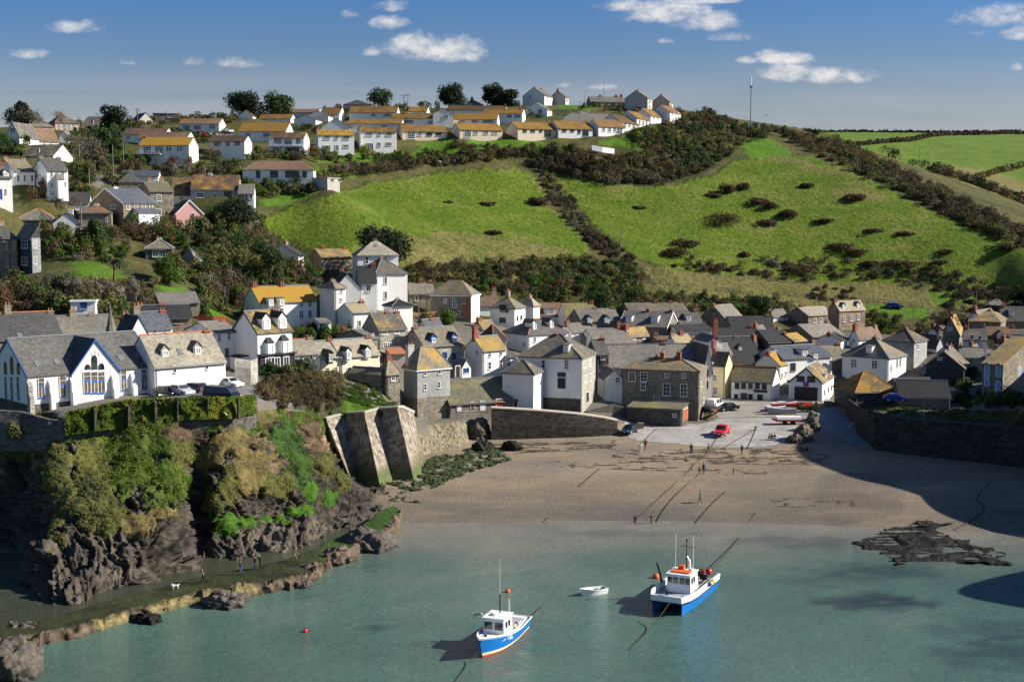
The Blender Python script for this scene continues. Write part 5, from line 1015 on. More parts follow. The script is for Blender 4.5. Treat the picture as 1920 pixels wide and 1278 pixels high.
hv('wide brown slate roof in front of stone cottage pair', 1523, 640, 631, 1508, 1582, 28, 287, 607, 'r', 'stone', 'palesl', wl=10)
F14 = hv('dark slate house with two white box dormers and half-stone gable', 1250, 634, 614, 1160, 1271, 72, 270, 584, 'l', 'stone', 'slate', "L 8x9 1188,620 1208,621 R 4x11 1258,624", "1215,575 1262,577", trim='frame_white')
dormer(F14, 'L', 1179, 605, 11, 12, 270, 'f', 'white', 'slate'); dormer(F14, 'L', 1227, 606, 13, 13, 271, 'f', 'white', 'slate', nx=3)
F14b = hv('dark-roofed house with single white dormer and low white parapet', 1277, 624, 610, 1272, 1320, 12, 280, 585, 'r', 'white', 'slate', wl=9)
dormer(F14b, 'R', 1291, 602, 9, 12, 280, 'f', 'white', 'slate')
hv('long slate ridge with terracotta tiles and chimneys above dormered dark house', 1180, 590, 584, 1176, 1290, 10, 298, 568, 'r', 'stone', 'slatelichen', "", "1230,562 1256,569 1284,575", wl=9)
hv('barn-like house with broad pale slate slope and dark left gable', 1366, 615, 605, 1320, 1400, 44, 290, 571, 'r', 'darkstone', 'palesl', "", "1313,568", wl=9)
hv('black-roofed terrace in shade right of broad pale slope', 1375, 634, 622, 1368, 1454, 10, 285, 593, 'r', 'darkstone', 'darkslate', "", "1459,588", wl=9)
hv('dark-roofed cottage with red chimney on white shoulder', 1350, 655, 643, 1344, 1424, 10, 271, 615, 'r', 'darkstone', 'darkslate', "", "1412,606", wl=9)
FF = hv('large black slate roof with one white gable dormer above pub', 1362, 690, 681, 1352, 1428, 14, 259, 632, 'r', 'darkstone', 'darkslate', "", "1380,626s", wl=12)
dormer(FF, 'R', 1388, 656, 7, 10, 258, 'g', 'white', 'slate', nx=1)
hv('low flat-roofed terrace with brick stacks behind long slate building', 1232, 648, 637, 1226, 1320, 8, 262, 630, 'r', 'stone', 'browntile', "", "1230,622s 1310,630s", wl=7)
hv('white-fronted shop row with little slate porch among dark roofs', 1272, 634, 620, 1268, 1340, 8, 266, 611, 'mr', 'white_old', 'darkslate', "R 12x7 1282,628", "1324,621", wl=7)
hv('white gable corner house with red ridge behind long slate building', 1330, 662, 640, 1322, 1354, 14, 255, 628, 'l', 'white', 'slateblue', "R 4x8 1342,650", "1343,598", wl=8)
hv('steep slate gable with lit ochre upper slope, left of white dormer house', 1488, 655, 640, 1450, 1512, 42, 268, 625, 'r', 'slatehung', 'slatelichen', "", "1440,632")
FG = hv('blue-grey slate roof with two white dormers behind lifeboat station', 1468, 690, 672, 1454, 1560, 24, 258, 648, 'r', 'white', 'slateblue', "R c:dark 9x16 1487,688", "1544,646b", wl=9)
dormer(FG, 'R', 1509, 667, 14, 11, 259, 'f', 'white', 'slate'); dormer(FG, 'R', 1529, 671, 10, 9, 261, 'f', 'white', 'slate')
hv('small white-gabled cottage with black roof among central chimneys', 1576, 652, 638, 1530, 1588, 60, 272, 624, 'r', 'white', 'darkslate', "", "1552,642")
hv('ochre slate roof strip beside white square house', 1555, 690, 675, 1550, 1590, 14, 263, 648, 'r', 'stone', 'slatelichen', "", "1572,640", wl=8)
hv('grey gable with terracotta chimney left of white dormer house', 1425, 640, 625, 1404, 1440, 50, 278, 610, 'r', 'white_old', 'slate', "", "1412,602")
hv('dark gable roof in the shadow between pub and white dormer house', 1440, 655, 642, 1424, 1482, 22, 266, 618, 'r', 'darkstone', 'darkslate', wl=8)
dummy = None
# right-hand side of the cove
G1 = hv('house with red-hipped slate roof, tall pole chimney and slate-white side', 1713, 686, 641, 1655, 1738, 52, 263, 616, 'hl', 'paleslate', 'slate', "R 4x11 1721,650", "1699,614", ridge=1)
hv('dark stone gable house with lit ochre verge and white right wall', 1798, 655, 627, 1764, 1807, 66, 276, 592, 'r', 'stone', 'slatelichen', "L 9x7 1781,616 R 2x12 1803,640", "1784,584")
hv('steep white gable with brick chimney and dark left roof', 1756, 656, 650, 1750, 1771, 20, 270, 627, 'l', 'white', 'darkslate', "", "1762,617s", wl=9)
G3 = hv('dark slate-hung gable house with chimneys, lowest before shaded sheds', 1806, 720, 690, 1732, 1818, 66, 248, 654, 'r', 'slatehung', 'slatelichen', "L 5x16 1733,690 9x6 1762,672", "1775,643d 1784,650", cat='house')
hv('white cottage with slate upper storey and two small windows', 1850, 655, 638, 1808, 1855, 74, 268, 617, 'l', 'white', 'slate', "L 7x8 1822,632 1837,633", wr=7)
hv('house with small golden hip roof and white lit end, far right slope', 1876, 617, 604, 1815, 1891, 64, 292, 583, 'hl', 'stone', 'slatelichen', "", "1856,577s", hip=3)
G6 = hv('long dark roof with pointed dormer above dark hedge, far right', 1905, 642, 630, 1845, 1910, 76, 280, 613, 'l', 'darkstone', 'browntile', "", "1836,612s 1904,612s", wr=7)
dormer(G6, 'L', 1875, 633, 9, 12, 280, 'g', 'white', 'slate')
G7 = hv('slate-roofed house with white dormer cut by right frame edge', 1935, 622, 602, 1878, 1945, 78, 303, 575, 'l', 'stone', 'slate', "L 6x10 1896,608", "1880,568s", wr=7)
dormer(G7, 'L', 1896, 593, 8, 11, 303, 'f', 'white', 'slate')
hv('dark hipped roof with chimney highest on far right slope', 1880, 582, 573, 1846, 1892, 62, 322, 559, 'hl', 'darkstone', 'slate', "", "1876,556")
hv('grey shed roof behind church with two windows, right side', 1846, 692, 671, 1801, 1850, 78, 258, 652, 'l', 'greyrender', 'slate', "L 9x10 1821,676", wr=7)
hv('shaded stone sheds with long dark roof above right harbour wall', 1782, 768, 746, 1686, 1792, 80, 224, 714, 'l', 'stone', 'darkslate', wr=9, cat='shed', name='shed')
hv('low dark store with slate roof directly behind golden-roofed quay building', 1690, 742, 733, 1684, 1760, 8, 240, 710, 'r', 'darkstone', 'darkslate', wl=8, cat='store')
# ---- chapel with blue arched windows
def arched(parent, loc, rz, w, h, frame, glass='glass'):
 a = MB(); n = 9; pts = [(-w / 2, 0), (w / 2, 0)] + [(w / 2 * math.cos(math.pi * i / (n - 1)), h - w / 2 + w * 0.62 * math.sin(math.pi * i / (n - 1))) for i in range(n)]
 o_ = [(x * 1.25, z * 1.04 if z > 0 else -0.12) for x, z in pts]
 a.prism([(x, -0.03, z) for x, z in o_], (0, 0.08, 0), M[frame]); f = a.build('arched_window', parent); f.location = loc; f.rotation_euler = (0, 0, rz)
 b = MB(); b.prism([(x * 0.92, -0.05, z) for x, z in pts], (0, 0.03, 0), M[glass]); b.build('pane', f)
 return f
plain('blue_glass', (0.20, 0.36, 0.62), 0.3, 0.15, 1.0); plain('school_glass', (0.15, 0.125, 0.10), 0.15, 0.7, 1.5)
G9 = hv('stone chapel with blue arched windows and lichened roof, right frame edge', 1879, 742, 684, 1841, 1985, 48, 226, 630, 'l', 'stone', 'slatelichen', "", cat='chapel', name='chapel')
for (px_, py_, w_, h_) in ((1850, 705, .8, 2.4), (1872, 705, .8, 2.2), (1850, 722, .8, 1.4), (1871, 736, .8, 2.0)):
 q = G9.on_plane(px_, py_, (0, 0, 0), (1, 0, 0)); arched(G9.root, (q.x, q.y, q.z), -math.pi / 2, w_, h_, 'frame_white', 'blue_glass')
for (px_, py_, w_, h_) in ((1911, 716, .9, 2.7), (1909, 743, .9, 2.2)):
 q = G9.on_plane(px_, py_, (0, 0, 0), (0, 1, 0)); arched(G9.root, (q.x, q.y, q.z), 0, w_, h_, 'frame_white', 'blue_glass')
# ---------------------------------------------------------------- the white hall on the headland
S_ = h('hall', 'white gabled hall with blue trim and tall arched windows on headland', 'hall', 54, 766, 705, -16, 292, 42, 166, 629, 'r', 'white', 'greyslate', "k70,683 k106,679 k226,672 k258,667", trim='frame_blue', ridge=None, base=('darkstone', 0.5))
xa = S_.on_plane(134, 720, (0, 0, 0), (0, 1, 0)).x; xb = S_.on_plane(221, 700, (0, 0, 0), (0, 1, 0)).x; xm = (xa + xb) / 2; gw = (xb - xa) / 2
pr = -0.35; gh_ = S_.hr - 0.15
_b = MB(); _b.prism([(xa, pr, -2), (xb, pr, -2), (xb, pr, S_.h), (xm, pr, gh_), (xa, pr, S_.h)], (0, S_.b / 2, 0), M['white']); cg = _b.build('cross_gable', S_.root)
_b = MB(); k_ = (gh_ - S_.h) / gw; e_ = .3
for s in (-1, 1): slab(_b, [(xm + s * (gw + e_), pr - .2, S_.h - e_ * k_), (xm, pr - .2, gh_ + .05), (xm, S_.b / 2, gh_ + .05), (xm + s * (gw + e_), S_.b / 2, S_.h - e_ * k_)], M['greyslate'], 0.14)
cr = _b.build('gable_roof', cg); add_uv(cr.data)
_b = MB()
for s in (-1, 1): _b.prism([(xm + s * (gw + e_), pr - .21, S_.h - e_ * k_ - .15), (xm, pr - .21, gh_ - .1), (xm, pr - .21, gh_ + .2), (xm + s * (gw + e_), pr - .21, S_.h - e_ * k_ + .15)], (0, -0.06, 0), M['frame_blue'])
_b.build('bargeboard', cg)
def tall_window(parent, px, py0, py1, y, w, arch=False, side='R'):
 p0 = S_.on_plane(px, py0, (0, y, 0) if side == 'R' else (0, 0, 0), (0, 1, 0) if side == 'R' else (1, 0, 0)); p1 = S_.on_plane(px, py1, (0, y, 0) if side == 'R' else (0, 0, 0), (0, 1, 0) if side == 'R' else (1, 0, 0))
 hh = p1.z - p0.z; rz = 0 if side == 'R' else -math.pi / 2
 if arch: f = arched(parent, (p0.x, p0.y, p0.z), rz, w, hh, 'frame_white', 'glass'); return f
 a = MB(); a.box((0, -0.03, hh / 2), (w, 0.10, hh), M['school_glass']); fr = a.build('tall_window', parent); fr.location = (p0.x, p0.y, p0.z); fr.rotation_euler = (0, 0, rz)
 c_ = MB(); c_.box((0, -0.10, 0.02), (w, 0.05, 0.22), M['frame_blue']); c_.box((0, -0.10, hh * 0.58), (w, 0.05, 0.26), M['frame_blue']); c_.box((0, -0.095, hh * 0.29), (0.06, 0.04, hh * 0.5), M['frame_white'])
 for s in (-1, 1): c_.box((s * (w / 2 + .03), -0.06, hh / 2), (0.06, 0.14, hh), M['frame_white'])
 c_.box((0, -0.095, hh * 0.8), (w, 0.03, 0.05), M['frame_white']); c_.build('window_frame', fr); return fr
tall_window(S_.root, 78, 746, 709, 0, 0.75); tall_window(S_.root, 118, 743, 705, 0, 0.75)
tall_window(S_.root, 232, 732, 695, 0, 0.75); tall_window(S_.root, 270, 729, 693, 0, 0.75)
for px_, t_ in ((164, 684), (177, 667), (190, 682)):
 tall_window(cg, px_, 737, 697, pr, 0.95); tall_window(cg, px_, 693, t_, pr, 0.95, True)
for px_ in (13, 24, 36): tall_window(S_.root, px_, 748, 707, 0, 0.9, False, 'L')
for px_, t_ in ((11, 679), (23, 669), (35, 681)): tall_window(S_.root, px_, 702, t_, 0, 1.25, True, 'L')
_b = MB()
for dx in (-.45, 0, .45): _b.box((xm + dx, pr - .02, gh_ - 2.0 + (.25 if dx == 0 else 0)), (0.14, 0.06, 0.6), M['greyrender'])
_b.build('vent_slits', cg)
def buttress(px, name='buttress', mat='white', y0=0.0, hh=0.86):
 x = S_.on_plane(px, 740, (0, y0, 0), (0, 1, 0)).x; a = MB(); t = S_.h * hh
 a.prism([(x - .3, y0, -2), (x - .3, y0 - .95, -2), (x - .3, y0 - .95, t * .45), (x - .3, y0 - .55, t * .58), (x - .3, y0 - .55, t * .82), (x - .3, y0, t)], (0.6, 0, 0), M[mat]); a.build(name, S_.root)
for px_ in (95, 249, 286): buttress(px_)
buttress(136, y0=pr); buttress(213, y0=pr); buttress(55, mat='palestone')
sp = empty('spire', (0, 0, 0)); sp.parent = None
q = P(208, 625, 183); sp.location = (q.x, q.y, zat(625, 183) - 1.0); tag(sp, 'slim grey pointed spire behind the roof of the white hall', 'spire')
_b = MB(); ht = zat(577, 183) - (zat(625, 183) - 1.0); _b.lathe([(1.15, 0), (1.0, 0.15), (0.86, 0.9), (0.5, ht * 0.52), (0.05, ht)], M['slate'], n=8); so_ = _b.build('spire_roof', sp); add_uv(so_.data)
_b = MB(); _b.lathe([(0.06, ht - .1), (0.12, ht + .1), (0.03, ht + .3), (0.02, ht + .75)], M['lead'], n=6); _b.build('finial', sp)
_b = MB(); _b.lathe([(1.0, -5), (1.0, 0)], M['greyrender'], n=8); _b.build('turret_wall', sp)
hv('low blue-grey slate gable between garden and stone house with blue dormers', 800, 632, 617, 782, 832, 50, 250, 599, 'r', 'stone', 'slateblue', "", "808,594", cat='cottage')
hv('low building with flat reddish roof behind tall grey warehouse', 732, 690, 664, 726, 762, 14, 222, 655, 'mr', 'pinkrender', 'terracotta', "", wl=6, cat='outhouse', pt=False)
for i, (lb, cx, yb, ye, xl, xr, th, d, yr, rf, wl_, c_) in enumerate((
 ('low slate cottage with lit right gable behind slate hip house', 1072, 634, 622, 1050, 1098, 40, 262, 606, 'slate', 'white', '1062,597'), ('golden-roofed cottage squeezed below dormered dark house', 1180, 640, 630, 1164, 1216, 38, 264, 614, 'slatelichen', 'stone', '1172,604'),
 ('pale-roofed cottage behind boathouse inn chimneys', 1268, 655, 645, 1246, 1300, 34, 258, 628, 'palesl', 'white', '1276,617 1255,620s'), ('little white-ended cottage among black roofs above pub', 1420, 665, 652, 1402, 1446, 48, 266, 634, 'darkslate', 'white', '1410,624'),
 ('lichen-roofed cottage left of white dormer house', 1470, 662, 650, 1452, 1500, 44, 271, 632, 'slatelichen', 'white', '1462,621'), ('brown-roofed cottage with white side behind white square house', 1610, 645, 634, 1592, 1652, 38, 274, 614, 'browntile', 'white', '1602,604 1640,606s'),
 ('grey cottage beside red-hipped slate house on the right', 1758, 640, 628, 1738, 1786, 50, 284, 610, 'slate', 'white', '1748,602'), ('small white cottage between dark gables on right slope', 1826, 672, 660, 1812, 1850, 56, 263, 645, 'slate', 'white', '1818,636'),
 ('golden-roofed cottage on far right slope under the hedge', 1838, 606, 596, 1815, 1868, 50, 304, 580, 'slatelichen', 'white', '1828,571'), ('slate cottage with bright gable behind the stone chapel', 1890, 668, 652, 1868, 1930, 54, 250, 634, 'slate', 'white', '1878,625'),
 ('white-gabled slate cottage under post and rail fence', 1450, 604, 594, 1430, 1478, 36, 306, 580, 'slate', 'white', '1440,571s'), ('low ochre-roofed cottage right of blue-dormered cottage', 905, 628, 616, 886, 930, 38, 262, 600, 'slatelichen', 'white', '894,591'),
 ('white cottage with slate roof between tower and stone cottage', 650, 650, 634, 634, 672, 36, 232, 620, 'slatelichen', 'white', '642,610'), ('dim slate cottage left of the yellow house', 1345, 676, 664, 1326, 1372, 40, 254, 646, 'slate', 'stone', '1336,635'))):
 hv(lb, cx, yb, ye, xl, xr, th, d, yr, 'r', wl_, rf, "R g1x2 L g1x1", c_, cat='cottage', ws=(.8, 1.0), pt=False, sink=5)
# ================================================================ harbour walls, slipway, causeway, rocks
def sheet_on_ground(name, label, outline, mat, lift, kind='structure', step=1.0, fn=None, parent=None):
 """thin paved sheet laid over the ground inside a plan outline"""
 xs = [p[0] for p in outline]; ys = [p[1] for p in outline]
 X, Y = np.meshgrid(np.arange(min(xs), max(xs) + step, step), np.arange(min(ys), max(ys) + step, step)); x, y = X.ravel(), Y.ravel()
 z = (gz(x, y) if fn is None else fn(x, y)) + lift
 idx = np.arange(x.size).reshape(X.shape); Fq = np.stack([idx[:-1, :-1], idx[:-1, 1:], idx[1:, 1:], idx[1:, :-1]], -1).reshape(-1, 4)
 cx_, cy_ = x[Fq].mean(1), y[Fq].mean(1); Fq = Fq[in_poly(cx_, cy_, outline)]
 use = np.unique(Fq); mp = np.full(x.size, -1); mp[use] = np.arange(len(use))
 o = np_mesh(name, np.c_[x, y, z][use], mp[Fq], [mat], True); tag(o, label, None, kind=kind); return o
def shp(px, py): q = shore_at_px(px, py); return (q.x, q.y)
def conc_mat(name, c1, c2, weed=None):
 m, g, b = new_mat(name); p = pos(g); n = g.noise(p, 0.35, 5.0, 0.65, 0.4); n2 = g.noise(p, 3.0, 5.0, 0.7)
 c = g.mix(g.mapr(g.m('ADD', g.m('MULTIPLY', n, 0.7), g.m('MULTIPLY', n2, 0.4)), 0.4, 0.75), c1, c2)
 g.put(b.inputs['Base Color'], c); b.inputs['Roughness'].default_value = 0.85; bump(g, b, n2, 0.3, 0.04); return m
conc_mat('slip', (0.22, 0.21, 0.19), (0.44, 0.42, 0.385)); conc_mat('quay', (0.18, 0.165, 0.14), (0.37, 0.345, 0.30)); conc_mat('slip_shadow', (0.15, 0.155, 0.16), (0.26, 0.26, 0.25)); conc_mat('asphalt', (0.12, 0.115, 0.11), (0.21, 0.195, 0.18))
def paving():
 slip = [shp(1165, 812), shp(1185, 824), shp(1260, 832), shp(1335, 838), (41.0, 206.5), (44, 208), (46, 209.5), (47, 211), (49.5, 213), (50, 219), (49, 226), (36.8, 226.5), (27, 224.5), (20, 222)]
 sheet_on_ground('slipway', 'pale concrete slipway running down to the sand', slip, M['slip'], 0.05)
 quay = [(36.6, 227), (48.9, 227), (51.5, 236), (60.5, 239), (62, 252), (36, 252)]
 sheet_on_ground('road', 'worn concrete apron in front of the pub', quay, M['quay'], 0.05)
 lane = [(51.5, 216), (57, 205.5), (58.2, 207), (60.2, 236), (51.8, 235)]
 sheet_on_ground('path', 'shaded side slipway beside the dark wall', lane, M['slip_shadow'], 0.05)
 yard = [P(302, 746, 168), P(302, 722, 178), P(424, 722, 176), P(440, 705, 185), P(500, 712, 190), P(475, 740, 174), P(440, 752, 169)]
 sheet_on_ground('road', 'asphalt yard with parked cars beside the white hall', [(p.x, p.y) for p in yard], M['asphalt'], 0.06, step=0.7)
 return
def wall_mat():
 """weather-streaked concrete of the buttresses: limey patches above, weed at the foot"""
 m, g, b = new_mat('seawall'); p = pos(g); sx_ = g.n('ShaderNodeSeparateXYZ'); g.l(p, sx_.inputs[0])
 n = g.noise(p, 0.9, 6.0, 0.72); n2 = g.noise(g.vmul(p, (2.0, 2.0, 0.3)), 1.0, 4.0, 0.6); n3 = g.noise(p, 4.0, 4.0, 0.7)
 c = g.mix(g.mapr(n, 0.35, 0.65), (0.095, 0.073, 0.052), (0.27, 0.22, 0.155))
 lim = g.m('MULTIPLY', g.mapr(g.m('ADD', g.m('MULTIPLY', n3, 0.6), g.m('MULTIPLY', n, 0.6)), 0.56, 0.72, 0, 0.6), g.m('MULTIPLY', g.mapr(sx_.outputs[2], 4.2, 6.5), g.mapr(sx_.outputs[2], 12.5, 10.0)))
 c = g.mix(lim, c, (0.60, 0.57, 0.52)); c = g.mix(g.mapr(n2, 0.55, 0.75, 0, 0.6), c, (0.10, 0.085, 0.07))
 cou = g.n('ShaderNodeMath', operation='FRACT'); g.put(cou.inputs[0], g.m('DIVIDE', sx_.outputs[2], 1.1)); c = g.mix(g.mapr(cou.outputs[0], 0.0, 0.06, 0.35, 0), c, (0.07, 0.06, 0.05))
 wd = g.m('MULTIPLY', g.mapr(g.m('ADD', sx_.outputs[2], g.m('MULTIPLY', n, -2.2)), 2.4, 3.6, 1, 0), g.mapr(n3, 0.35, 0.6, 0.35, 0.95)); c = g.mix(wd, c, (0.055, 0.10, 0.018))
 g.put(b.inputs['Base Color'], c); b.inputs['Roughness'].default_value = 0.9; bump(g, b, g.m('ADD', n, n3), 0.6, 0.08); return m
def walls():
 sw = wall_mat()
 # folded concrete sea wall with three sloping ribs
 ed = [((604, 792, 189.5), (650, 893, 186)), ((611, 785, 188), (661, 908, 183.2)), ((646, 776, 192.5), (670, 904, 186.5)), ((683, 774, 188.5), (712, 908, 182.6)), ((710, 767, 193.5), (734, 888, 187)), ((745, 765, 190.5), (774, 891, 186)), ((753, 764, 194), (789, 877, 191)), ((776, 775, 202), (792, 868, 199))]
 top = [P(*a) for a, b in ed]; bot = [P(*b) for a, b in ed]; bot = [t + (q - t) * 1.14 for t, q in zip(top, bot)]
 r = empty('sea_wall', bot[3]); tag(r, 'tall folded concrete sea wall with three sloping weed-footed ribs', 'sea wall')
 def loc(mb, name): 
  o = mb.build(name, r); o.location = -r.location; return o
 for i in range(len(ed) - 1):
  a = MB(); n_ = 14; rows = []
  nrm = (top[i + 1] - top[i]).cross(bot[i] - top[i]).normalized()
  for j in range(n_ + 1): rows.append([top[i].lerp(bot[i], j / n_), top[i + 1].lerp(bot[i + 1], j / n_)])
  a.grid(rows, sw); back = Vector((0, 3.0, 0)); a.add([top[i] + Vector((0, 0, .002)), top[i + 1] + Vector((0, 0, .002)), top[i + 1] + back, top[i] + back], [(0, 1, 2, 3)], sw)
  loc(a, 'rib' if i in (1, 3, 5) else 'panel')
 cap = MB()
 for i in range(len(ed) - 1):
  d_ = Vector((0, 0.0, 0.0)); p, q = top[i], top[i + 1]; out = Vector((q.y - p.y, -(q.x - p.x), 0)).normalized() * 0.12
  cap.prism([p + out, q + out, q + Vector((0, 0.7, 0)), p + Vector((0, 0.7, 0))], (0, 0, 0.28), M['concrete'])
 loc(cap, 'coping')
 # upright-stone wall with footing
 m, g, b = new_mat('upright_stone'); p = pos(g); v = g.noise(g.vmul(p, (3.2, 3.2, 0.22)), 1.0, 3.0, 0.6); n = g.noise(p, 1.2, 5.0, 0.7)
 c = g.mix(g.mapr(v, 0.38, 0.62), (0.075, 0.066, 0.05), (0.33, 0.285, 0.20)); c = g.mix(1.0, c, g.mix(n, (0.7, 0.7, 0.65), (1.15, 1.1, 1.0)), 'MULTIPLY'); g.put(b.inputs['Base Color'], c); b.inputs['Roughness'].default_value = 0.9; bump(g, b, v, 1.0, 0.25)
 tp = [P(776, 800, 203), P(800, 797, 206), P(830, 794, 208.5), (P(855, 790, 210)), P(868, 789, 211.5), P(880, 800, 214)]; bt = [P(786, 864, 200), P(808, 858, 202.5), P(836, 850, 205), P(860, 843, 207), P(875, 836, 209), P(886, 836, 213)]
 r2 = empty('stone_wall', bt[2]); tag(r2, 'curved sea wall of upright stones right of the concrete ribs', 'sea wall')
 a = MB(); rows = []
 for j in range(9): rows.append([t.lerp(q + (q - t) * 0.3, j / 8) for t, q in zip(tp, bt)])
 a.grid(rows, m); a.grid([tp, [q + Vector((-1.5, 4, -.3)) for q in tp]], m); o = a.build('facing', r2); o.location = -r2.location
 a = MB(); ft = [q + Vector((0.3, -0.9, 0.1)) for q in bt]
 for i in range(len(ft) - 1): a.prism([ft[i], ft[i + 1], bt[i + 1] + Vector((0, 1, .15)), bt[i] + Vector((0, 1, .15))], (0, 0, -2.0), M['sand_render'])
 o = a.build('footing', r2); o.location = -r2.location
 # quay wall in front of the large white house
 def thick_wall(name, label, tops, bots, th, mat, cap=None, cat='wall'):
  rr = empty(name, bots[0]); tag(rr, label, cat); a = MB()
  n_ = len(tops); back = Vector((0, th, 0)); rows = [[t for t in tops], [t.lerp(q, .5) for t, q in zip(tops, bots)], [q - Vector((0, 0, 2)) for q in bots]]; a.grid(rows, M[mat]); a.grid([[t for t in tops], [t + back for t in tops], [q + back - Vector((0, 0, 2)) for q in bots]], M[mat])
  a.add([tops[0], tops[0] + back, bots[0] + back - Vector((0, 0, 2)), bots[0] - Vector((0, 0, 2))], [(0, 1, 2, 3)], M[mat]); a.add([tops[-1], tops[-1] + back, bots[-1] + back - Vector((0, 0, 2)), bots[-1] - Vector((0, 0, 2))], [(0, 1, 2, 3)], M[mat])
  o = a.build('masonry', rr); o.location = -rr.location
  if cap:
   a = MB()
   for i in range(n_ - 1): a.prism([tops[i] + Vector((0, -.08, .002)), tops[i + 1] + Vector((0, -.08, .002)), tops[i + 1] + back + Vector((0, .08, .002)), tops[i] + back + Vector((0, .08, .002))], (0, 0, 0.22), M[cap])
   o = a.build('coping', rr); o.location = -rr.location
  return rr
 thick_wall('quay_wall', 'stone quay wall with shade-darkened face and lit coping below the large white house', [P(921, 766, 213), P(960, 768, 213.3), P(1010, 771, 214), P(1080, 777, 215), P(1130, 784, 216), P(1158, 790, 216.5)], [P(921, 830, 211.5), P(960, 828, 212), P(1010, 826, 212.8), P(1080, 822, 213.5), P(1130, 818, 214.5), P(1158, 815, 215)], 1.6, 'shadestone', 'sand_render')  # shade of the face is put into the stone colour
 thick_wall('yard_wall', 'shaded yard wall between the large white house and the boathouse', [P(1095, 772, 224), P(1150, 758, 226), P(1180, 765, 226)], [P(1095, 800, 223.5), P(1150, 800, 225), P(1180, 800, 225)], 0.6, 'darkstone')
 # big shaded wall on the right, its shade also put into the stone colour
 tops = [P(1585, 745, 238), P(1596, 752, 226), P(1612, 765, 214), P(1636, 776, 205), P(1700, 787, 201.5), P(1780, 795, 198), P(1860, 800, 195), P(1930, 803, 192), P(2010, 806, 188)]
 bots = [P(1575, 776, 237), P(1592, 795, 224), P(1615, 822, 212), P(1646, 852, 203), P(1700, 862, 200.5), P(1780, 873, 197), P(1860, 882, 194), P(1930, 893, 191), P(2010, 905, 187)]
 thick_wall('harbour_wall', 'huge stone harbour wall in deep shade on the right', tops, bots, 2.2, 'shadestone', 'shadestone')
 thick_wall('stub_wall', 'low stone wall beside the lifeboat station doors', [P(1546, 752, 238), P(1560, 752, 238), P(1568, 756, 239)], [P(1546, 767, 237.5), P(1560, 767, 237.5), P(1568, 768, 238.5)], 0.5, 'stone')
 thick_wall('retaining_wall', 'rubble retaining wall under the lawn on the left slope', [P(145, 506, 239), P(190, 503, 243), P(238, 505, 247)], [P(145, 520, 238), P(190, 522, 241), P(238, 518, 245)], 0.6, 'brownstone')
 thick_wall('garden_wall', 'red brick garden wall below stone terrace', [P(767, 586, 262), P(795, 586, 263), P(821, 583, 264)], [P(767, 600, 261), P(795, 600, 262), P(821, 598, 263)], 0.4, 'brick')
 thick_wall('stair_wall', 'rubble wall beside the shop with twin bay windows', [P(440, 672, 190), P(470, 676, 190), P(482, 672, 192)], [P(440, 702, 188), P(470, 704, 188), P(482, 700, 190)], 0.5, 'palestone')
 thick_wall('yard_wall', 'dark stone wall below the left end of the white hall', [P(-20, 768, 160), P(40, 772, 159), P(90, 786, 157.5), P(124, 790, 157)], [P(-20, 815, 158), P(40, 815, 157.5), P(90, 815, 156.5), P(124, 820, 156.5)], 0.7, 'darkstone')
 thick_wall('garden_wall', 'bright white low garden wall below tilted lawn of the hilltop estate', [P(1110, 275, 390), P(1130, 279, 390), P(1152, 282, 392)], [P(1110, 269, 389), P(1130, 273, 389), P(1152, 276, 391)], 0.5, 'white')
def pebble_mesh(c, rx, ry, rz, seed, sub=4, strata=0.3):
 bm = bmesh.new(); bmesh.ops.create_icosphere(bm, subdivisions=sub, radius=1.0); V = np.array([v.co[:] for v in bm.verts]); Fq = np.array([[v.index for v in f.verts] for f in bm.faces]); bm.free()
 W_ = V * np.array([rx, ry, rz]); Wn = W_ + np.array([seed * 7.7, seed * 3.1, 0])
 st_ = Wn @ np.array([0.45, -0.25, 0.86]); al = Wn @ np.array([0.86, 0.3, -0.3])
 s_ = max(min(rx, ry), 0.4)
 d = fbm(Wn / (s_ * 0.8), 4, 71, .65, ridge=True) * 0.55 + fbm(np.c_[st_ / s_ * 3.0, al / s_ * 0.7, al * 0], 4, 72, .65, ridge=True) * strata * 1.3 + fbm(Wn / (s_ * 0.22), 3, 73) * 0.16 + (lambda q: q - np.floor(q))(st_ / s_ * 1.6 + fbm(Wn / s_, 2, 74)) * .3
 return W_ + V * (d * s_ * 0.8)[:, None] + np.array(c), Fq
def rock_mat(name, c1, c2):
 m, g, b = new_mat(name); p = pos(g); n = g.noise(p, 1.3, 6.0, 0.72); sx_ = g.n('ShaderNodeSeparateXYZ'); g.l(p, sx_.inputs[0])
 c = g.mix(g.mapr(n, 0.35, 0.68), c1, c2); c = g.mix(g.mapr(sx_.outputs[2], 0.1, 0.6, 0.75, 0.0), c, sc3(c1, 0.45))
 g.put(b.inputs['Base Color'], c); b.inputs['Roughness'].default_value = 0.7; bump(g, b, g.noise(p, 5.0, 5.0, 0.7), 0.8, 0.12); return m
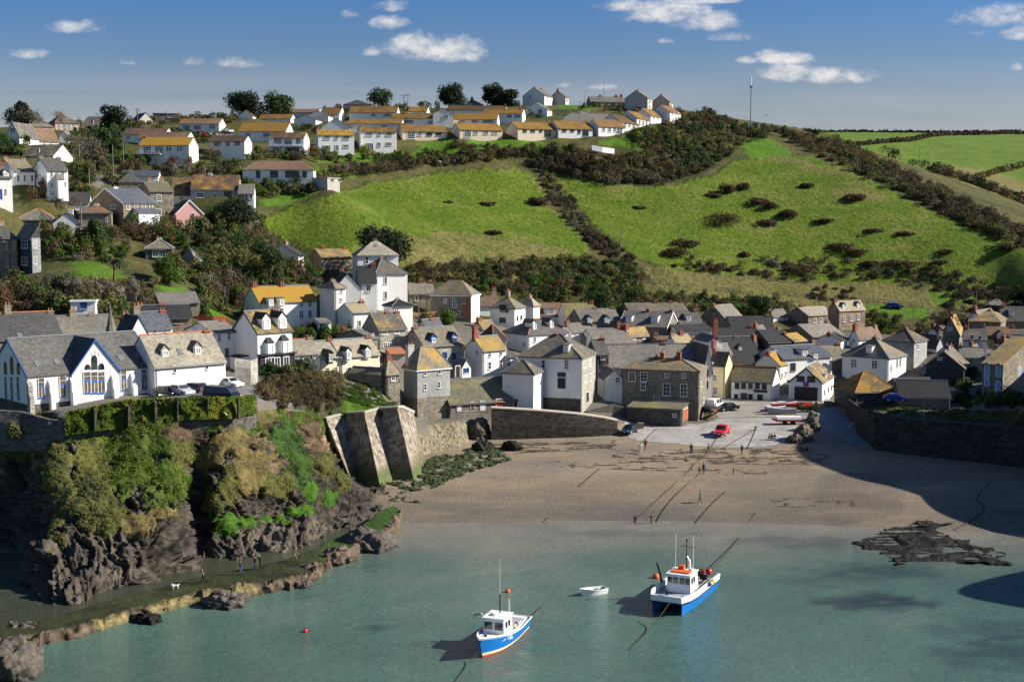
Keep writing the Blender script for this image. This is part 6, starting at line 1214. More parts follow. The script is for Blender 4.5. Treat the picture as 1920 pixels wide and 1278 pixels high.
def rocks():
 rock_mat('rock', (0.05, 0.043, 0.036), (0.15, 0.128, 0.105)); rock_mat('weedrock', (0.006, 0.006, 0.004), (0.018, 0.015, 0.009)); rock_mat('ochrerock', (0.16, 0.125, 0.05), (0.33, 0.27, 0.13)); rock_mat('outcrop', (0.055, 0.045, 0.034), (0.17, 0.135, 0.095)); rock_mat('redrock', (0.08, 0.058, 0.042), (0.17, 0.125, 0.09)); rock_mat('driftweed', (0.05, 0.038, 0.026), (0.12, 0.09, 0.06)); rock_mat('weedgreen', (0.02, 0.026, 0.010), (0.05, 0.075, 0.018))
 def rock(px, py, wpx, hpx, mat, name='rock', label=None, group=None, seed=1, z=0.0, deep=1.2, kind=None):
  q = PW(px, py, z) if z is not None else Vector((*shp(px, py), 0)); 
  if z is None: q.z = float(shore_z(np.array(q.x), np.array(q.y)))
  s = F / q.y; rx = wpx / s / 2; rz = hpx / s * 0.8; V, Fq = pebble_mesh((0, 0, 0), rx, rx * deep, rz, seed, 5); o = np_mesh(name, V, Fq, [M[mat]], False); o.location = q; o.rotation_euler = (0, 0, seed * 1.3)
  tag(o, label, 'rock', group, kind); return o
 rock(22, 1262, 84, 60, 'rock', 'boulder', 'big pale-topped boulder at the bottom left corner', None, 3)
 rock(30, 1190, 52, 14, 'rock', 'rock', 'cluster of broken grey rock at seaward end of the causeway', 'rocks along the causeway', 4); rock(52, 1192, 20, 15, 'rock', 'rock', 'small upright grey rock near end of causeway', 'rocks along the causeway', 5)
 rock(690, 1026, 70, 26, 'rock', 'rock', 'long dark striped outcrop beside landward end of causeway', 'rocks along the causeway', 6); rock(636, 1051, 50, 17, 'redrock', 'rock', 'lumpy brown outcrop below the widest part of weed path', 'rocks along the causeway', 7)
 rock(582, 1073, 36, 14, 'redrock', 'rock', 'flat reddish rock just under the causeway edge', 'rocks along the causeway', 8); rock(566, 1098, 26, 9, 'rock', 'rock', 'tiny dark rock awash off the causeway middle', 'rocks along the causeway', 9)
 rock(440, 1112, 26, 18, 'rock', 'rock', 'pointed dark rock beside yellow weed of the causeway', 'rocks along the causeway', 10); rock(420, 1132, 60, 12, 'rock', 'rock', 'low broken rocks at water line below pointed rock', 'rocks along the causeway', 11); rock(405, 1120, 24, 12, 'redrock', 'rock', 'small brown rock left of pointed rock', 'rocks along the causeway', 12)
 rock(275, 1163, 40, 8, 'weedrock', 'rock', 'nearly submerged black rock off the causeway', 'rocks along the causeway', 13)
 # outcrop at the foot of the slipway
 for i, (px, py, w_, h_, lb) in enumerate([(1506, 824, 36, 32, 'tall craggy brown outcrop at right edge of slipway'), (1522, 806, 26, 28, 'upper craggy outcrop by the parked dinghies'), (1490, 828, 28, 14, 'low dark boulder at left foot of slipway outcrop'), (1524, 788, 22, 18, 'outcrop top behind the long white boat'), (1508, 844, 14, 8, 'pale square rock at lower slipway corner')]):
  rock(px, py, w_, h_, 'outcrop', 'rock', lb, 'outcrop beside the slipway', 20 + i, None, 0.7)
 def crust(name, label, poly, mat, amp, thr, sc, base=None, step=.2, cat=None, ax=(1, 1), seed=0, soft=3.0):
  """low broken crust (weed, reef) following the ground inside an outline of photo pixels"""
  w3 = [PW(*q, 0.1) if base is not None else Vector((*shp(*q), 0)) for q in poly]; xs = [q.x for q in w3]; ys = [q.y for q in w3]
  X, Y = np.meshgrid(np.arange(min(xs), max(xs), step), np.arange(min(ys), max(ys), step)); x, y = X.ravel(), Y.ravel(); pl = [(q.x, q.y) for q in w3]
  j = fbm(np.c_[x / 3, y / 3, x * 0], 3, seed + 7) * soft; ins = in_poly(x + j, y + fbm(np.c_[x / 3, y / 3, x * 0 + 5], 3, seed + 8) * soft * .5, pl)
  n = fbm(np.c_[x / sc * ax[0], y / sc * ax[1], x * 0], 5, seed, .62, ridge=True); z = (shore_z(x, y) if base is None else base + x * 0) + np.where(ins, (n - thr) * amp, -.3)
  ok = ins & (n > thr - .12); idx = np.arange(x.size).reshape(X.shape); Fq = np.stack([idx[:-1, :-1], idx[:-1, 1:], idx[1:, 1:], idx[1:, :-1]], -1).reshape(-1, 4); Fq = Fq[ok[Fq].all(1)]
  if not len(Fq): return
  use = np.unique(Fq); mp = np.full(x.size, -1); mp[use] = np.arange(len(use)); o = np_mesh(name, np.c_[x, y, z][use], mp[Fq], [M[mat]], False); tag(o, label, cat or name, kind='stuff')
 crust('seaweed_reef', 'low black weed-covered reef at the right end of the beach', [(1606, 1016), (1640, 998), (1700, 990), (1760, 990), (1780, 1005), (1830, 1022), (1895, 1042), (1890, 1056), (1800, 1055), (1740, 1050), (1690, 1060), (1650, 1050), (1620, 1035)], 'weedrock', .55, .10, 2.2, .0, .16, 'reef', (.6, 1.3), 3)
 crust('seaweed', 'thin black weed fringe above the reef', [(1690, 990), (1720, 978), (1760, 976), (1790, 982), (1760, 992)], 'weedrock', .5, .2, 1.3, None, .14, 'seaweed', (.5, 1.3), 4, 1.)
 crust('seaweed', 'green seaweed and stones below the sea wall', [(715, 905), (790, 868), (880, 845), (940, 838), (960, 860), (900, 880), (840, 905), (760, 925)], 'weedgreen', .7, .22, 1.1, None, .14, 'seaweed', (.8, 1.2), 5, 2.)
 crust('seaweed', 'thin scatter of weed near the causeway root', [(700, 915), (760, 930), (800, 945), (740, 940)], 'weedgreen', .4, .34, .9, None, .14, 'seaweed', (.8, 1.2), 6, 1.)
 for i, (pl, lb) in enumerate([([(905, 832), (1160, 824), (1160, 842), (980, 850), (920, 846)], 'dark drift weed under the quay wall'), ([(1150, 842), (1500, 838), (1560, 848), (1540, 872), (1150, 868)], 'dark lines of drift weed below the slipway'), ([(1000, 862), (1480, 884), (1480, 892), (1000, 872)], 'faint drift weed line on the middle beach'), ([(1440, 930), (1600, 935), (1600, 952), (1440, 950)], 'thin weed streaks left of the shingle patch')]):
  crust('driftweed', lb, pl, 'driftweed', .35, .42 + .06 * (i > 1), 1.1, None, .16, 'driftweed', (.3, 1.5), 10 + i, 1.)
 # rocks between quay wall and upright-stone wall
 for i, (px, py, w_, h_, lb) in enumerate([(900, 818, 44, 40, 'weedy rock bank between upright-stone wall and quay wall'), (960, 842, 36, 14, 'weed-covered boulders at the foot of the quay wall'), (905, 842, 40, 16, 'green boulders at the corner of the upright-stone wall')]):
  rock(px, py, w_, h_, 'weedrock' if i else 'rock', 'rock', lb, None, 30 + i, None, 0.6)
 # causeway: a weed-topped ledge with yellow-brown rocky sea edge
 out = [(-60, 1205), (0, 1200), (60, 1192), (130, 1180), (215, 1153), (300, 1131), (380, 1113), (440, 1104), (480, 1098), (530, 1090), (560, 1082), (590, 1066), (612, 1052), (650, 1035), (690, 1008), (720, 992), (742, 972), (752, 956)]
 inn = [(-60, 1180), (0, 1170), (60, 1160), (130, 1146), (215, 1122), (300, 1100), (380, 1077), (440, 1067), (480, 1060), (530, 1047), (560, 1038), (590, 1026), (612, 1014), (650, 998), (685, 978), (700, 965), (715, 955), (738, 948)]
 zt = [0.9] * 13 + [1.0, 1.2, 1.5, 1.7, 1.8]; U = 420
 ti = np.linspace(0, len(out) - 1, U); po = catmull(np.array([tuple(PW(*p, z)) for p, z in zip(out, zt)]), ti); pi = catmull(np.array([tuple(PW(*p, z)) for p, z in zip(inn, zt)]), ti)
 prof = [(-0.02, -1.6), (-0.01, -0.5), (0.0, -0.2)] + [(v, 0.0) for v in np.linspace(0.05, 0.80, 16)] + [(0.86, .02), (0.92, .0), (0.97, -0.08), (1.0, -.15), (1.03, -.45), (1.05, -.8), (1.08, -2.2)]
 A = np.stack([pi + (po - pi) * f + np.array([0, 0, dz_]) for f, dz_ in prof], 1); nv = A.shape[1]; V = A.reshape(-1, 3); fr = np.tile([p[0] for p in prof], U)
 edge = np.clip((fr + fbm(V / 2.5, 3, 87) * .10 - .84) / .08, 0, 1)
 V = V + np.c_[fbm(V / 1.6, 4, 81) * (.15 + edge * 1.1), fbm(V / 1.6 + 50, 4, 82) * (.15 + edge * 1.0), fbm(V / 1.0, 5, 83, .65) * (.14 + edge * .75)]
 col = np.array([0.030, 0.036, 0.012])[None] * (1 + fbm(V / 2.5, 3, 84)[:, None] * .7)
 far_ = np.clip((np.repeat(ti, nv) - 10.5) / 2, 0, 1)[:, None] * (1 - edge[:, None]); col = col * (1 - far_) + np.array([0.040, 0.085, 0.012])[None] * far_
 er = fbm(V / np.array([5., 5., 5.]), 3, 85); ec = np.where(er[:, None] > 0.16, np.array([[0.17, 0.135, 0.06]]), np.array([[0.105, 0.075, 0.05]])); col = col * (1 - edge[:, None]) + ec * edge[:, None] * (1 + fbm(V / 0.8, 4, 86, .7)[:, None] * 1.2)
 low = np.clip((0.35 - V[:, 2]) / .4, 0, 1)[:, None]; col = col * (1 - low * .6)
 m, g, b = new_mat('causeway'); p = pos(g); a = g.n('ShaderNodeAttribute', attribute_name='Col'); n = g.noise(p, 2.5, 5.0, .7); g.put(b.inputs['Base Color'], g.mix(1.0, a.outputs['Color'], g.mix(g.mapr(n, .3, .7), (.55, .55, .55), (1.4, 1.4, 1.3)), 'MULTIPLY')); b.inputs['Roughness'].default_value = .7; bump(g, b, n, .6, .12)
 idx = np.arange(U * nv).reshape(U, nv); Fq = np.stack([idx[:-1, :-1], idx[1:, :-1], idx[1:, 1:], idx[:-1, 1:]], -1).reshape(-1, 4)
 o = np_mesh('causeway', V, Fq, [m], True, {'Col': np.clip(col, 0, 1)}); tag(o, 'low weed-topped rock causeway along the foot of the headland', 'causeway', kind='structure')
# ================================================================ vegetation
leaf_mat('leaf_dark', [(0.014, 0.027, 0.010), (0.037, 0.068, 0.020), (0.076, 0.119, 0.034)], 0.15); leaf_mat('leaf_black', [(0.008, 0.013, 0.008), (0.018, 0.029, 0.013), (0.039, 0.055, 0.023)], 0.1)
leaf_mat('leaf_green', [(0.028, 0.058, 0.010), (0.070, 0.122, 0.021), (0.141, 0.192, 0.038)], 0.25); leaf_mat('leaf_olive', [(0.051, 0.058, 0.020), (0.128, 0.128, 0.044), (0.221, 0.196, 0.068)], 0.2)
leaf_mat('leaf_brown', [(0.032, 0.027, 0.016), (0.080, 0.064, 0.036), (0.145, 0.115, 0.066)], 0.1); leaf_mat('leaf_rust', [(0.06, 0.038, 0.02), (0.13, 0.082, 0.042), (0.20, 0.135, 0.07)], 0.15)
leaf_mat('leaf_grey', [(0.084, 0.073, 0.056), (0.168, 0.147, 0.112), (0.266, 0.238, 0.182)], 0.1); leaf_mat('leaf_bright', [(0.029, 0.074, 0.006), (0.068, 0.146, 0.012), (0.127, 0.205, 0.029)], 0.25); leaf_mat('leaf_yellow', [(0.075, 0.094, 0.013), (0.175, 0.188, 0.025), (0.300, 0.275, 0.050)], 0.25)
leaf_mat('leaf_ivy', [(0.037, 0.069, 0.010), (0.094, 0.144, 0.019), (0.162, 0.206, 0.031)], 0.25, 0.5); leaf_mat('leaf_straw', [(0.112, 0.094, 0.037), (0.250, 0.206, 0.088), (0.375, 0.312, 0.150)], 0.2)
leaf_mat('leaf_gorse', [(0.035, 0.020, 0.012), (0.085, 0.052, 0.030), (0.14, 0.092, 0.052)], 0.1)
plain('bark', (0.10, 0.08, 0.06), 0.9, 0.4, 4.0)
VM = ['leaf_dark', 'leaf_green', 'leaf_olive', 'leaf_brown', 'leaf_rust', 'leaf_grey', 'leaf_bright', 'leaf_yellow', 'leaf_black', 'leaf_straw']
def blob_pts(c, r, n, rg, lobes=5, flat=0.75):
 """points and outward normals over a clump made of several lobes"""
 c = np.array(c); r = np.array(r); P_ = []; N_ = []
 th_ = rg.uniform(0, 2 * np.pi, lobes); rad = np.sqrt(rg.uniform(0, 1, lobes)) * 0.62; zc = rg.uniform(0.15, 0.72, lobes); sz = rg.uniform(0.34, 0.58, lobes)
 th_[0], rad[0], zc[0], sz[0] = 0, 0, 0.42, 0.62
 for i in range(lobes):
  k = max(4, int(n * sz[i] ** 2 / (sz ** 2).sum())); d = rg.normal(size=(k, 3)); d /= np.linalg.norm(d, axis=1, keepdims=True); d[:, 2] = np.where(d[:, 2] < -0.35, -d[:, 2], d[:, 2])
  q = np.array([np.cos(th_[i]) * rad[i], np.sin(th_[i]) * rad[i], zc[i]]) + d * sz[i] * rg.uniform(0.72, 1.06, (k, 1))
  q[:, 2] = np.maximum(q[:, 2], rg.uniform(-0.05, 0.1, k)); P_.append(c + q * r); N_.append(d)
 return np.concatenate(P_), np.concatenate(N_)
def leaves(P_, N_, size, rg, aspect=0.6, jitter=0.7, upright=0.0):
 """one small quad per point, roughly facing outwards; returns vertices, faces and tone"""
 k = len(P_); n = N_ + rg.normal(size=(k, 3)) * jitter; n /= np.linalg.norm(n, axis=1, keepdims=True) + 1e-9
 t = rg.normal(size=(k, 3)); t[:, 2] += upright * 3; t -= n * (t * n).sum(1, keepdims=True); t /= np.linalg.norm(t, axis=1, keepdims=True) + 1e-9; b = np.cross(n, t)
 s = size * rg.uniform(0.55, 1.4, (k, 1)); a = s * aspect
 V = np.stack([P_ - t * s, P_ + b * a * rg.uniform(.6, 1.2, (k, 1)), P_ + t * s, P_ - b * a * rg.uniform(.6, 1.2, (k, 1))], 1).reshape(-1, 3)
 Fq = np.arange(4 * k).reshape(k, 4); return V, Fq, np.repeat(rg.uniform(0, 1, k), 4)
class Foliage:
 def __init__(s): s.V, s.F, s.v, s.mi, s.k = [], [], [], [], 0
 def add(s, V, Fq, v, mi):
  s.V.append(V); s.F.append(Fq + s.k); s.v.append(v); s.mi.append(np.full(len(Fq), mi)); s.k += len(V)
 def build(s, name, mats, parent=None):
  return np_mesh(name, np.concatenate(s.V), np.concatenate(s.F), [M[m] for m in mats], False, {'v': np.concatenate(s.v)}, parent, np.concatenate(s.mi))
def scrub(name, label, polys, n, kinds, rad, hgt, leaf=0.22, per=190, seed=1, cat='undergrowth', kind='stuff', lim=(150, 700), up=0.0, aspect=0.6, maxper=900):
 """thicket: clumps rooted on the ground over the given areas (photo pixels), one object"""
 rg = np.random.default_rng(seed); pts = []
 for poly in polys:
  xs = [p[0] for p in poly]; ys = [p[1] for p in poly]; ar = abs(sum(poly[i][0] * poly[(i + 1) % len(poly)][1] - poly[(i + 1) % len(poly)][0] * poly[i][1] for i in range(len(poly)))) / 2
  pts.append((poly, ar))
 tot = sum(a for _, a in pts); S = []
 for poly, ar in pts:
  k = max(2, int(n * ar / tot)); xs = [p[0] for p in poly]; ys = [p[1] for p in poly]; c = 0
  while c < k:
   q = rg.uniform((min(xs), min(ys)), (max(xs), max(ys)), (k * 3, 2)); q = q[in_poly(q[:, 0], q[:, 1], poly)][:k - c]; S.append(q); c += len(q)
 S = np.concatenate(S); G3 = ground_at(S[:, 0], S[:, 1]); G3 = G3[~np.isnan(G3[:, 0])]; G3 = G3[(G3[:, 1] > lim[0]) & (G3[:, 1] < lim[1])]
 names = [k for k, _ in kinds]; pr = np.array([p for _, p in kinds], float); pr /= pr.sum()
 kn = fbm(G3 / 14.0, 3, seed + 100); order = np.argsort(np.argsort(kn + rg.normal(size=len(kn)) * 0.16)) / max(1, len(kn)); kk = np.searchsorted(np.cumsum(pr), order).clip(0, len(names) - 1)
 fo = Foliage()
 for g3, ki in zip(G3, kk):
  r = rg.uniform(*rad); hh = rg.uniform(*hgt) * (0.8 + 0.4 * r / rad[1]); np_ = int(min(maxper, per * (0.6 + 0.8 * rg.random())))
  Pp, Nn = blob_pts(g3 - np.array([0, 0, 0.15]), (r, r, hh), np_, rg)
  u_ = up if names[ki] not in ('leaf_brown', 'leaf_grey', 'leaf_rust') else max(up, 0.5); asp = aspect if u_ < 0.4 else 0.28
  fo.add(*leaves(Pp, Nn, leaf * (1.25 if asp < .4 else 1), rg, asp, 0.7, u_), ki)
 o = fo.build(name, names); tag(o, label, cat, None, kind); return o
def tree(label, px, py, d, wpx, hpx, mat, n=1400, leaf=0.3, lobes=9, trunk=0.25, name='tree', cat='tree', group=None, shape='round', seed=0, z=None, bare=False):
 """tapered trunk with limbs and a crown of leaf clumps; (px, py) is its foot"""
 rg = np.random.default_rng(seed + int(px) * 7); q = P(px, py, d); s = F / d; W_, Ht = wpx / s, hpx / s
 r = empty(name, q); tag(r, label, cat, group); t = MB(); tr = max(0.12, Ht * 0.028); th_ = Ht * trunk
 t.tube([(0, 0, -1.5), (0, 0, 0), (0.02 * Ht, 0, th_), (0, 0.01 * Ht, Ht * 0.7)], [tr * 1.3, tr, tr * 0.75, tr * 0.25], M['bark'], 7); fo = Foliage()
 cs = []
 for i in range(lobes):
  an = rg.uniform(0, 2 * np.pi); rr = np.sqrt(rg.uniform(0.05, 1)) * W_ * 0.34
  if shape == 'flat': zc = Ht * rg.uniform(0.55, 0.86); rad = np.array([W_ * rg.uniform(.16, .26), W_ * rg.uniform(.16, .26), Ht * rg.uniform(.07, .13)])
  elif shape == 'cone': f = rg.uniform(0.05, .9); zc = Ht * (0.12 + f * .8); rr = W_ * 0.36 * (1 - f) * rg.uniform(.5, 1); rad = np.array([1, 1, .9]) * W_ * .24 * (1.15 - f)
  else: zc = Ht * rg.uniform(.12 + trunk * .6, 0.80); rad = np.array([1, 1, .85]) * W_ * rg.uniform(.19, .29)
  c = np.array([np.cos(an) * rr, np.sin(an) * rr, zc]); cs.append(c); d_ = rg.normal(size=(n // lobes, 3)); d_ /= np.linalg.norm(d_, axis=1, keepdims=True)
  Pp = c + d_ * rad * rg.uniform(.55 if not bare else .1, 1.08, (len(d_), 1)); fo.add(*leaves(Pp, d_, leaf, rg, 0.16 if bare else .6, .6, .6 if bare else 0), 0)
  t.tube([(0, 0, max(th_ * .8, zc * .45)), tuple(c * np.array([.5, .5, .8])), tuple(c)], [tr * .5, tr * .3, tr * .1], M['bark'], 5)
 t.build('trunk', r); fo.build('crown', [mat], r); return r
BUSH = {}
def bush(label, px, py, wpx, hpx, mat, group=None, d=None, cat='shrub', name='shrub', leaf=0.25, n=420, seed=0, lobes=6, asp=.6, up=0.):
 if d is None:
  g3 = ground_at(px, py)[0]
  if np.isnan(g3[0]): return None
  q = Vector(g3)
 else: q = P(px, py, d)
 s = F / q.y; rg = np.random.default_rng(seed + int(px) + int(py) * 3); r = empty(name, q); tag(r, label, cat, group); w_ = wpx / s / 2
 Pp, Nn = blob_pts((0, 0, -0.1), (w_, w_ * .9, hpx / s), n, rg, lobes); fo = Foliage(); fo.add(*leaves(Pp, Nn, leaf, rg, asp, .65, up), 0); fo.build('foliage', [mat], r)
 t = MB()
 for i in range(3): t.tube([(0, 0, -.4), (rg.uniform(-.3, .3) * w_, rg.uniform(-.3, .3) * w_, hpx / s * .5)], [.07, .03], M['bark'], 4)
 t.build('stem', r); return r
def vegetation():
 K = lambda **k: [('leaf_' + a, b) for a, b in k.items()]
 # ---- belts round the fields
 scrub('undergrowth', 'brown bramble belt along the top edge of the green fields', [[(588, 352), (640, 340), (700, 330), (780, 318), (860, 312), (960, 300), (1000, 298), (1000, 285), (940, 286), (870, 300), (760, 306), (700, 312), (640, 322), (590, 335)],
          [(990, 322), (1060, 330), (1150, 348), (1240, 350), (1330, 325), (1350, 300), (1330, 290), (1250, 305), (1150, 295), (1050, 285), (990, 290)]], 520, K(brown=5, rust=1.2, olive=2, grey=.6, dark=.6), (1.1, 2.3), (1.2, 3.1), 0.23, 217, 11)
 scrub('undergrowth', 'dark brown scrub strip dividing the two green fields', [[(985, 300), (1030, 315), (1045, 350), (1080, 380), (1105, 420), (1150, 460), (1210, 500), (1180, 505), (1110, 470), (1080, 430), (1040, 395), (1020, 350)]], 190, K(brown=6, grey=1, olive=1), (.8, 1.6), (.7, 1.7), .2, 200, 12)
 scrub('undergrowth', 'mixed scrub belt between the green fields and the village roofs', [[(770, 496), (900, 500), (1100, 488), (1200, 505), (1210, 530), (1180, 560), (1100, 566), (1000, 566), (900, 545), (830, 530), (770, 530)], [(1120, 545), (1260, 560), (1400, 566), (1490, 570), (1480, 592), (1380, 596), (1250, 585), (1130, 580)]], 560, K(brown=2.5, olive=3, dark=2, green=1.5, rust=.7), (1.0, 2.2), (1.0, 2.7), .2, 240, 13)
 scrub('undergrowth', 'brown scrub under the right part of the green field', [[(1460, 488), (1560, 488), (1640, 490), (1740, 505), (1900, 540), (1930, 560), (1860, 565), (1760, 545), (1640, 530), (1500, 530), (1300, 512), (1260, 500), (1300, 490), (1400, 500)], [(1530, 535), (1610, 545), (1600, 570), (1520, 565)], [(1740, 520), (1880, 560), (1920, 600), (1760, 620), (1700, 640), (1640, 620), (1660, 600), (1740, 600), (1770, 570)]], 330, K(brown=6, olive=1.5, rust=1, grey=1), (.9, 1.9), (.6, 1.9), 0.20, 217, 14)
 scrub('undergrowth', 'dark scrub clothing the right shoulder of the hill', [[(1250, 225), (1290, 205), (1340, 215), (1400, 240), (1450, 248), (1430, 262), (1385, 275), (1360, 300), (1330, 312), (1260, 300), (1230, 285), (1190, 270), (1180, 252), (1230, 245)]], 420, K(olive=3, brown=3, dark=2.5, green=1, rust=.5), (1.1, 2.4), (.9, 2.7), .23, 217, 15)
 scrub('undergrowth', 'brown thicket running down the right hill edge', [[(1425, 243), (1450, 246), (1560, 262), (1700, 330), (1800, 375), (1935, 440), (1935, 470), (1850, 440), (1750, 395), (1650, 345), (1590, 315), (1530, 292), (1470, 262)]], 460, K(brown=5, olive=2.5, dark=1, rust=1), (1.3, 2.9), (1.0, 2.9), .25, 217, 16)
 rg = np.random.default_rng(3)
 # thickets of the valley beyond the shoulder
 fo = Foliage(); nm = ['leaf_brown', 'leaf_olive', 'leaf_dark', 'leaf_rust']
 for (x0, y0, x1, y1, n, wd) in [(150, 462, 205, 470, 110, 26), (180, 480, 235, 560, 190, 22), (230, 560, 270, 600, 80, 14), (160, 540, 235, 590, 120, 16), (195, 435, 240, 480, 150, 20)]:
  for i in range(n):
   t = rg.random(); x = x0 + (x1 - x0) * t + rg.normal() * wd * .5; y = y0 + (y1 - y0) * t + rg.normal() * wd * .5; r = rg.uniform(1.8, 3.6); Pp, Nn = blob_pts((x, y, G(x, y) - .2), (r, r, rg.uniform(2.2, 4.5)), 120, rg); ki = rg.choice(4, p=[.5, .25, .15, .1]); fo.add(*leaves(Pp, Nn, .42, rg, .5, .7, .2), ki)
 tag(fo.build('undergrowth', nm), 'brown valley thickets beyond the right hill edge', 'undergrowth', kind='stuff')
 # far field hedges
 def far_hedge(label, pts, hgt, mat):
  rg = np.random.default_rng(int(pts[0][0] * 3 + pts[0][1])); fo = Foliage(); L3 = [Vector((x, y, 0)) for x, y in pts]; 
  for a, b in zip(L3[:-1], L3[1:]):
   k = int((b - a).length / 1.1) + 1
   for i in range(k):
    p_ = a.lerp(b, i / k); r = rg.uniform(1.4, 2.3); Pp, Nn = blob_pts((p_.x, p_.y, G(p_.x, p_.y) - .3), (r, r, hgt * rg.uniform(.6, 1.15)), 40, rg, 3); fo.add(*leaves(Pp, Nn, .7, rg, .6, .6), 0)
  o = fo.build('hedge', [mat]); tag(o, label, 'hedge')
 far_hedge('long dark hedge along the far horizon fields', [(230, 1075), (300, 1080), (380, 1080), (470, 1078)], 3, 'leaf_black'); far_hedge('hedge bank dividing the two upper far fields', [(205, 800), (260, 850), (330, 960), (400, 1000)], 3, 'leaf_brown')
 far_hedge('stony hedge bank curving across the far right field', [(222, 640), (260, 690), (300, 730), (360, 770), (420, 790)], 3.2, 'leaf_olive'); far_hedge('line of round bushes between tan field and far green field', [(235, 625), (255, 612), (280, 600), (310, 590)], 4, 'leaf_dark'); far_hedge('dark hedge running off along left end of far horizon', [(225, 950), (210, 1000), (190, 1030), (240, 1075)], 4, 'leaf_black')
 # ---- left hillside
 GL = [[(130, 275), (180, 250), (230, 245), (225, 300), (250, 330), (240, 350), (180, 350), (150, 350), (130, 330)], [(0, 262), (60, 280), (40, 300), (0, 298)], [(60, 360), (160, 355), (170, 395), (110, 400), (60, 385)], [(210, 435), (330, 420), (360, 425), (470, 400), (490, 420), (520, 450), (560, 505), (610, 520), (600, 540), (480, 560), (380, 520), (320, 470), (230, 450)],
          [(100, 430), (210, 440), (240, 470), (230, 490), (130, 490), (80, 480), (75, 430)], [(230, 300), (360, 310), (460, 305), (455, 335), (340, 330), (250, 325)], [(310, 500), (440, 530), (480, 600), (440, 590), (380, 590), (360, 545), (300, 530)], [(0, 535), (60, 540), (180, 545), (290, 555), (300, 590), (180, 600), (120, 590), (0, 588)], [(360, 420), (470, 370), (480, 400), (400, 440)], [(455, 340), (600, 358), (580, 375), (470, 375)]]
 scrub('undergrowth', 'tangled garden scrub over the wooded left slope', GL, 900, K(olive=3.5, dark=2.5, green=2, brown=2.5, rust=1.5, grey=.8), (.9, 2.2), (1.2, 3.4), 0.21, 275, 21)
 scrub('undergrowth', 'garden hedging and shrubs between the hilltop houses', [[(440, 285), (600, 290), (800, 290), (960, 284), (960, 300), (800, 310), (590, 305), (450, 300)], [(130, 235), (230, 240), (330, 248), (440, 262), (440, 275), (250, 268), (130, 255)], [(545, 245), (600, 238), (660, 238), (680, 246), (600, 250)], [(960, 205), (1040, 215), (1000, 224)], [(1060, 198), (1170, 200), (1220, 208), (1170, 216), (1080, 206)], [(1150, 250), (1230, 250), (1300, 275), (1280, 300), (1180, 270)], [(840, 268), (1000, 285), (1080, 280), (1100, 290), (960, 296), (840, 280)]], 420, K(dark=3, olive=3, green=2, brown=2, rust=.6), (.8, 1.8), (.9, 2.4), 0.22, 159, 22)
 scrub('undergrowth', 'gardens of shrubs among the village roofs', [[(590, 610), (660, 625), (650, 640), (590, 640)], [(800, 590), (850, 595), (840, 620), (790, 615)], [(560, 620), (600, 625), (650, 645), (560, 640)], [(1120, 570), (1180, 575), (1170, 590)], [(1390, 575), (1470, 585), (1460, 595), (1390, 592)], [(1630, 590), (1690, 605), (1680, 625), (1620, 620)], [(1850, 636), (1930, 640), (1930, 655), (1850, 655)], [(460, 690), (490, 690), (560, 690), (560, 715), (500, 712)]], 170, K(dark=2, olive=2, green=3, brown=1), (.7, 1.5), (.9, 2.2), 0.17, 275, 23)
 # ---- mound of heather above the sea wall
 scrub('heather', 'purple-brown heather and grass bank above the sea wall', [[(480, 730), (550, 690), (600, 700), (640, 715), (640, 760), (600, 775), (540, 768), (490, 752)]], 330, K(brown=4, rust=2.2, olive=2.5, grey=1), (.6, 1.3), (.6, 1.7), 0.12, 464, 31, up=.3)
 scrub('grass', 'lush green grass bank beside the tall grey warehouse', [[(640, 715), (690, 720), (745, 760), (752, 770), (640, 775), (610, 776), (630, 750)]], 210, K(bright=3, green=3, olive=1), (.5, 1.0), (.3, .7), 0.11, 377, 32, up=.8, aspect=.3)
 # ---- foliage over the headland
 c, n_, ar, vg, kd = CLIFF['c'], CLIFF['n'], CLIFF['area'], CLIFF['veg'], CLIFF['kind']; rg = np.random.default_rng(44)
 spec = {1: ('leaf_ivy', .095, 125, .7, .3), 2: ('leaf_brown', .13, 100, .28, .7), 3: ('leaf_bright', .09, 115, .4, .5), 4: ('leaf_olive', .12, 100, .5, .5), 5: ('leaf_straw', .12, 100, .25, .8), 6: ('leaf_green', .09, 125, .7, .2)}
 fo = Foliage(); names = [spec[k][0] for k in sorted(spec)]; ok = (vg > .55) & (c[:, 0] > -85)
 tuft = np.clip(fbm(c / 1.3, 3, 91) * 1.3 + .55, .06, 1.5)
 for j, k in enumerate(sorted(spec)):
  s_ = spec[k]; f = np.where(ok & (kd == k))[0]
  if not len(f): continue
  cnt = rg.poisson(np.minimum(ar[f] * s_[2] * tuft[f], 90)); ii = np.repeat(f, cnt); Pp = c[ii] + rg.normal(size=(len(ii), 3)) * .10 + n_[ii] * rg.uniform(0.0, .15, (len(ii), 1)) * tuft[ii][:, None]
  fo.add(*leaves(Pp, n_[ii] + np.array([.3, 0, .5]), s_[1], rg, s_[3], .75, s_[4]), j)
 tag(fo.build('cliff_vegetation', names), 'grass, ivy and heather growing over the headland cliff', 'vegetation', kind='stuff')
 # ivy-clad retaining wall below the white hall
 hw = empty('hedge', P(300, 780, 158)); tag(hw, 'ivy-covered buttressed wall along the cliff top below the white hall', 'hedge'); wt = [(125, 776, 157.0), (180, 764, 158.5), (240, 752, 160), (300, 749, 161.5), (370, 747, 163), (430, 748, 164.5), (480, 742, 169)]; wb = [(125, 815, 156.4), (180, 808, 157.9), (240, 800, 159.3), (300, 791, 160.7), (370, 785, 162.2), (430, 784, 163.6), (480, 774, 168)]
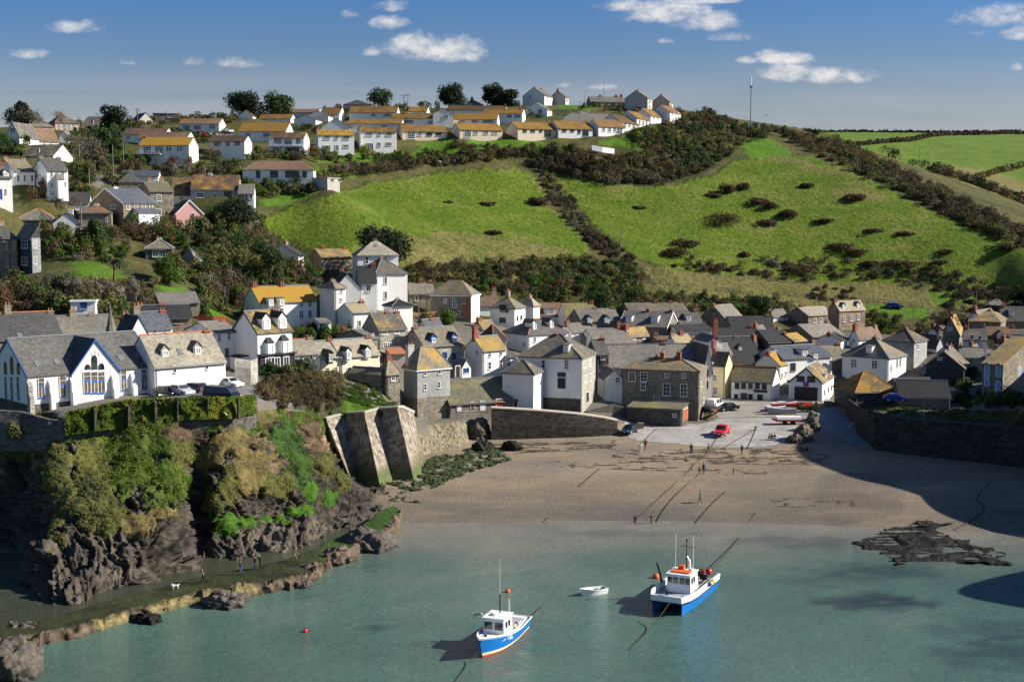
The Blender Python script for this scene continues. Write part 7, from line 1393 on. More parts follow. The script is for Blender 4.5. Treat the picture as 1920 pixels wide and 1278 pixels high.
 T = np.array([tuple(P(*q)) for q in wt]); B = np.array([tuple(P(*q)) for q in wb]); a = MB(); a.grid([[Vector(t) for t in T], [Vector(t) for t in B - np.array([0, 0, 2.])]], M['darkstone']); a.grid([[Vector(t) for t in T], [Vector(t) + Vector((0, .9, 0)) for t in T], [Vector(t) + Vector((0, .9, -4)) for t in T]], M['darkstone']); o = a.build('masonry', hw); o.location = -hw.location
 k = 34000; t = rg.uniform(0, len(T) - 1.001, k); i = t.astype(int); f = (t - i)[:, None]; v = rg.random((k, 1)); top_ = T[i] * (1 - f) + T[i + 1] * f; bot_ = B[i] * (1 - f) + B[i + 1] * f; Pp = top_ * (1 - v) + bot_ * v; nn = np.tile(np.array([.85, -.7, .65]), (k, 1)); Pp += np.array([0, -1., .1]) * (rg.uniform(0, .3, (k, 1)) + np.clip(fbm(Pp / 1.4, 3, 93) * .7 + .25, 0, .8)[:, None]); Pp[:, 2] += (v[:, 0] < .1) * rg.uniform(0, .35, k)
 fo = Foliage(); yel = (fbm(Pp / 2.0, 3, 92) > .12); fo.add(*leaves(Pp[~yel], nn[~yel], .12, rg, .8, .7), 0); fo.add(*leaves(Pp[yel], nn[yel], .12, rg, .8, .7), 1); o = fo.build('ivy', ['leaf_ivy', 'leaf_yellow'], hw); o.location = -hw.location
 for (px, py, d) in [(178, 776, 157.4), (241, 770, 159), (291, 762, 160.2), (333, 757, 161.2), (390, 757, 162.6), (447, 756, 164)]:
  q = P(px, py, d); a = MB(); a.prism([(-.1, -.55, -2.0), (.1, -.55, -2.0), (.1, -.45, .7), (-.1, -.45, .7)], (0, 1.0, 0), M['shadestone']); o = a.build('buttress', hw); o.location = q - hw.location  # thin pilasters, the shade on their sides painted in as near-black stone
 # ---- clumps in the fields (each one a thing)
 cl = [(1355, 405, 66, 36, 'largest oval gorse clump in middle of right field'), (1425, 374, 40, 22, 'upper gorse mound above middle of right field'), (1448, 384, 36, 20, 'gorse mound joined to lower right of upper mound'), (1474, 398, 42, 22, 'rounded gorse mound between oval clump and field centre'), (1438, 416, 34, 16, 'small gorse tuft right of largest oval clump'), (1392, 348, 24, 18, 'gorse clump just under field top corner'), (1362, 350, 30, 26, 'gorse clump beside brown belt at field top'), (1337, 364, 28, 10, 'thin flat gorse patch left below field top'), (1512, 346, 26, 12, 'lone small gorse patch below hill shoulder'), (1600, 368, 42, 18, 'lone gorse patch in upper right field'),
          (1282, 453, 50, 20, 'wide gorse patch in lower left of right field'), (1265, 470, 54, 20, 'low gorse patch beside the dividing strip'), (1340, 500, 44, 18, 'gorse patch on bottom edge left of centre'), (1396, 475, 24, 14, 'small gorse tuft above bottom edge'), (1545, 412, 38, 8, 'flat dark streak of gorse right of centre'), (1570, 460, 56, 18, 'spreading gorse patch in lower centre'), (1605, 470, 46, 16, 'gorse patch right of spreading patch'), (1503, 500, 90, 26, 'large spreading gorse thicket on lower edge'), (1628, 492, 32, 16, 'gorse tuft on lower right edge'), (1690, 490, 80, 16, 'long low gorse streak at lower right'), (1635, 430, 40, 8, 'thin gorse streak in right field middle'), (1700, 436, 36, 9, 'faint gorse streak near right field edge'), (1775, 470, 30, 12, 'isolated gorse tuft at far right of field'), (1890, 462, 40, 16, 'gorse clump at extreme right of field'), (1760, 490, 30, 10, 'tiny gorse tuft at lower right corner'),
          (912, 381, 34, 9, 'single dark tuft in upper middle of left field'), (840, 378, 22, 7, 'faint tuft left of single dark tuft'), (925, 434, 30, 9, 'low tuft in lower part of left field'), (1010, 375, 34, 24, 'brown clump at right edge of left field'), (487, 405, 22, 12, 'dark tuft at left tip of left field'), (1200, 388, 26, 7, 'pale tussock in upper left of right field')]
 for i, (px, py, w_, h_, lb) in enumerate(cl): bush(lb, px, py + h_ * .45, w_ * 1.2, h_ * .62, 'leaf_gorse', 'gorse clumps in the fields', cat='gorse', name='gorse_clump', leaf=.28, n=1500, seed=i, lobes=14, asp=.45, up=.3)
 # ---- single trees
 TG = 'dark trees on the skyline'
 tree('spreading dark cypress at far left of skyline', 40, 240, 400, 78, 54, 'leaf_black', 4200, .34, 22, .15, 'cypress_tree', group=TG, shape='cone'); tree('bare grey tree below spreading cypress', 60, 238, 396, 60, 34, 'leaf_grey', 900, .3, 8, .2, group=None, bare=True); tree('bare pale tree behind pink stone cottages', 118, 238, 402, 44, 30, 'leaf_grey', 700, .3, 8, .2, bare=True)
 tree('round dark pine left of grey gable on skyline', 217, 253, 398, 59, 58, 'leaf_black', 4800, .36, 20, .05, 'pine_tree', group=TG); tree('broad dark pine, left of skyline pair above golden roof', 460, 220, 428, 82, 48, 'leaf_black', 5200, .36, 22, .05, 'pine_tree', group=TG); tree('pointed-topped dark tree, right of broad pine', 520, 217, 430, 57, 44, 'leaf_dark', 4400, .36, 20, .05, 'pine_tree', group=TG)
 tree('open grey-green tree in middle of skyline', 714, 204, 470, 46, 38, 'leaf_dark', 2200, .34, 17, .05, 'pine_tree', group=TG); tree('dense round dark tree over little blue gable', 848, 201, 480, 53, 46, 'leaf_black', 4800, .36, 20, .05, 'pine_tree', group=TG); tree('tall dark tree of the skyline pair right of centre', 925, 205, 480, 40, 52, 'leaf_black', 4400, .36, 20, .05, 'pine_tree', group=TG); tree('lower dark tree at right shoulder of tall skyline tree', 950, 206, 476, 46, 38, 'leaf_black', 4000, .36, 18, .05, 'pine_tree', group=TG)
 tree('big dense black evergreen behind the tall white house', 722, 490, 282, 100, 66, 'leaf_black', 5200, .30, 18, .08, 'evergreen_tree'); tree('dark evergreen at left of stone cottage row', 500, 505, 262, 60, 52, 'leaf_dark', 2600, .26, 12, .1, 'evergreen_tree'); tree('large dark rounded tree below long bungalow', 440, 425, 286, 80, 52, 'leaf_black', 3800, .28, 14, .08, 'evergreen_tree')
 tree('bright green rounded bay tree on left slope', 318, 530, 240, 58, 50, 'leaf_green', 3200, .22, 12, .1); tree('feathery fir in front of hipped stone cottage', 178, 462, 256, 60, 62, 'leaf_dark', 3000, .24, 16, .06, 'fir_tree', shape='cone'); tree('windswept pine with bare trunk above sloping plank fence', 214, 542, 228, 60, 80, 'leaf_dark', 900, .2, 6, .62, 'pine_tree', shape='flat'); tree('dark tree beside bare twiggy tree above white ruin', 125, 552, 220, 52, 44, 'leaf_dark', 2000, .22, 10, .25)
 tree('bare twiggy grey tree above the white ruin', 138, 560, 216, 46, 50, 'leaf_grey', 1300, .26, 10, .25, bare=True); tree('rounded grey bare thicket tree beside the lane', 160, 310, 318, 70, 64, 'leaf_grey', 3600, .28, 16, .08, bare=True); tree('tall dark evergreen hedge tree over the lane', 205, 300, 345, 58, 66, 'leaf_dark', 3600, .3, 16, .08); tree('dark tree on lane verge behind bare thicket', 185, 330, 318, 44, 62, 'leaf_brown', 2200, .28, 12, .1)
 tree('bush of pale pampas plumes on the left slope', 293, 545, 236, 26, 34, 'leaf_straw', 900, .25, 6, .1, 'pampas_grass', bare=True); tree('round dark tree on slope above row of cottages', 1120, 590, 300, 54, 44, 'leaf_dark', 2400, .24, 12, .1); tree('dense green tree behind barn-like slate house', 1420, 592, 305, 52, 38, 'leaf_dark', 3200, .22, 12, .08); tree('leafy green shrub tree right of square stone house', 905, 565, 292, 40, 34, 'leaf_green', 1800, .22, 10, .1); tree('light green garden tree left of square stone house', 838, 612, 258, 36, 32, 'leaf_green', 1800, .2, 10, .1); tree('purple-brown bare tree above chapel lane', 1775, 622, 282, 60, 40, 'leaf_brown', 2200, .26, 12, .15, bare=True); tree('tall dark trees at right frame edge above hill terrace', 1912, 585, 318, 44, 44, 'leaf_black', 2400, .28, 12, .1); tree('olive shrub tree below wood fence on right', 1260, 568, 312, 30, 24, 'leaf_olive', 1200, .24, 8, .1); tree('dark bush tree beside terrace garden on right', 1650, 624, 292, 40, 28, 'leaf_green', 1600, .22, 9, .1)
 for i, (px, py, w_, h_, mt, lb) in enumerate([(1905, 660, 70, 22, 'leaf_dark', 'clipped dark hedge above the chapel roof'), (1882, 655, 22, 16, 'leaf_yellow', 'golden round bush above the chapel'), (1822, 700, 26, 12, 'leaf_bright', 'bright green hedge left of chapel'), (565, 705, 60, 34, 'leaf_dark', 'dark bramble bush in front of left cream cottages'), (545, 715, 40, 26, 'leaf_green', 'green bush beside black shopfront'), (480, 700, 26, 18, 'leaf_dark', 'small hedge below black shopfront'), (610, 640, 40, 16, 'leaf_dark', 'dark garden bush above the cream terrace'), (800, 610, 30, 18, 'leaf_dark', 'dark shrub below brick garden wall'), (1040, 283, 30, 16, 'leaf_dark', 'round dark shrub on the tilted lawn'), (1225, 290, 60, 18, 'leaf_rust', 'reddish garden shrubs above brown belt'), (590, 290, 30, 16, 'leaf_rust', 'rust-red shrub beside balcony house'), (680, 288, 20, 16, 'leaf_yellow', 'yellow-green shrub between twin houses'), (400, 300, 40, 20, 'leaf_rust', 'rusty shrubs at foot of plain brown-roofed house'), (270, 310, 30, 18, 'leaf_straw', 'pampas clump below the orange-roofed balcony house'), (1000, 282, 20, 12, 'leaf_dark', 'dark shrub right of garden steps'), (1195, 262, 26, 16, 'leaf_yellow', 'yellow shrub on terrace under sloping row'), (385, 600, 30, 20, 'leaf_green', 'green shrub inside red fence garden'), (30, 825, 40, 30, 'leaf_olive', 'olive bush on dark side of headland')]):
  bush(lb, px, py, w_, h_, mt, None, {3: 203, 4: 200, 5: 195, 17: 158}.get(i), leaf=.22, n=700, seed=i + 60, lobes=8)
 scrub('bank', 'dark mossy bank along the top of the shaded harbour wall', [[(1612, 764), (1640, 748), (1690, 757), (1790, 770), (1935, 775), (1935, 800), (1780, 791), (1640, 774)]], 240, K(olive=4, dark=1), (.7, 1.5), (.3, .8), 0.12, 217, 41)
 scrub('undergrowth', 'dark hedge below the chapel above the harbour wall', [[(1790, 745), (1840, 740), (1935, 748), (1935, 772), (1800, 768)], [(1740, 700), (1800, 700), (1840, 720), (1800, 740)]], 90, K(dark=3, olive=1), (.7, 1.4), (.9, 1.8), 0.16, 246, 42)
 scrub('undergrowth', 'hedges and bushes along the left skyline', [[(0, 232), (150, 236), (330, 238), (450, 232), (450, 222), (330, 222), (150, 224), (0, 220)], [(290, 222), (420, 214), (430, 224), (300, 232)], [(590, 208), (830, 200), (900, 202), (820, 212), (600, 216)]], 130, K(dark=2, olive=3, brown=3), (1.0, 2.0), (1.0, 2.6), .26, 150, 43)
# ================================================================ boats, vehicles, people and small things
for nm_, c_, r_ in (('boat_blue', (0.01, 0.16, 0.50), .3), ('boat_white', (0.80, 0.80, 0.78), .35), ('boat_red', (0.50, 0.05, 0.025), .5), ('boat_cream', (0.75, 0.68, 0.45), .4), ('boat_grey', (0.34, 0.35, 0.36), .6), ('orange', (0.75, 0.13, 0.03), .5), ('boat_black', (0.02, 0.02, 0.022), .5),
     ('rope', (0.045, 0.042, 0.022), .9), ('chain', (0.10, 0.055, 0.03), .9), ('skin', (0.55, 0.33, 0.23), .6), ('hair_dark', (0.04, 0.025, 0.015), .7), ('hair_fair', (0.35, 0.24, 0.12), .7), ('c_black', (0.015, 0.015, 0.018), .8), ('c_navy', (0.02, 0.035, 0.09), .8), ('c_jeans', (0.07, 0.12, 0.24), .85),
     ('c_white', (0.65, 0.63, 0.58), .8), ('c_red', (0.35, 0.03, 0.05), .8), ('c_green', (0.05, 0.25, 0.05), .8), ('c_khaki', (0.2, 0.15, 0.1), .85), ('c_blue', (0.06, 0.18, 0.4), .8), ('tyre', (0.012, 0.012, 0.012), .9), ('rim', (0.45, 0.45, 0.46), .35), ('lamp_glass', (0.7, 0.7, 0.68), .15), ('tail_red', (0.5, 0.02, 0.02), .25), ('plate_yellow', (0.75, 0.6, 0.08), .5), ('cardboard', (0.42, 0.24, 0.12), .8)):
 plain(nm_, c_, r_, 0.1, 2.0)
for nm_, c_ in (('car_red', (0.62, 0.012, 0.02)), ('car_black', (0.012, 0.012, 0.014)), ('car_silver', (0.42, 0.44, 0.47)), ('car_grey', (0.05, 0.05, 0.055)), ('car_navy', (0.012, 0.018, 0.035)), ('car_white', (0.75, 0.75, 0.74)), ('car_blue', (0.02, 0.05, 0.35))):
 plain(nm_, c_, 0.22, 0.05, 1.0, spec=0.6)
def hull(L_, B_, dep, sheer, bands, n=18, transom=0.85, full=0.5, flare=1.25):
 """lofted hull, bow towards -y; bands: (height fraction edges, material)"""
 rows = []; hs = [-0.45] + [b for b, _ in bands]
 for i in range(n + 1):
  t = i / n; y = L_ / 2 - L_ * t; w_ = B_ / 2 * (transom + (1 - transom) * min(1, t / 0.35)) if t < .35 else B_ / 2 * max(0.02, (1 - ((t - .35) / .65) ** (1 / full * 1.3)))
  top = dep * (1 + sheer * max(0, t - .3) ** 2 * 2.2 + .05 * (1 - t)); r = []
  for hf in hs: z = hf * top if hf > 0 else hf; k = 1 / flare + (1 - 1 / flare) * max(0, hf); k = k * (0.75 if hf < 0 else 1); yy = y - (0.10 * L_ * max(0, t - .8) / .2 * max(0, hf)); r.append((w_ * k, yy, z))
  rows.append(r)
 a = MB()
 for s in (-1, 1):
  for j in range(len(hs) - 1):
   m = M[bands[j][1]]; g_ = [[(s * r[j][0], r[j][1], r[j][2]), (s * r[j + 1][0], r[j + 1][1], r[j + 1][2])] for r in rows]; a.grid(g_, m)
 for j in range(len(hs) - 1): r = rows[0]; a.add([(-r[j][0], r[j][1], r[j][2]), (r[j][0], r[j][1], r[j][2]), (r[j + 1][0], r[j + 1][1], r[j + 1][2]), (-r[j + 1][0], r[j + 1][1], r[j + 1][2])], [(0, 1, 2, 3)], M[bands[j][1]])
 return a, rows
def deck(rows, z, inset, mat):
 a = MB(); g_ = [[(-max(r[-1][0] - inset, .01), r[-1][1], r[-1][2] + z), (max(r[-1][0] - inset, .01), r[-1][1], r[-1][2] + z)] for r in rows]; a.grid(g_, M[mat]); return a
def rail(rows, w_, h_, mat):
 a = MB()
 for s in (-1, 1): a.tube([(s * r[-1][0], r[-1][1], r[-1][2] + h_) for r in rows], w_, M[mat], 6)
 r = rows[0]; a.tube([(-r[-1][0], r[-1][1], r[-1][2] + h_), (r[-1][0], r[-1][1], r[-1][2] + h_)], w_, M[mat], 6); return a
def cabin(root, x, y, z, w, l, h, tw=.9, win=((-.5, .0), (.5, .0)), roof='boat_white'):
 a = MB(); b_ = [(-w / 2, -l / 2), (w / 2, -l / 2), (w / 2, l / 2), (-w / 2, l / 2)]
 vs = [(x + p, y + q, z) for p, q in b_] + [(x + p * tw, y + q * .92 + l * .03, z + h) for p, q in b_]; a.add(vs, [(3, 2, 1, 0), (4, 5, 6, 7), (0, 1, 5, 4), (1, 2, 6, 5), (2, 3, 7, 6), (3, 0, 4, 7)], M['boat_white']); o = a.build('wheelhouse', root)
 r = MB(); r.box((x, y, z + h + .05), (w * tw + .3, l * .92 + .4, .1), M[roof]); r.build('wheelhouse_roof', o); return o
def pane_(par, c, w, h, rz, tilt=0):
 a = MB(); a.box((0, 0, 0), (w, .04, h), M['glass']); o = a.build('window', par); o.location = c; o.rotation_euler = (tilt, 0, rz); return o
def lettering(par, txt, size, loc, rot, mat):
 cu_ = bpy.data.curves.new('lettering', 'FONT'); cu_.body = txt; cu_.size = size; cu_.extrude = .004; cu_.align_x = 'CENTER'; t_ = bpy.data.objects.new('tmp', cu_); C.objects.link(t_); me = bpy.data.meshes.new_from_object(t_.evaluated_get(bpy.context.evaluated_depsgraph_get())); bpy.data.objects.remove(t_); me.materials.clear(); me.materials.append(M[mat]); o = link('lettering', me, par); o.location = loc; o.rotation_euler = rot; return o
def buoy_(par, name, c, r, mat):
 a = MB(); a.lathe([(r * math.sin(math.pi * i / 8), -r * math.cos(math.pi * i / 8)) for i in range(1, 8)], M[mat], (0, 0, 0), 12); a.lathe([(.03, r * .9), (.06, r * 1.05), (.05, r * 1.25)], M['boat_black'], (0, 0, 0), 6); o = a.build(name, par, True); o.location = c; return o
def boats():
 # ---- left fishing boat
 bow, st = PW(907, 1230), PW(970, 1177); mid = (bow + st) / 2; dv = bow - st; L_ = dv.length + .6; rz = math.atan2(dv.y, dv.x) + math.pi / 2
 r = empty('fishing_boat', mid, rz); tag(r, 'blue fishing boat with white wheelhouse, tall whip aerial and red waterline', 'fishing boat')
 a, rows = hull(L_, 3.3, 1.15, .75, [(.10, 'boat_red'), (.24, 'boat_cream'), (.93, 'boat_blue'), (1.0, 'boat_white')], full=.36); a.build('hull', r, True); deck(rows, -.12, .05, 'boat_white').build('deck', r); rail(rows, .07, .03, 'boat_white').build('gunwale', r)
 c = cabin(r, 0, -.9, 1.1, 2.2, 2.3, 1.75)
 for x in (-.52, .5): pane_(c, (x, -2.02, 2.15), .78, .66, 0, -.04)
 for y in (-1.35, -.6):
  for s in (-1, 1): pane_(c, (s * 1.08, y, 2.2), .42, .6, math.pi / 2)
 a = MB(); a.lathe([(.35, 0), (.38, .12), (.3, .22)], M['boat_white'], (-.2, -1.1, 2.95), 12); a.build('radar', c); a = MB(); a.tube([(0, -.3, 2.9), (0, -.3, 8.3)], [.035, .015], M['frame_white'], 6); a.tube([(0, -.3, 2.9), (0, -.3, 4.8)], .06, M['boat_black'], 6); a.build('aerial', r)
 a = MB(); a.tube([(.8, .1, 2.9), (.75, .15, 4.3)], [.05, .04], M['frame_white'], 6); a.build('exhaust', r)
 a = MB(); a.tube([(-1.45, -.4, 1.3), (-1.5, -.4, 2.2), (-1.9, -.5, 2.75), (-2.5, -.6, 2.6), (-2.7, -.6, 2.1)], [.14, .14, .12, .1, .06], M['boat_grey'], 6); a.build('hauler', r)
 a = MB(); a.box((0, 2.2, 1.28), (2.2, 2.2, .5), M['boat_grey']); a.box((0, 3.5, 1.45), (2.5, .7, .12), M['boat_white']); a.build('hatch', r)
 for i in range(3): buoy_(r, 'fender', (1.15, .6 + i * .28, 1.55), .2, ('boat_cream', 'c_red', 'car_blue')[i])
 buoy_(r, 'fender', (-1.2, -.9, 1.6), .28, 'car_red'); a = MB(); a.tube([(0, -L_ * .5, 1.95), (0, -L_ * .5 + .5, 2.2)], .05, M['boat_black'], 5); a.lathe([(.16, 0), (.12, .3)], M['chain'], (0, -L_ * .42, 1.7), 8); a.build('bollard', r)
 lettering(r, 'PW 100', .52, (1.42, -2.2, 1.0), (math.pi / 2 - .25, 0, math.pi / 2 - .42), 'boat_white'); lettering(r, 'PW 100', .52, (-1.42, -2.2, 1.0), (math.pi / 2 - .25, 0, -math.pi / 2 + .42), 'boat_white')
 # ---- right catamaran
 bow, st = PW(1252, 1149), PW(1310, 1100); mid = (bow + st) / 2; dv = bow - st; L_ = dv.length + .4; rz = math.atan2(dv.y, dv.x) + math.pi / 2; B_ = 4.6
 r = empty('fishing_boat', mid, rz); tag(r, 'broad twin-hulled blue fishing boat with white bulwark and orange raft on roof', 'fishing boat'); n = 14
 for s in (-1, 1):
  a = MB(); g_ = []
  for i in range(n + 1):
   t = i / n; y = L_ / 2 - L_ * t; w_ = .75 * (1 if t < .6 else max(.06, 1 - ((t - .6) / .4) ** 2.2)); tp = 1.15 + .35 * t * t; c_ = s * (B_ / 2 - .75); g_.append([(c_ - w_, y, tp), (c_ - w_ * .7, y, .1), (c_, y + .25 * t, -.4), (c_ + w_ * .7, y, .1), (c_ + w_, y, tp)])
  for j in range(4): a.grid([[q[j], q[j + 1]] for q in g_], M['boat_blue'])
  a.add(g_[0], [(0, 1, 2, 3, 4)], M['boat_blue']); a.build('hull', r, True)
 def plan(z, o_): 
  pts = [(-B_ / 2 - o_, L_ / 2), (-B_ / 2 - o_, -L_ * .22), (-B_ / 2 * .92 - o_, -L_ * .38), (-B_ / 2 * .72, -L_ / 2 - .35 - o_), (B_ / 2 * .72, -L_ / 2 - .35 - o_), (B_ / 2 * .92 + o_, -L_ * .38), (B_ / 2 + o_, -L_ * .22), (B_ / 2 + o_, L_ / 2)]
  return [(x, y, z + .2 * max(0, .5 - y / L_) ** 1.5) for x, y in pts]
 a = MB(); lo, hi, inn = plan(1.12, 0), plan(1.78, .1), plan(1.78, -.14); inl = plan(1.18, -.14); k = len(lo)
 a.grid([lo, hi], M['boat_white']); a.grid([hi, inn], M['boat_white']); a.grid([inn, inl], M['boat_white']); a.build('bulwark', r); a = MB(); l2 = plan(1.0, .03); a.grid([plan(1.0, .02), plan(1.13, .04)], M['boat_black']); a.build('rubbing_strake', r)
 a = MB(); d1 = plan(1.14, -.1); a.add(d1, [tuple(range(k))], M['boat_grey']); d0 = plan(.8, -.3); a.add(d0, [tuple(range(k))], M['boat_blue']); a.build('deck', r)
 c = cabin(r, 0, -.55, 1.2, 2.7, 2.7, 1.95, .9)
 for x in (-1.0, -.36, .36, 1.0): pane_(c, (x, -1.84, 2.55), .5, .62, 0, -.05)
 for y in (-1.2, -.4):
  for s in (-1, 1): pane_(c, (s * 1.285, y, 2.5), .55, .66, math.pi / 2)
 a = MB(); a.box((0, -.9, 3.33), (2.0, 1.1, .14), M['orange']); a.tube([(-.55, -.1, 3.5), (.05, -.1, 3.5)], .32, M['orange'], 10); a.build('life_raft', r); a = MB(); a.lathe([(.25, 0), (.3, .15), (.2, .28)], M['boat_white'], (.8, -.1, 3.25), 10); a.build('radar', c)
 for x in (-1.0, .95): a = MB(); a.tube([(x, .1, 3.2), (x, .1, 7.0)], [.035, .02], M['frame_white'], 5); a.build('aerial', r)
 a = MB(); a.tube([(.1, .5, 3.2), (.1, .5, 6.3)], [.06, .04], M['boat_black'], 6); a.tube([(-.7, .5, 5.7), (.9, .5, 5.7)], .03, M['boat_black'], 5); a.lathe([(.1, 0), (.1, .2)], M['boat_black'], (.1, .5, 6.3), 6); a.build('mast', r); a = MB(); a.tube([(.3, 1.0, 3.2), (.25, 1.0, 4.0), (-.05, 1.0, 4.5)], [.16, .15, .1], M['boat_white'], 8); a.build('exhaust', r)
 a = MB(); a.tube([(-B_ / 2 + .1, -.9, 1.8), (-B_ / 2 - .1, -.9, 2.9), (-B_ / 2 - .35, -.9, 3.6), (-B_ / 2 - .5, -.9, 4.0)], [.12, .12, .1, .05], M['boat_black'], 6); a.build('hauler', r)
 rg = random.Random(2); a = MB()
 for i in range(12): a.box((rg.uniform(-1.2, 1.2), rg.uniform(1.8, 3.6), 1.7 + .4 * (i % 3)), (.75, .6, .42), M[('boat_black', 'c_black', 'chain')[i % 3]])
 a.build('lobster_pots', r); buoy_(r, 'fender', (1.6, 3.7, 2.35), .38, 'car_red')
 for i, y in enumerate((1.0, 1.5, 2.2)): buoy_(r, 'fender', (B_ / 2 + .22, y, 1.75), .24, ('car_blue', 'plate_yellow', 'plate_yellow')[i])
 a = MB(); a.lathe([(.12, 0), (.12, .5), (.2, .55)], M['rope'], (0, -L_ / 2 - .1, 1.95), 8); a.build('bollard', r)
 # ---- dinghies
 def dinghy(label, p, L_, B_, rz, col, inside='boat_grey', group=None, name='dinghy', top=None):
  r = empty(name, p, rz); tag(r, label, 'dinghy', group); a, rows = hull(L_, B_, .55, .5, [(.15, col), (.85, col), (1.0, top or col)], 12, .8); a.build('hull', r, True); deck(rows, -.3, .07, inside).build('floor', r); rail(rows, .035, .0, top or col).build('gunwale', r)
  for y in (-.12, .2): a = MB(); w_ = B_ * .86; a.box((0, L_ * y, .42), (w_, .24, .05), M['weathered_wood']); a.build('thwart', r)
  return r
 q = PW(1114, 1113); dinghy('small white tender afloat between the two fishing boats', q, 3.0, 1.35, R_(-62), 'boat_white')
 GD = 'boats drawn up on the harbour apron'
 def gpt(px, py, dz=.25): x, y = shp(px, py); return Vector((x, y, float(shore_z(np.array(x), np.array(y))) + dz))
 dinghy('long silver-grey open boat at the front of the boats ashore', gpt(1466, 776, .5), 5.0, 1.7, R_(-84), 'boat_grey', 'boat_white', GD, top='boat_white'); dinghy('blue boat with red tilted neighbour, left end of boats ashore', gpt(1452, 771, .4), 4.2, 1.6, R_(-60), 'car_blue', 'boat_grey', GD, top='boat_white'); dinghy('red and white boat leaning behind silver-grey boat', gpt(1468, 768, .7), 4.4, 1.6, R_(100), 'boat_red', 'boat_white', GD, top='boat_white')
 dinghy('dark red boat right of the others under nets', gpt(1495, 768, .6), 5.0, 1.7, R_(96), 'boat_red', 'boat_grey', GD); dinghy('pale grey boat farthest back beside station doors', gpt(1484, 764, .4), 4.6, 1.6, R_(-80), 'boat_white', 'boat_grey', GD); dinghy('small upturned-looking dark tender at the foot of slipway outcrop', gpt(1495, 827, .2), 2.6, 1.2, R_(70), 'boat_grey', 'boat_black', GD)
 p = gpt(1480, 795, 0); r = empty('covered_boat', p, R_(0)); tag(r, 'long red-hulled boat under a white sheet on trailer', 'boat', GD); a = MB(); a.prism([(-2.3, -.75, .9), (2.0, -.75, .9), (2.0, -.6, 1.35), (-2.3, -.6, 1.35)], (0, 1.4, .05), M['boat_white']); a.build('cover', r); a = MB(); a.prism([(-3.1, 0, .85), (-2.3, -.7, .55), (2.1, -.7, .55), (2.1, .7, .55), (-2.3, .7, .55)], (0, 0, .34), M['boat_red']); a.build('hull', r)
 for x in (-.8, .6):
  for s in (-1, 1): a = MB(); a.lathe([(.12, -.09), (.32, -.09), (.32, .09), (.12, .09)], M['tyre'], (0, 0, 0), 12); o = a.build('wheel', r); o.location = (x, s * .65, .32); o.rotation_euler = (math.pi / 2, 0, 0)
 rg = random.Random(4); a = Foliage(); rg2 = np.random.default_rng(4); Pp, Nn = blob_pts((0, 0, 0), (2.2, 1.0, 1.0), 900, rg2, 6); a.add(*leaves(Pp, Nn, .16, rg2, .5, .8), 0); a.add(*leaves(Pp[::3] + .1, Nn[::3], .16, rg2, .5, .8), 1); o = a.build('fishing_nets', ['leaf_dark', 'leaf_rust']); o.location = gpt(1512, 772, 0); tag(o, 'heap of green fishing nets and gear beside boats ashore', 'fishing nets')
 # ---- buoys and moorings
 for px, py, rr, mt, lb in ((952, 1108, .28, 'orange', 'pale orange mooring buoy behind the left fishing boat'), (1230, 1081, .42, 'orange', 'large orange mooring buoy left of the twin-hulled boat'), (572, 1182, .22, 'car_red', 'small red buoy alone on the left water')): o = buoy_(None, 'buoy', PW(px, py, .1), rr, mt); tag(o, lb, 'buoy')
 def line(name, label, pts, rad, mat, cat='rope', group=None):
  a = MB(); q = [Vector(p) for p in pts]; o0 = q[0].copy(); ti = np.linspace(0, len(q) - 1, max(8, len(q) * 5)); V = catmull(np.array([tuple(p - o0) for p in q]), ti); a.tube([Vector(v) for v in V], rad, M[mat], 5); o = a.build(name); o.location = o0; tag(o, label, cat, group)
 sg = lambda px, py: tuple(gpt(px, py, .07)); GR = 'mooring lines across the beach'
 line('mooring_rope', 'green rope from the left boat bow to the bottom edge', [PW(902, 1200, 1.9), PW(893, 1225, .7), PW(872, 1252, .15), PW(835, 1300, .05)], .05, 'rope'); line('mooring_rope', 'dark rope curving from the left boat stern', [PW(985, 1160, 1.0), PW(1000, 1150, .35), PW(1018, 1134, .02)], .05, 'rope')
 line('mooring_rope', 'rope from twin-hulled boat bow down to the left', [PW(1255, 1130, 1.9), PW(1224, 1172, .4), PW(1180, 1216, .03)], .055, 'rope'); line('mooring_chain', 'weedy line from twin-hulled boat stern up onto the beach', [PW(1316, 1092, 1.4), PW(1335, 1068, 1.0), PW(1376, 1020, .25), sg(1395, 991), sg(1417, 961)], .06, 'rope')
 for i, (ps, lb) in enumerate([([(1232, 803), (1222, 812), (1207, 827)], 'short rusty line on slipway by the boathouse'), ([(1343, 823), (1332, 840), (1321, 855), (1302, 870), (1294, 880), (1260, 912), (1236, 934), (1222, 947), (1180, 985)], 'long chain from red pickup down to the waterline'), ([(1310, 890), (1269, 926), (1245, 955), (1230, 980)], 'dark line left of walker in green'), ([(1359, 922), (1330, 950), (1296, 990)], 'thick weedy line right of walker in green'), ([(1417, 804), (1390, 820), (1357, 840)], 'left rope from slipway mooring post'), ([(1417, 804), (1410, 822), (1400, 842)], 'right rope from slipway mooring post'), ([(1855, 905), (1832, 935), (1845, 950), (1830, 970), (1790, 993)], 'bent line on shaded sand at right'), ([(1125, 878), (1105, 895), (1085, 912)], 'thin rope on left part of the beach'), ([(1028, 970), (1018, 980), (1008, 992)], 'short weedy rope at waterline left of bathers')]): line('mooring_chain', lb, [sg(*p) for p in ps], .07, 'chain' if i < 2 else 'rope', 'rope', GR)
 p = gpt(1417, 806, 0); a = MB(); a.tube([(0, 0, -.3), (0, 0, .7)], .12, M['chain'], 8); a.tube([(-.45, 0, .45), (.35, 0, .55)], .05, M['chain'], 6); o = a.build('mooring_post'); o.location = p; tag(o, 'rusty mooring post on slipway with two ropes', 'post')
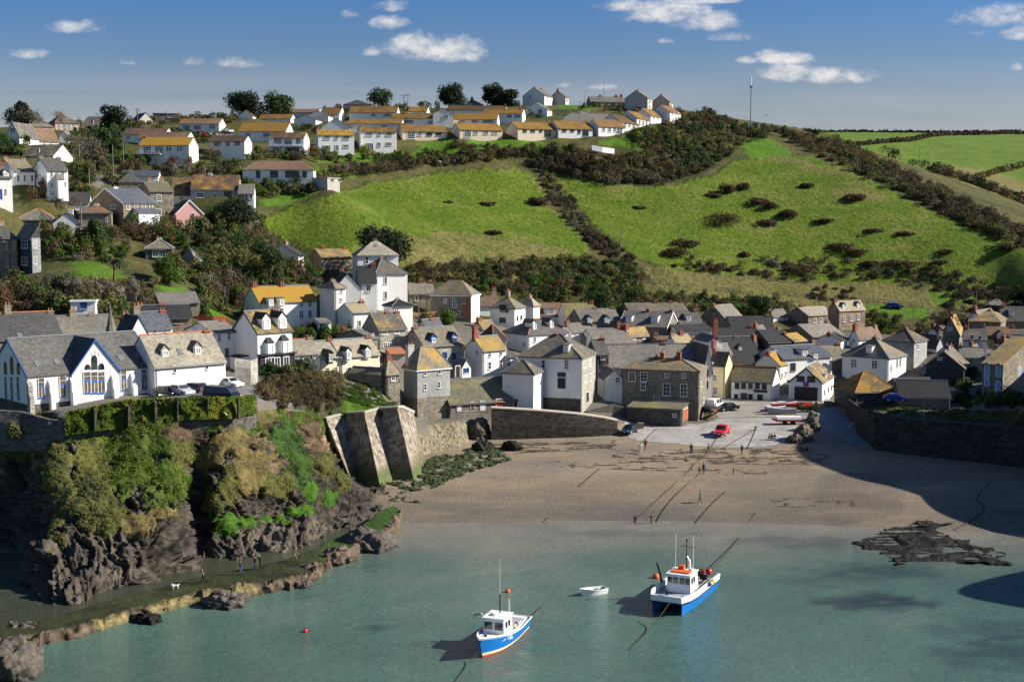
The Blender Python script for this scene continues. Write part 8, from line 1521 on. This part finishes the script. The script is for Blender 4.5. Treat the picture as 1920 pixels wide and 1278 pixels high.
 p = gpt(1201, 803, 0); a = MB(); a.box((0, 0, .45), (1.0, .9, .9), M['cardboard']); a.box((0, 0, .93), (1.06, .96, .07), M['weathered_wood']); o = a.build('crate'); o.location = p; tag(o, 'brown crate standing beside the boathouse', 'crate')
# ---------------------------------------------------------------- vehicles
def car(label, p, rz, col, kind='hatch', cat='car', name='parked_car', group=None):
 """front towards -y"""
 r = empty(name, p, rz); tag(r, label, cat, group)
 if kind == 'van': L_, W_, low, prof, cab = 4.9, 1.9, .95, [(-2.45, .35), (-2.42, .75), (-2.1, 1.05), (2.4, 1.05), (2.45, .35)], [(-2.05, 1.05), (-1.2, 1.85), (2.3, 1.92), (2.42, 1.05)]
 elif kind == 'pickup': L_, W_, low, prof, cab = 5.1, 1.85, .8, [(-2.55, .4), (-2.55, .8), (-1.3, 1.02), (2.5, 1.05), (2.55, .45)], [(-1.25, 1.02), (-.55, 1.72), (.85, 1.72), (1.0, 1.04)]
 else: L_, W_, low, prof, cab = 4.2, 1.75, .8, [(-2.1, .3), (-2.1, .68), (-1.05, .92), (2.0, .95), (2.1, .35)], ([(-1.1, .92), (-.35, 1.45), (1.5, 1.45), (2.02, .95)] if kind == 'estate' else [(-1.1, .92), (-.3, 1.42), (1.0, 1.42), (1.85, .94)])
 a = MB(); w = W_ / 2; a.prism([(-w, y, z) for y, z in prof], (W_, 0, 0), M[col]); k = .84; n = len(cab)
 vs = [(-w * (1 if i in (0, n - 1) else k), y, z) for i, (y, z) in enumerate(cab)] + [(w * (1 if i in (0, n - 1) else k), y, z) for i, (y, z) in enumerate(cab)]
 a.add(vs, [tuple(range(n)), tuple(range(2 * n - 1, n - 1, -1))] + [(i, i + 1, n + i + 1, n + i) for i in range(n - 1)] + [(0, n, 2 * n - 1, n - 1)], M[col]); b_ = a.build('body', r)
 bv = b_.modifiers.new('bevel', 'BEVEL'); bv.width = .06; bv.segments = 2; bv.limit_method = 'ANGLE'
 def glass(name, q): 
  g_ = MB(); c_ = sum((Vector(v) for v in q), Vector()) / 4; nn = (Vector(q[1]) - Vector(q[0])).cross(Vector(q[2]) - Vector(q[0])).normalized(); nn = nn if nn.dot(c_ - Vector((0, .2, .9))) > 0 else -nn
  g_.prism([c_ + (Vector(v) - c_) * .86 + nn * .004 for v in q], nn * .02, M['glass']); g_.build(name, r)
 f = lambda i, s, t: (s * w * (1 + (k - 1) * t), cab[i][0] + (cab[i + 1][0] - cab[i][0]) * t, cab[i][1] + (cab[i + 1][1] - cab[i][1]) * t)
 glass('windscreen', [f(0, -1, .05), f(0, 1, .05), f(0, 1, .97), f(0, -1, .97)])
 if kind != 'van': glass('rear_window', [(-w, cab[3][0], cab[3][1]), (w, cab[3][0], cab[3][1]), (w * k, cab[2][0], cab[2][1]), (-w * k, cab[2][0], cab[2][1])])
 for s in (-1, 1):
  ym = (cab[1][0] + cab[2][0]) / 2 if kind != 'van' else -.2; z0, z1 = cab[0][1], cab[1][1]
  glass('side_window', [(s * w, cab[0][0] + .25, z0), (s * w, ym, z0), (s * w * k, ym, z1), (s * w * k, cab[1][0], z1)])
  if kind not in ('pickup',): glass('side_window', [(s * w, ym, z0), (s * w, (cab[3][0] if kind != 'van' else 1.2) - .15, z0), (s * w * k, (cab[2][0] if kind != 'van' else 1.2), z1), (s * w * k, ym, z1)])
  for y in (-L_ * .31, L_ * .3):
   t = MB(); t.lathe([(.1, -.1), (.33, -.11), (.35, 0), (.33, .11), (.1, .1)], M['tyre'], (0, 0, 0), 14); o = t.build('wheel', r); o.location = (s * (w - .08), y, .34); o.rotation_euler = (0, math.pi / 2, 0); t = MB(); t.lathe([(.2, -.125), (.2, .125)], M['rim'], (0, 0, 0), 10); t.build('rim', o)
  t = MB(); t.box((s * (w - .25), prof[0][0] - .01, .66), (.36, .05, .15), M['lamp_glass']); t.build('headlight', r); t = MB(); t.box((s * (w - .12), prof[-1][0] - .02, .8), (.2, .06, .3), M['tail_red']); t.build('tail_light', r); t = MB(); t.box((s * (w + .07), cab[0][0] + .3, cab[0][1] + .1), (.16, .1, .12), M[col]); t.build('wing_mirror', r)
 t = MB(); t.box((0, prof[-1][0] + .01, .62), (.52, .03, .11), M['plate_yellow']); t.box((0, prof[0][0] - .015, .5), (.52, .03, .11), M['boat_white']); t.build('number_plate', r)
 if kind == 'pickup': t = MB(); t.box((0, 1.75, 1.07), (1.5, 1.3, .06), M['boat_grey']); t.build('load_bed', r)
 return r
def on_ground(px, py): g3 = ground_at(px, py)[0]; return Vector(g3)
def vehicles():
 GC = 'cars parked beside the white hall'
 def yc(px, py, d): q = P(px, py, d); q.z = G(q.x, q.y) + .07; return q
 car('black hatchback nearest the white hall wall', yc(313, 724, 173.5), R_(52), 'car_black', group=GC); car('silver car parked between black hatchback and dark estate', yc(338, 726, 173), R_(54), 'car_silver', group=GC); car('dark grey estate car with red tail lights facing away', yc(362, 721, 175.5), R_(-118), 'car_grey', 'estate', group=GC)
 car('large black van at the cliff edge of the yard', yc(416, 737, 168.5), R_(68), 'car_navy', 'van', 'van', 'van'); car('white car half hidden beside rubble wall', yc(430, 711, 183), R_(60), 'car_white', group=GC)
 x, y = shp(1354, 815); car('bright red pickup nosing down the slipway', Vector((x, y, float(shore_z(np.array(x), np.array(y))) + .06)), R_(-22), 'car_red', 'pickup', 'pickup', 'pickup')
 sq = lambda px, py: (lambda t: Vector((t[0], t[1], float(shore_z(np.array(t[0]), np.array(t[1]))) + .07)))(shp(px, py))
 car('black car outside the pub on the apron', sq(1364, 770), R_(-70), 'car_black'); car('pale van by the yellow house corner', sq(1339, 766), R_(150), 'car_white', 'van', 'van', 'van'); car('dark car in shade at left end of slipway', sq(1181, 812), R_(-30), 'car_navy'); car('black car against the stone inn side', sq(1327, 775), R_(-150), 'car_black')
 car('red van on the hilltop road', on_ground(376, 258), R_(80), 'car_red', 'van', 'van', 'van'); car('blue car on the green behind the fence', on_ground(1677, 578), R_(82), 'car_blue', 'estate'); car('grey car on the hilltop road beside red van', on_ground(394, 256), R_(-60), 'car_silver'); car('white car near brown-roofed bungalow on hilltop', on_ground(430, 250), R_(30), 'car_white'); car('dark blue car in shadow on the quay beside stone sheds', P(1678, 752, 226), R_(80), 'car_blue')
# ---------------------------------------------------------------- people
def body_mesh(pose, top, legs, hair, skirt=False):
 V, E, Rr = [], [], []
 def v(p, r, par=None): V.append(p); Rr.append(r); (E.append((par, len(V) - 1)) if par is not None else None); return len(V) - 1
 if pose == 'sit': hipz = .22
 else: hipz = .92
 root = v((0, 0, hipz), (.155, .115)); ln = .10 if pose == 'walk' else (.12 if pose == 'sit' else .0)
 w1 = v((0, -ln * .3, hipz + .20), (.135, .10), root); c1 = v((0, -ln, hipz + .42), (.165, .115), w1); nk = v((0, -ln - .01, hipz + .57), (.055, .055), c1); h1 = v((0, -ln - .03, hipz + .66), (.075, .09), nk); h2 = v((0, -ln - .02, hipz + .76), (.078, .095), h1); v((0, -ln - .15, hipz + .69), (.012, .014), h1)
 for s in (-1, 1):
  sw = s * (.22 if pose == 'walk' else .03)
  sh = v((s * .19, -ln, hipz + .48), (.06, .06), c1); el = v((s * .25, -ln + .04 - sw * .5, hipz + .21), (.045, .045), sh); wr = v((s * .25, -ln - .06 - sw, hipz - .02), (.03, .03), el) if pose != 'sit' else v((s * .16, -.32, hipz + .18), (.03, .03), el); wp = V[wr]; pm = v((wp[0], wp[1] - .02, wp[2] - .07), (.034, .018), wr)
  for k in range(4): f1 = v((wp[0] + (k - 1.5) * .017, wp[1] - .03, wp[2] - .13 + .006 * abs(k - 1)), (.008, .008), pm); v((wp[0] + (k - 1.5) * .018, wp[1] - .045, wp[2] - .165 + .008 * abs(k - 1)), (.007, .007), f1)
  t1 = v((wp[0] - s * .035, wp[1] - .045, wp[2] - .075), (.009, .009), wr); v((wp[0] - s * .04, wp[1] - .06, wp[2] - .11), (.008, .008), t1)
  hp = v((s * .10, 0, hipz - .06), (.095, .10), root)
  if pose == 'sit': kn = v((s * .13, -.45, hipz + .26), (.062, .062), hp); an = v((s * .12, -.72, .07), (.04, .045), kn); toe = v((s * .12, -.86, .05), (.04, .03), an)
  else: a_ = s * (.24 if pose == 'walk' else .02); kn = v((s * .105, -a_ * .55 - .03, .49), (.06, .065), hp); an = v((s * .105, -a_ + (.12 if pose == 'walk' and s < 0 else 0), .08), (.04, .045), kn); v((s * .12, V[an][1] - .17, .04), (.04, .03), an)
 me = bpy.data.meshes.new('person'); me.from_pydata(V, E, []); o = bpy.data.objects.new('tmp', me); C.objects.link(o); md = o.modifiers.new('skin', 'SKIN'); md.use_smooth_shade = True
 for i, sv in enumerate(me.skin_vertices[0].data): sv.radius = Rr[i]; sv.use_root = (i == 0)
 o.modifiers.new('sub', 'SUBSURF').levels = 1; dg = bpy.context.evaluated_depsgraph_get(); dg.update(); m2 = bpy.data.meshes.new_from_object(o.evaluated_get(dg)); bpy.data.objects.remove(o)
 for m in ('skin', top, legs, 'c_black'): m2.materials.append(M[m])
 hz = hipz
 for pl in m2.polygons:
  c = pl.center
  if pose == 'sit': i = 1 if (c.z > hz + .08 and c.y > -.22 and c.z < hz + .56) else (0 if c.z > hz + .56 or (abs(c.x) > .12 and c.z > hz + .1 and c.y < -.25 and c.z > .38) else (3 if c.z < .1 and c.y < -.6 else 2))
  else: i = 3 if c.z < .11 else (0 if (c.z > hz + .565 or (abs(c.x) > .19 and c.z < hz + .02)) else (1 if c.z > hz + (-.02) else 2))
  pl.material_index = i
 a = MB(); a.lathe([(.098, 0), (.105, .06), (.085, .12), (.04, .15)], M[hair], (0, -ln - .005, hz + .70), 10); ho = a.build('hair', None, True); C_unlink(ho); return m2, ho.data
def people():
 def at(px, py): x, y = shp(px, py); return Vector((x, y, float(shore_z(np.array(x), np.array(y)))))
 def person(label, p, rz, pose, top, legs, hair='hair_dark', s=1.0, group='people on the beach'):
  m2, hm = body_mesh(pose, top, legs, hair); o = link('person', m2); o.location = p; o.rotation_euler = (0, 0, R_(rz)); o.scale = (s, s, s); tag(o, label, 'person', group); link('hair', hm, o)
 person('person in pale coat beside one in black and pink', at(1201, 849), 20, 'walk', 'c_white', 'c_white'); person('person in black coat with pink bag beside pale coat', at(1210, 843), 190, 'stand', 'c_black', 'c_red'); person('lone dark figure standing below the red pickup', at(1296, 851), 170, 'stand', 'c_black', 'c_navy'); person('figure bending at chain below red pickup', at(1327, 852), 90, 'walk', 'c_black', 'c_jeans'); person('dark figure at foot of slipway mooring post ropes', at(1391, 853), 200, 'stand', 'c_black', 'c_khaki')
 person('tall adult of the pair on mid beach', at(1319, 889), 180, 'stand', 'c_navy', 'c_navy'); person('child of the pair on mid beach', at(1311, 889), 180, 'stand', 'c_red', 'c_black', s=.68); person('lone child on mid beach to the right', at(1375, 889), 120, 'walk', 'c_navy', 'c_black', s=.62); person('walker in green jacket with black trousers', at(1312, 942), 95, 'walk', 'c_green', 'c_black'); person('left bather-watcher at the waterline, hands at face', at(1191, 984), 0, 'stand', 'c_navy', 'c_black', s=.85); person('right watcher at the waterline', at(1221, 983), 60, 'stand', 'c_black', 'c_black', s=.9)
 G1_ = 'people on the causeway'
 cw = lambda px, py: PW(px, py, .9)
 person('walker with white shoes behind the dog', cw(381, 1092), -60, 'walk', 'c_khaki', 'c_black', group=G1_); person('walker in jeans and red cap leading the causeway trio', cw(452, 1077), -60, 'walk', 'c_navy', 'c_jeans', group=G1_); person('dark-clothed left one of causeway couple', cw(478, 1069), -60, 'stand', 'c_black', 'c_navy', group=G1_); person('right one of causeway couple holding white bag', cw(488, 1067), -50, 'walk', 'c_black', 'c_black', 'hair_fair', group=G1_); person('fair-haired walker alone toward the sea wall', cw(553, 1052), 100, 'walk', 'c_khaki', 'c_khaki', 'hair_fair', group=G1_)
 for i, (px, rz, tp, lb) in enumerate(((1441, 70, 'c_blue', 'person in light blue sitting at left of slipway trio'), (1446, 10, 'c_black', 'person in black sitting in middle of slipway trio'), (1453, -30, 'c_navy', 'person in navy sitting at right of slipway trio'))): p = at(px, 824); p.z += .05; person(lb, p, rz, 'sit', tp, 'c_jeans', group='people sitting on the slipway')
 for px, py, rz, lb, tp in ((1342, 770, 60, 'person beside pale van by the stone inn', 'c_white'), (1530, 768, 0, 'person in dark coat at lifeboat station doors', 'c_black')): p = at(px, py); p.z += .05; person(lb, p, rz, 'stand', tp, 'c_navy', group='people on the harbour apron')
 # dog: continuous skinned body
 V = [(0, 0, .46), (0, -.25, .47), (0, -.42, .56), (0, -.5, .66), (0, -.64, .63), (0, .25, .45), (0, .42, .52), (0, .55, .62)]; E = [(0, 1), (1, 2), (2, 3), (3, 4), (0, 5), (5, 6), (6, 7)]; Rr = [.12, .15, .08, .085, .04, .12, .03, .015]
 for s in (-1, 1):
  b = len(V); V += [(s * .09, -.27, .30), (s * .09, -.24, .16), (s * .09, -.28, .02), (s * .1, .26, .33), (s * .1, .20, .22), (s * .1, .33, .14), (s * .1, .29, .02), (s * .06, -.47, .74)]; Rr += [.05, .035, .035, .07, .05, .035, .035, .03]; E += [(1, b), (b, b + 1), (b + 1, b + 2), (5, b + 3), (b + 3, b + 4), (b + 4, b + 5), (b + 5, b + 6), (3, b + 7)]
 me = bpy.data.meshes.new('dog'); me.from_pydata(V, E, []); o = bpy.data.objects.new('tmp', me); C.objects.link(o); o.modifiers.new('skin', 'SKIN').use_smooth_shade = True
 for i, sv in enumerate(me.skin_vertices[0].data): sv.radius = (Rr[i], Rr[i]); sv.use_root = (i == 0)
 o.modifiers.new('sub', 'SUBSURF').levels = 1; dg = bpy.context.evaluated_depsgraph_get(); dg.update(); m2 = bpy.data.meshes.new_from_object(o.evaluated_get(dg)); bpy.data.objects.remove(o); m2.materials.append(M['c_white']); m2.materials.append(M['c_black'])
 for pl in m2.polygons: pl.material_index = 1 if (pl.center.y < -.45 and pl.center.z > .62 or -.05 < pl.center.y < .2 and pl.center.z > .5) else 0
 o = link('dog', m2); o.location = cw(329, 1104); o.rotation_euler = (0, 0, R_(-62)); o.scale = (.95,) * 3; tag(o, 'white dog with dark patches walking ahead on causeway', 'dog')
# ---------------------------------------------------------------- poles, fences, gulls
def small_things():
 def pole(label, px, py, ytop, bars=1, d=None, name='telegraph_pole', cat='pole', w=.13, group='telegraph poles', lamp=False):
  q = on_ground(px, py) if d is None else P(px, py, d)
  if math.isnan(q.x): return
  h_ = zat(ytop, q.y) - q.z; r = empty(name, q); tag(r, label, cat, group); a = MB(); a.tube([(0, 0, -2), (0, 0, h_)], [w, w * .7], M['weathered_wood'], 7); a.build('shaft', r)
  for i in range(bars): a = MB(); a.box((0, -.12, h_ - .4 - i * .6), (1.9, .1, .12), M['weathered_wood']); [a.lathe([(.05, 0), (.06, .15)], M['lead'], (x, -.12, h_ - .33 - i * .6), 5) for x in (-.8, -.3, .3, .8)]; a.build('crossbar', r)
  if lamp: a = MB(); a.tube([(0, 0, h_ - .2), (.5, -.1, h_ + .1), (1.1, -.2, h_ + .1)], .05, M['lead'], 5); a.box((1.3, -.2, h_ + .08), (.6, .2, .12), M['frame_white']); a.build('lamp', r)
 for px, py, yt, b, d, lb in ((151, 352, 270, 0, 308, 'short pole where the lane meets the hedge'), (168, 360, 315, 0, 300, 'pole left of the lane mouth'), (179, 355, 300, 1, 306, 'street-side pole with crossbar at lane mouth'), (213, 346, 272, 0, 312, 'tall pole right of the lane'), (232, 320, 268, 0, 330, 'pole in scrub above the metal-roofed shed'), (311, 320, 292, 0, 335, 'pole below the balcony house'), (148, 255, 217, 0, 385, 'pole right of second pink cottage pair'), (123, 250, 218, 0, 388, 'pole in front of second pink cottage pair'), (184, 255, 212, 1, 385, 'pole left of round skyline pine'), (258, 225, 203, 1, 428, 'small pole left of modern grey house'), (370, 245, 207, 1, 405, 'pole behind the red van'), (154, 462, 380, 0, 258, 'tall pale pole beside the feathery fir'), (757, 200, 178, 1, 455, 'left one of leaning skyline poles'), (765, 202, 176, 1, 455, 'right one of leaning skyline poles'), (819, 205, 179, 0, 455, 'pole above small white front gable'), (1132, 200, 155, 0, 490, 'tallest skyline pole between grey houses'), (1097, 212, 172, 0, 470, 'lamp pole on the wide hilltop road'), (1087, 225, 190, 0, 440, 'short lamp post on the road bend'), (1163, 468, 432, 0, None, 'lone pole standing in the right green field'), (799, 570, 530, 0, 272, 'pole in front of stone terrace'), (785, 605, 565, 0, 258, 'pole in the garden left of square stone house'), (1830, 580, 545, 1, 318, 'pole with wires on right scrub slope'), (1712, 617, 573, 0, 290, 'dark pole beside the green'), (1815, 620, 592, 0, 285, 'street lamp pole on right terrace'), (1909, 545, 505, 0, 335, 'pole at extreme right of field'), (1662, 250, 240, 1, 1060, 'tiny distant pole on far horizon'), (1678, 258, 240, 1, 1020, 'distant crossbar pole on far horizon'), (1724, 302, 276, 1, 720, 'valley pole before far fields'), (1740, 303, 285, 1, 715, 'second valley pole right of first')):
  pole(lb, px, py, yt, b, d, lamp='lamp' in lb)
 q = on_ground(1407, 240); q = q if not math.isnan(q.x) else P(1407, 238, 447); h_ = zat(142, q.y) - q.z; r = empty('radio_mast', q); tag(r, 'tall slim radio mast with white tip on the right hill shoulder', 'mast'); a = MB(); a.tube([(0, 0, -2), (0, 0, h_ * .82)], [.2, .14], M['lead'], 8); a.build('shaft', r); a = MB(); a.tube([(0, 0, h_ * .8), (0, 0, h_)], .16, M['frame_white'], 8); a.build('antenna', r); a = MB(); [a.box((x, 0, h_ * .79), (.2, .25, .9), M['lead']) for x in (-.35, .35)]; a.box((0, 0, h_ * .79), (.5, .08, .08), M['lead']); a.build('bracket', r); a = MB(); a.box((1.6, 0, .6), (1.6, 1.2, 2.2), M['lead']); a.build('cabinet', r)
 def fence(label, pts, hgt, rails, mat, gap=2.4, name='fence', pw=.14, rh=.1):
  w3 = [on_ground(*p) if len(p) == 2 else P(*p) for p in pts]; w3 = [p for p in w3 if not math.isnan(p.x)]
  if len(w3) < 2: return
  r = empty(name, w3[0]); tag(r, label, 'fence'); a = MB(); a.box((0, 0, hgt / 2 - .2), (pw, pw, hgt + .4), M[mat]); pm = a.build('post', r); ra = MB(); first = True
  for p, q in zip(w3[:-1], w3[1:]):
   k = max(1, int((q - p).length / gap))
   for i in range(k + 1):
    t = p.lerp(q, i / k); o = pm if first else link('post', pm.data, r); first = False; o.location = t - w3[0]
   for z in rails: ra.prism([p - w3[0] + Vector((0, -.1, z * hgt)), q - w3[0] + Vector((0, -.1, z * hgt)), q - w3[0] + Vector((0, -.1, z * hgt + rh)), p - w3[0] + Vector((0, -.1, z * hgt + rh))], (0, .05, 0), M[mat])
  ra.build('rails', r)
 plain('fence_wood', (0.36, 0.31, 0.24), .85, .25, 4.0)
 fence('pale post and rail fence left, above the village hedge', [(1165, 527), (1220, 533), (1290, 542)], 1.3, (.35, .75), 'fence_wood'); fence('pale post and rail fence in middle, above dark garden tree', [(1345, 546), (1410, 555)], 1.3, (.35, .75), 'fence_wood'); fence('upper post and rail fence under the field edge', [(1332, 522), (1420, 528), (1513, 536)], 1.3, (.35, .75), 'fence_wood'); fence('post and rail fence behind stone cottage pair', [(1470, 556), (1555, 564)], 1.3, (.35, .75), 'fence_wood'); fence('post and rail fence behind the blue car', [(1610, 566), (1665, 571), (1730, 577)], 1.3, (.35, .75), 'fence_wood'); fence('grey rail fence at bottom of left field', [(775, 494), (880, 497)], 1.2, (.4, .8), 'fence_wood')
 fence('weathered plank fence below tall stone house', [(-10, 542, 230), (40, 545, 230), (80, 548, 231)], 2.2, (.3, .48, .66, .84), 'weathered_wood', name='plank_fence', rh=.25); fence('sloping plank fence above summerhouse', [(192, 550, 226), (225, 563, 225), (255, 575, 224)], 2.2, (.3, .48, .66, .84), 'weathered_wood', name='plank_fence', rh=.25); fence('low red fence above white house roof', [(372, 601, 216), (400, 604, 216), (430, 606, 217)], 1.0, (.1, .35, .6, .85), 'red_paint', 1.0, rh=.18)
 fence('white handrail in front of stone cellars', [(866, 783, 213.5), (905, 781, 214), (918, 780, 214.5)], 1.1, (.5, .95), 'frame_white', 1.8, 'railing', .06, .05)
 x, y = shp(1541, 758); r = empty('flagpole', (x - .3, y - 1, G(x, y))); tag(r, 'white flagpole with small red and white flag at lifeboat station', 'flagpole'); a = MB(); a.tube([(0, 0, 0), (0, 0, 8.2)], [.06, .04], M['frame_white'], 6); a.build('shaft', r); a = MB(); a.box((.45, 0, 7.7), (.8, .03, .55), M['boat_white']); a.box((.45, -.02, 7.7), (.8, .03, .14), M['car_red']); a.build('flag', r)
 a = MB(); a.add([(0, -.25, 0), (.05, 0, .05), (0, .3, 0), (-.05, 0, .05), (0, 0, -.06)], [(0, 1, 4), (1, 2, 4), (2, 3, 4), (3, 0, 4), (0, 3, 2, 1)], M['boat_white']); a.add([(-.7, .05, .22), (-.3, -.08, .16), (0, -.05, .05), (.3, -.08, .16), (.7, .05, .22), (.3, .1, .15), (0, .12, .04), (-.3, .1, .15)], [(0, 1, 7), (1, 2, 6, 7), (2, 3, 5, 6), (3, 4, 5)], M['boat_white']); g0 = a.build('gull')
 for i, (px, py, d, lb) in enumerate(((1803, 163, 260, 'white gull high in the right sky'), (557, 169, 240, 'white gull above left hilltop'), (826, 304, 200, 'white gull passing over the brown bramble belt'), (426, 778, 150, 'white gull resting over the headland ivy'), (1437, 217, 300, 'gull near the radio mast'))):
  o = g0 if i == 0 else g0.copy()
  if i: C.objects.link(o)
  o.location = P(px, py, d); o.rotation_euler = (.2, .3 - .2 * i, i); tag(o, lb, 'gull', 'gulls over the cove')
ground_sheet(); make_water(); make_cliff(); paving(); walls(); rocks(); vegetation(); boats(); vehicles(); people(); small_things()
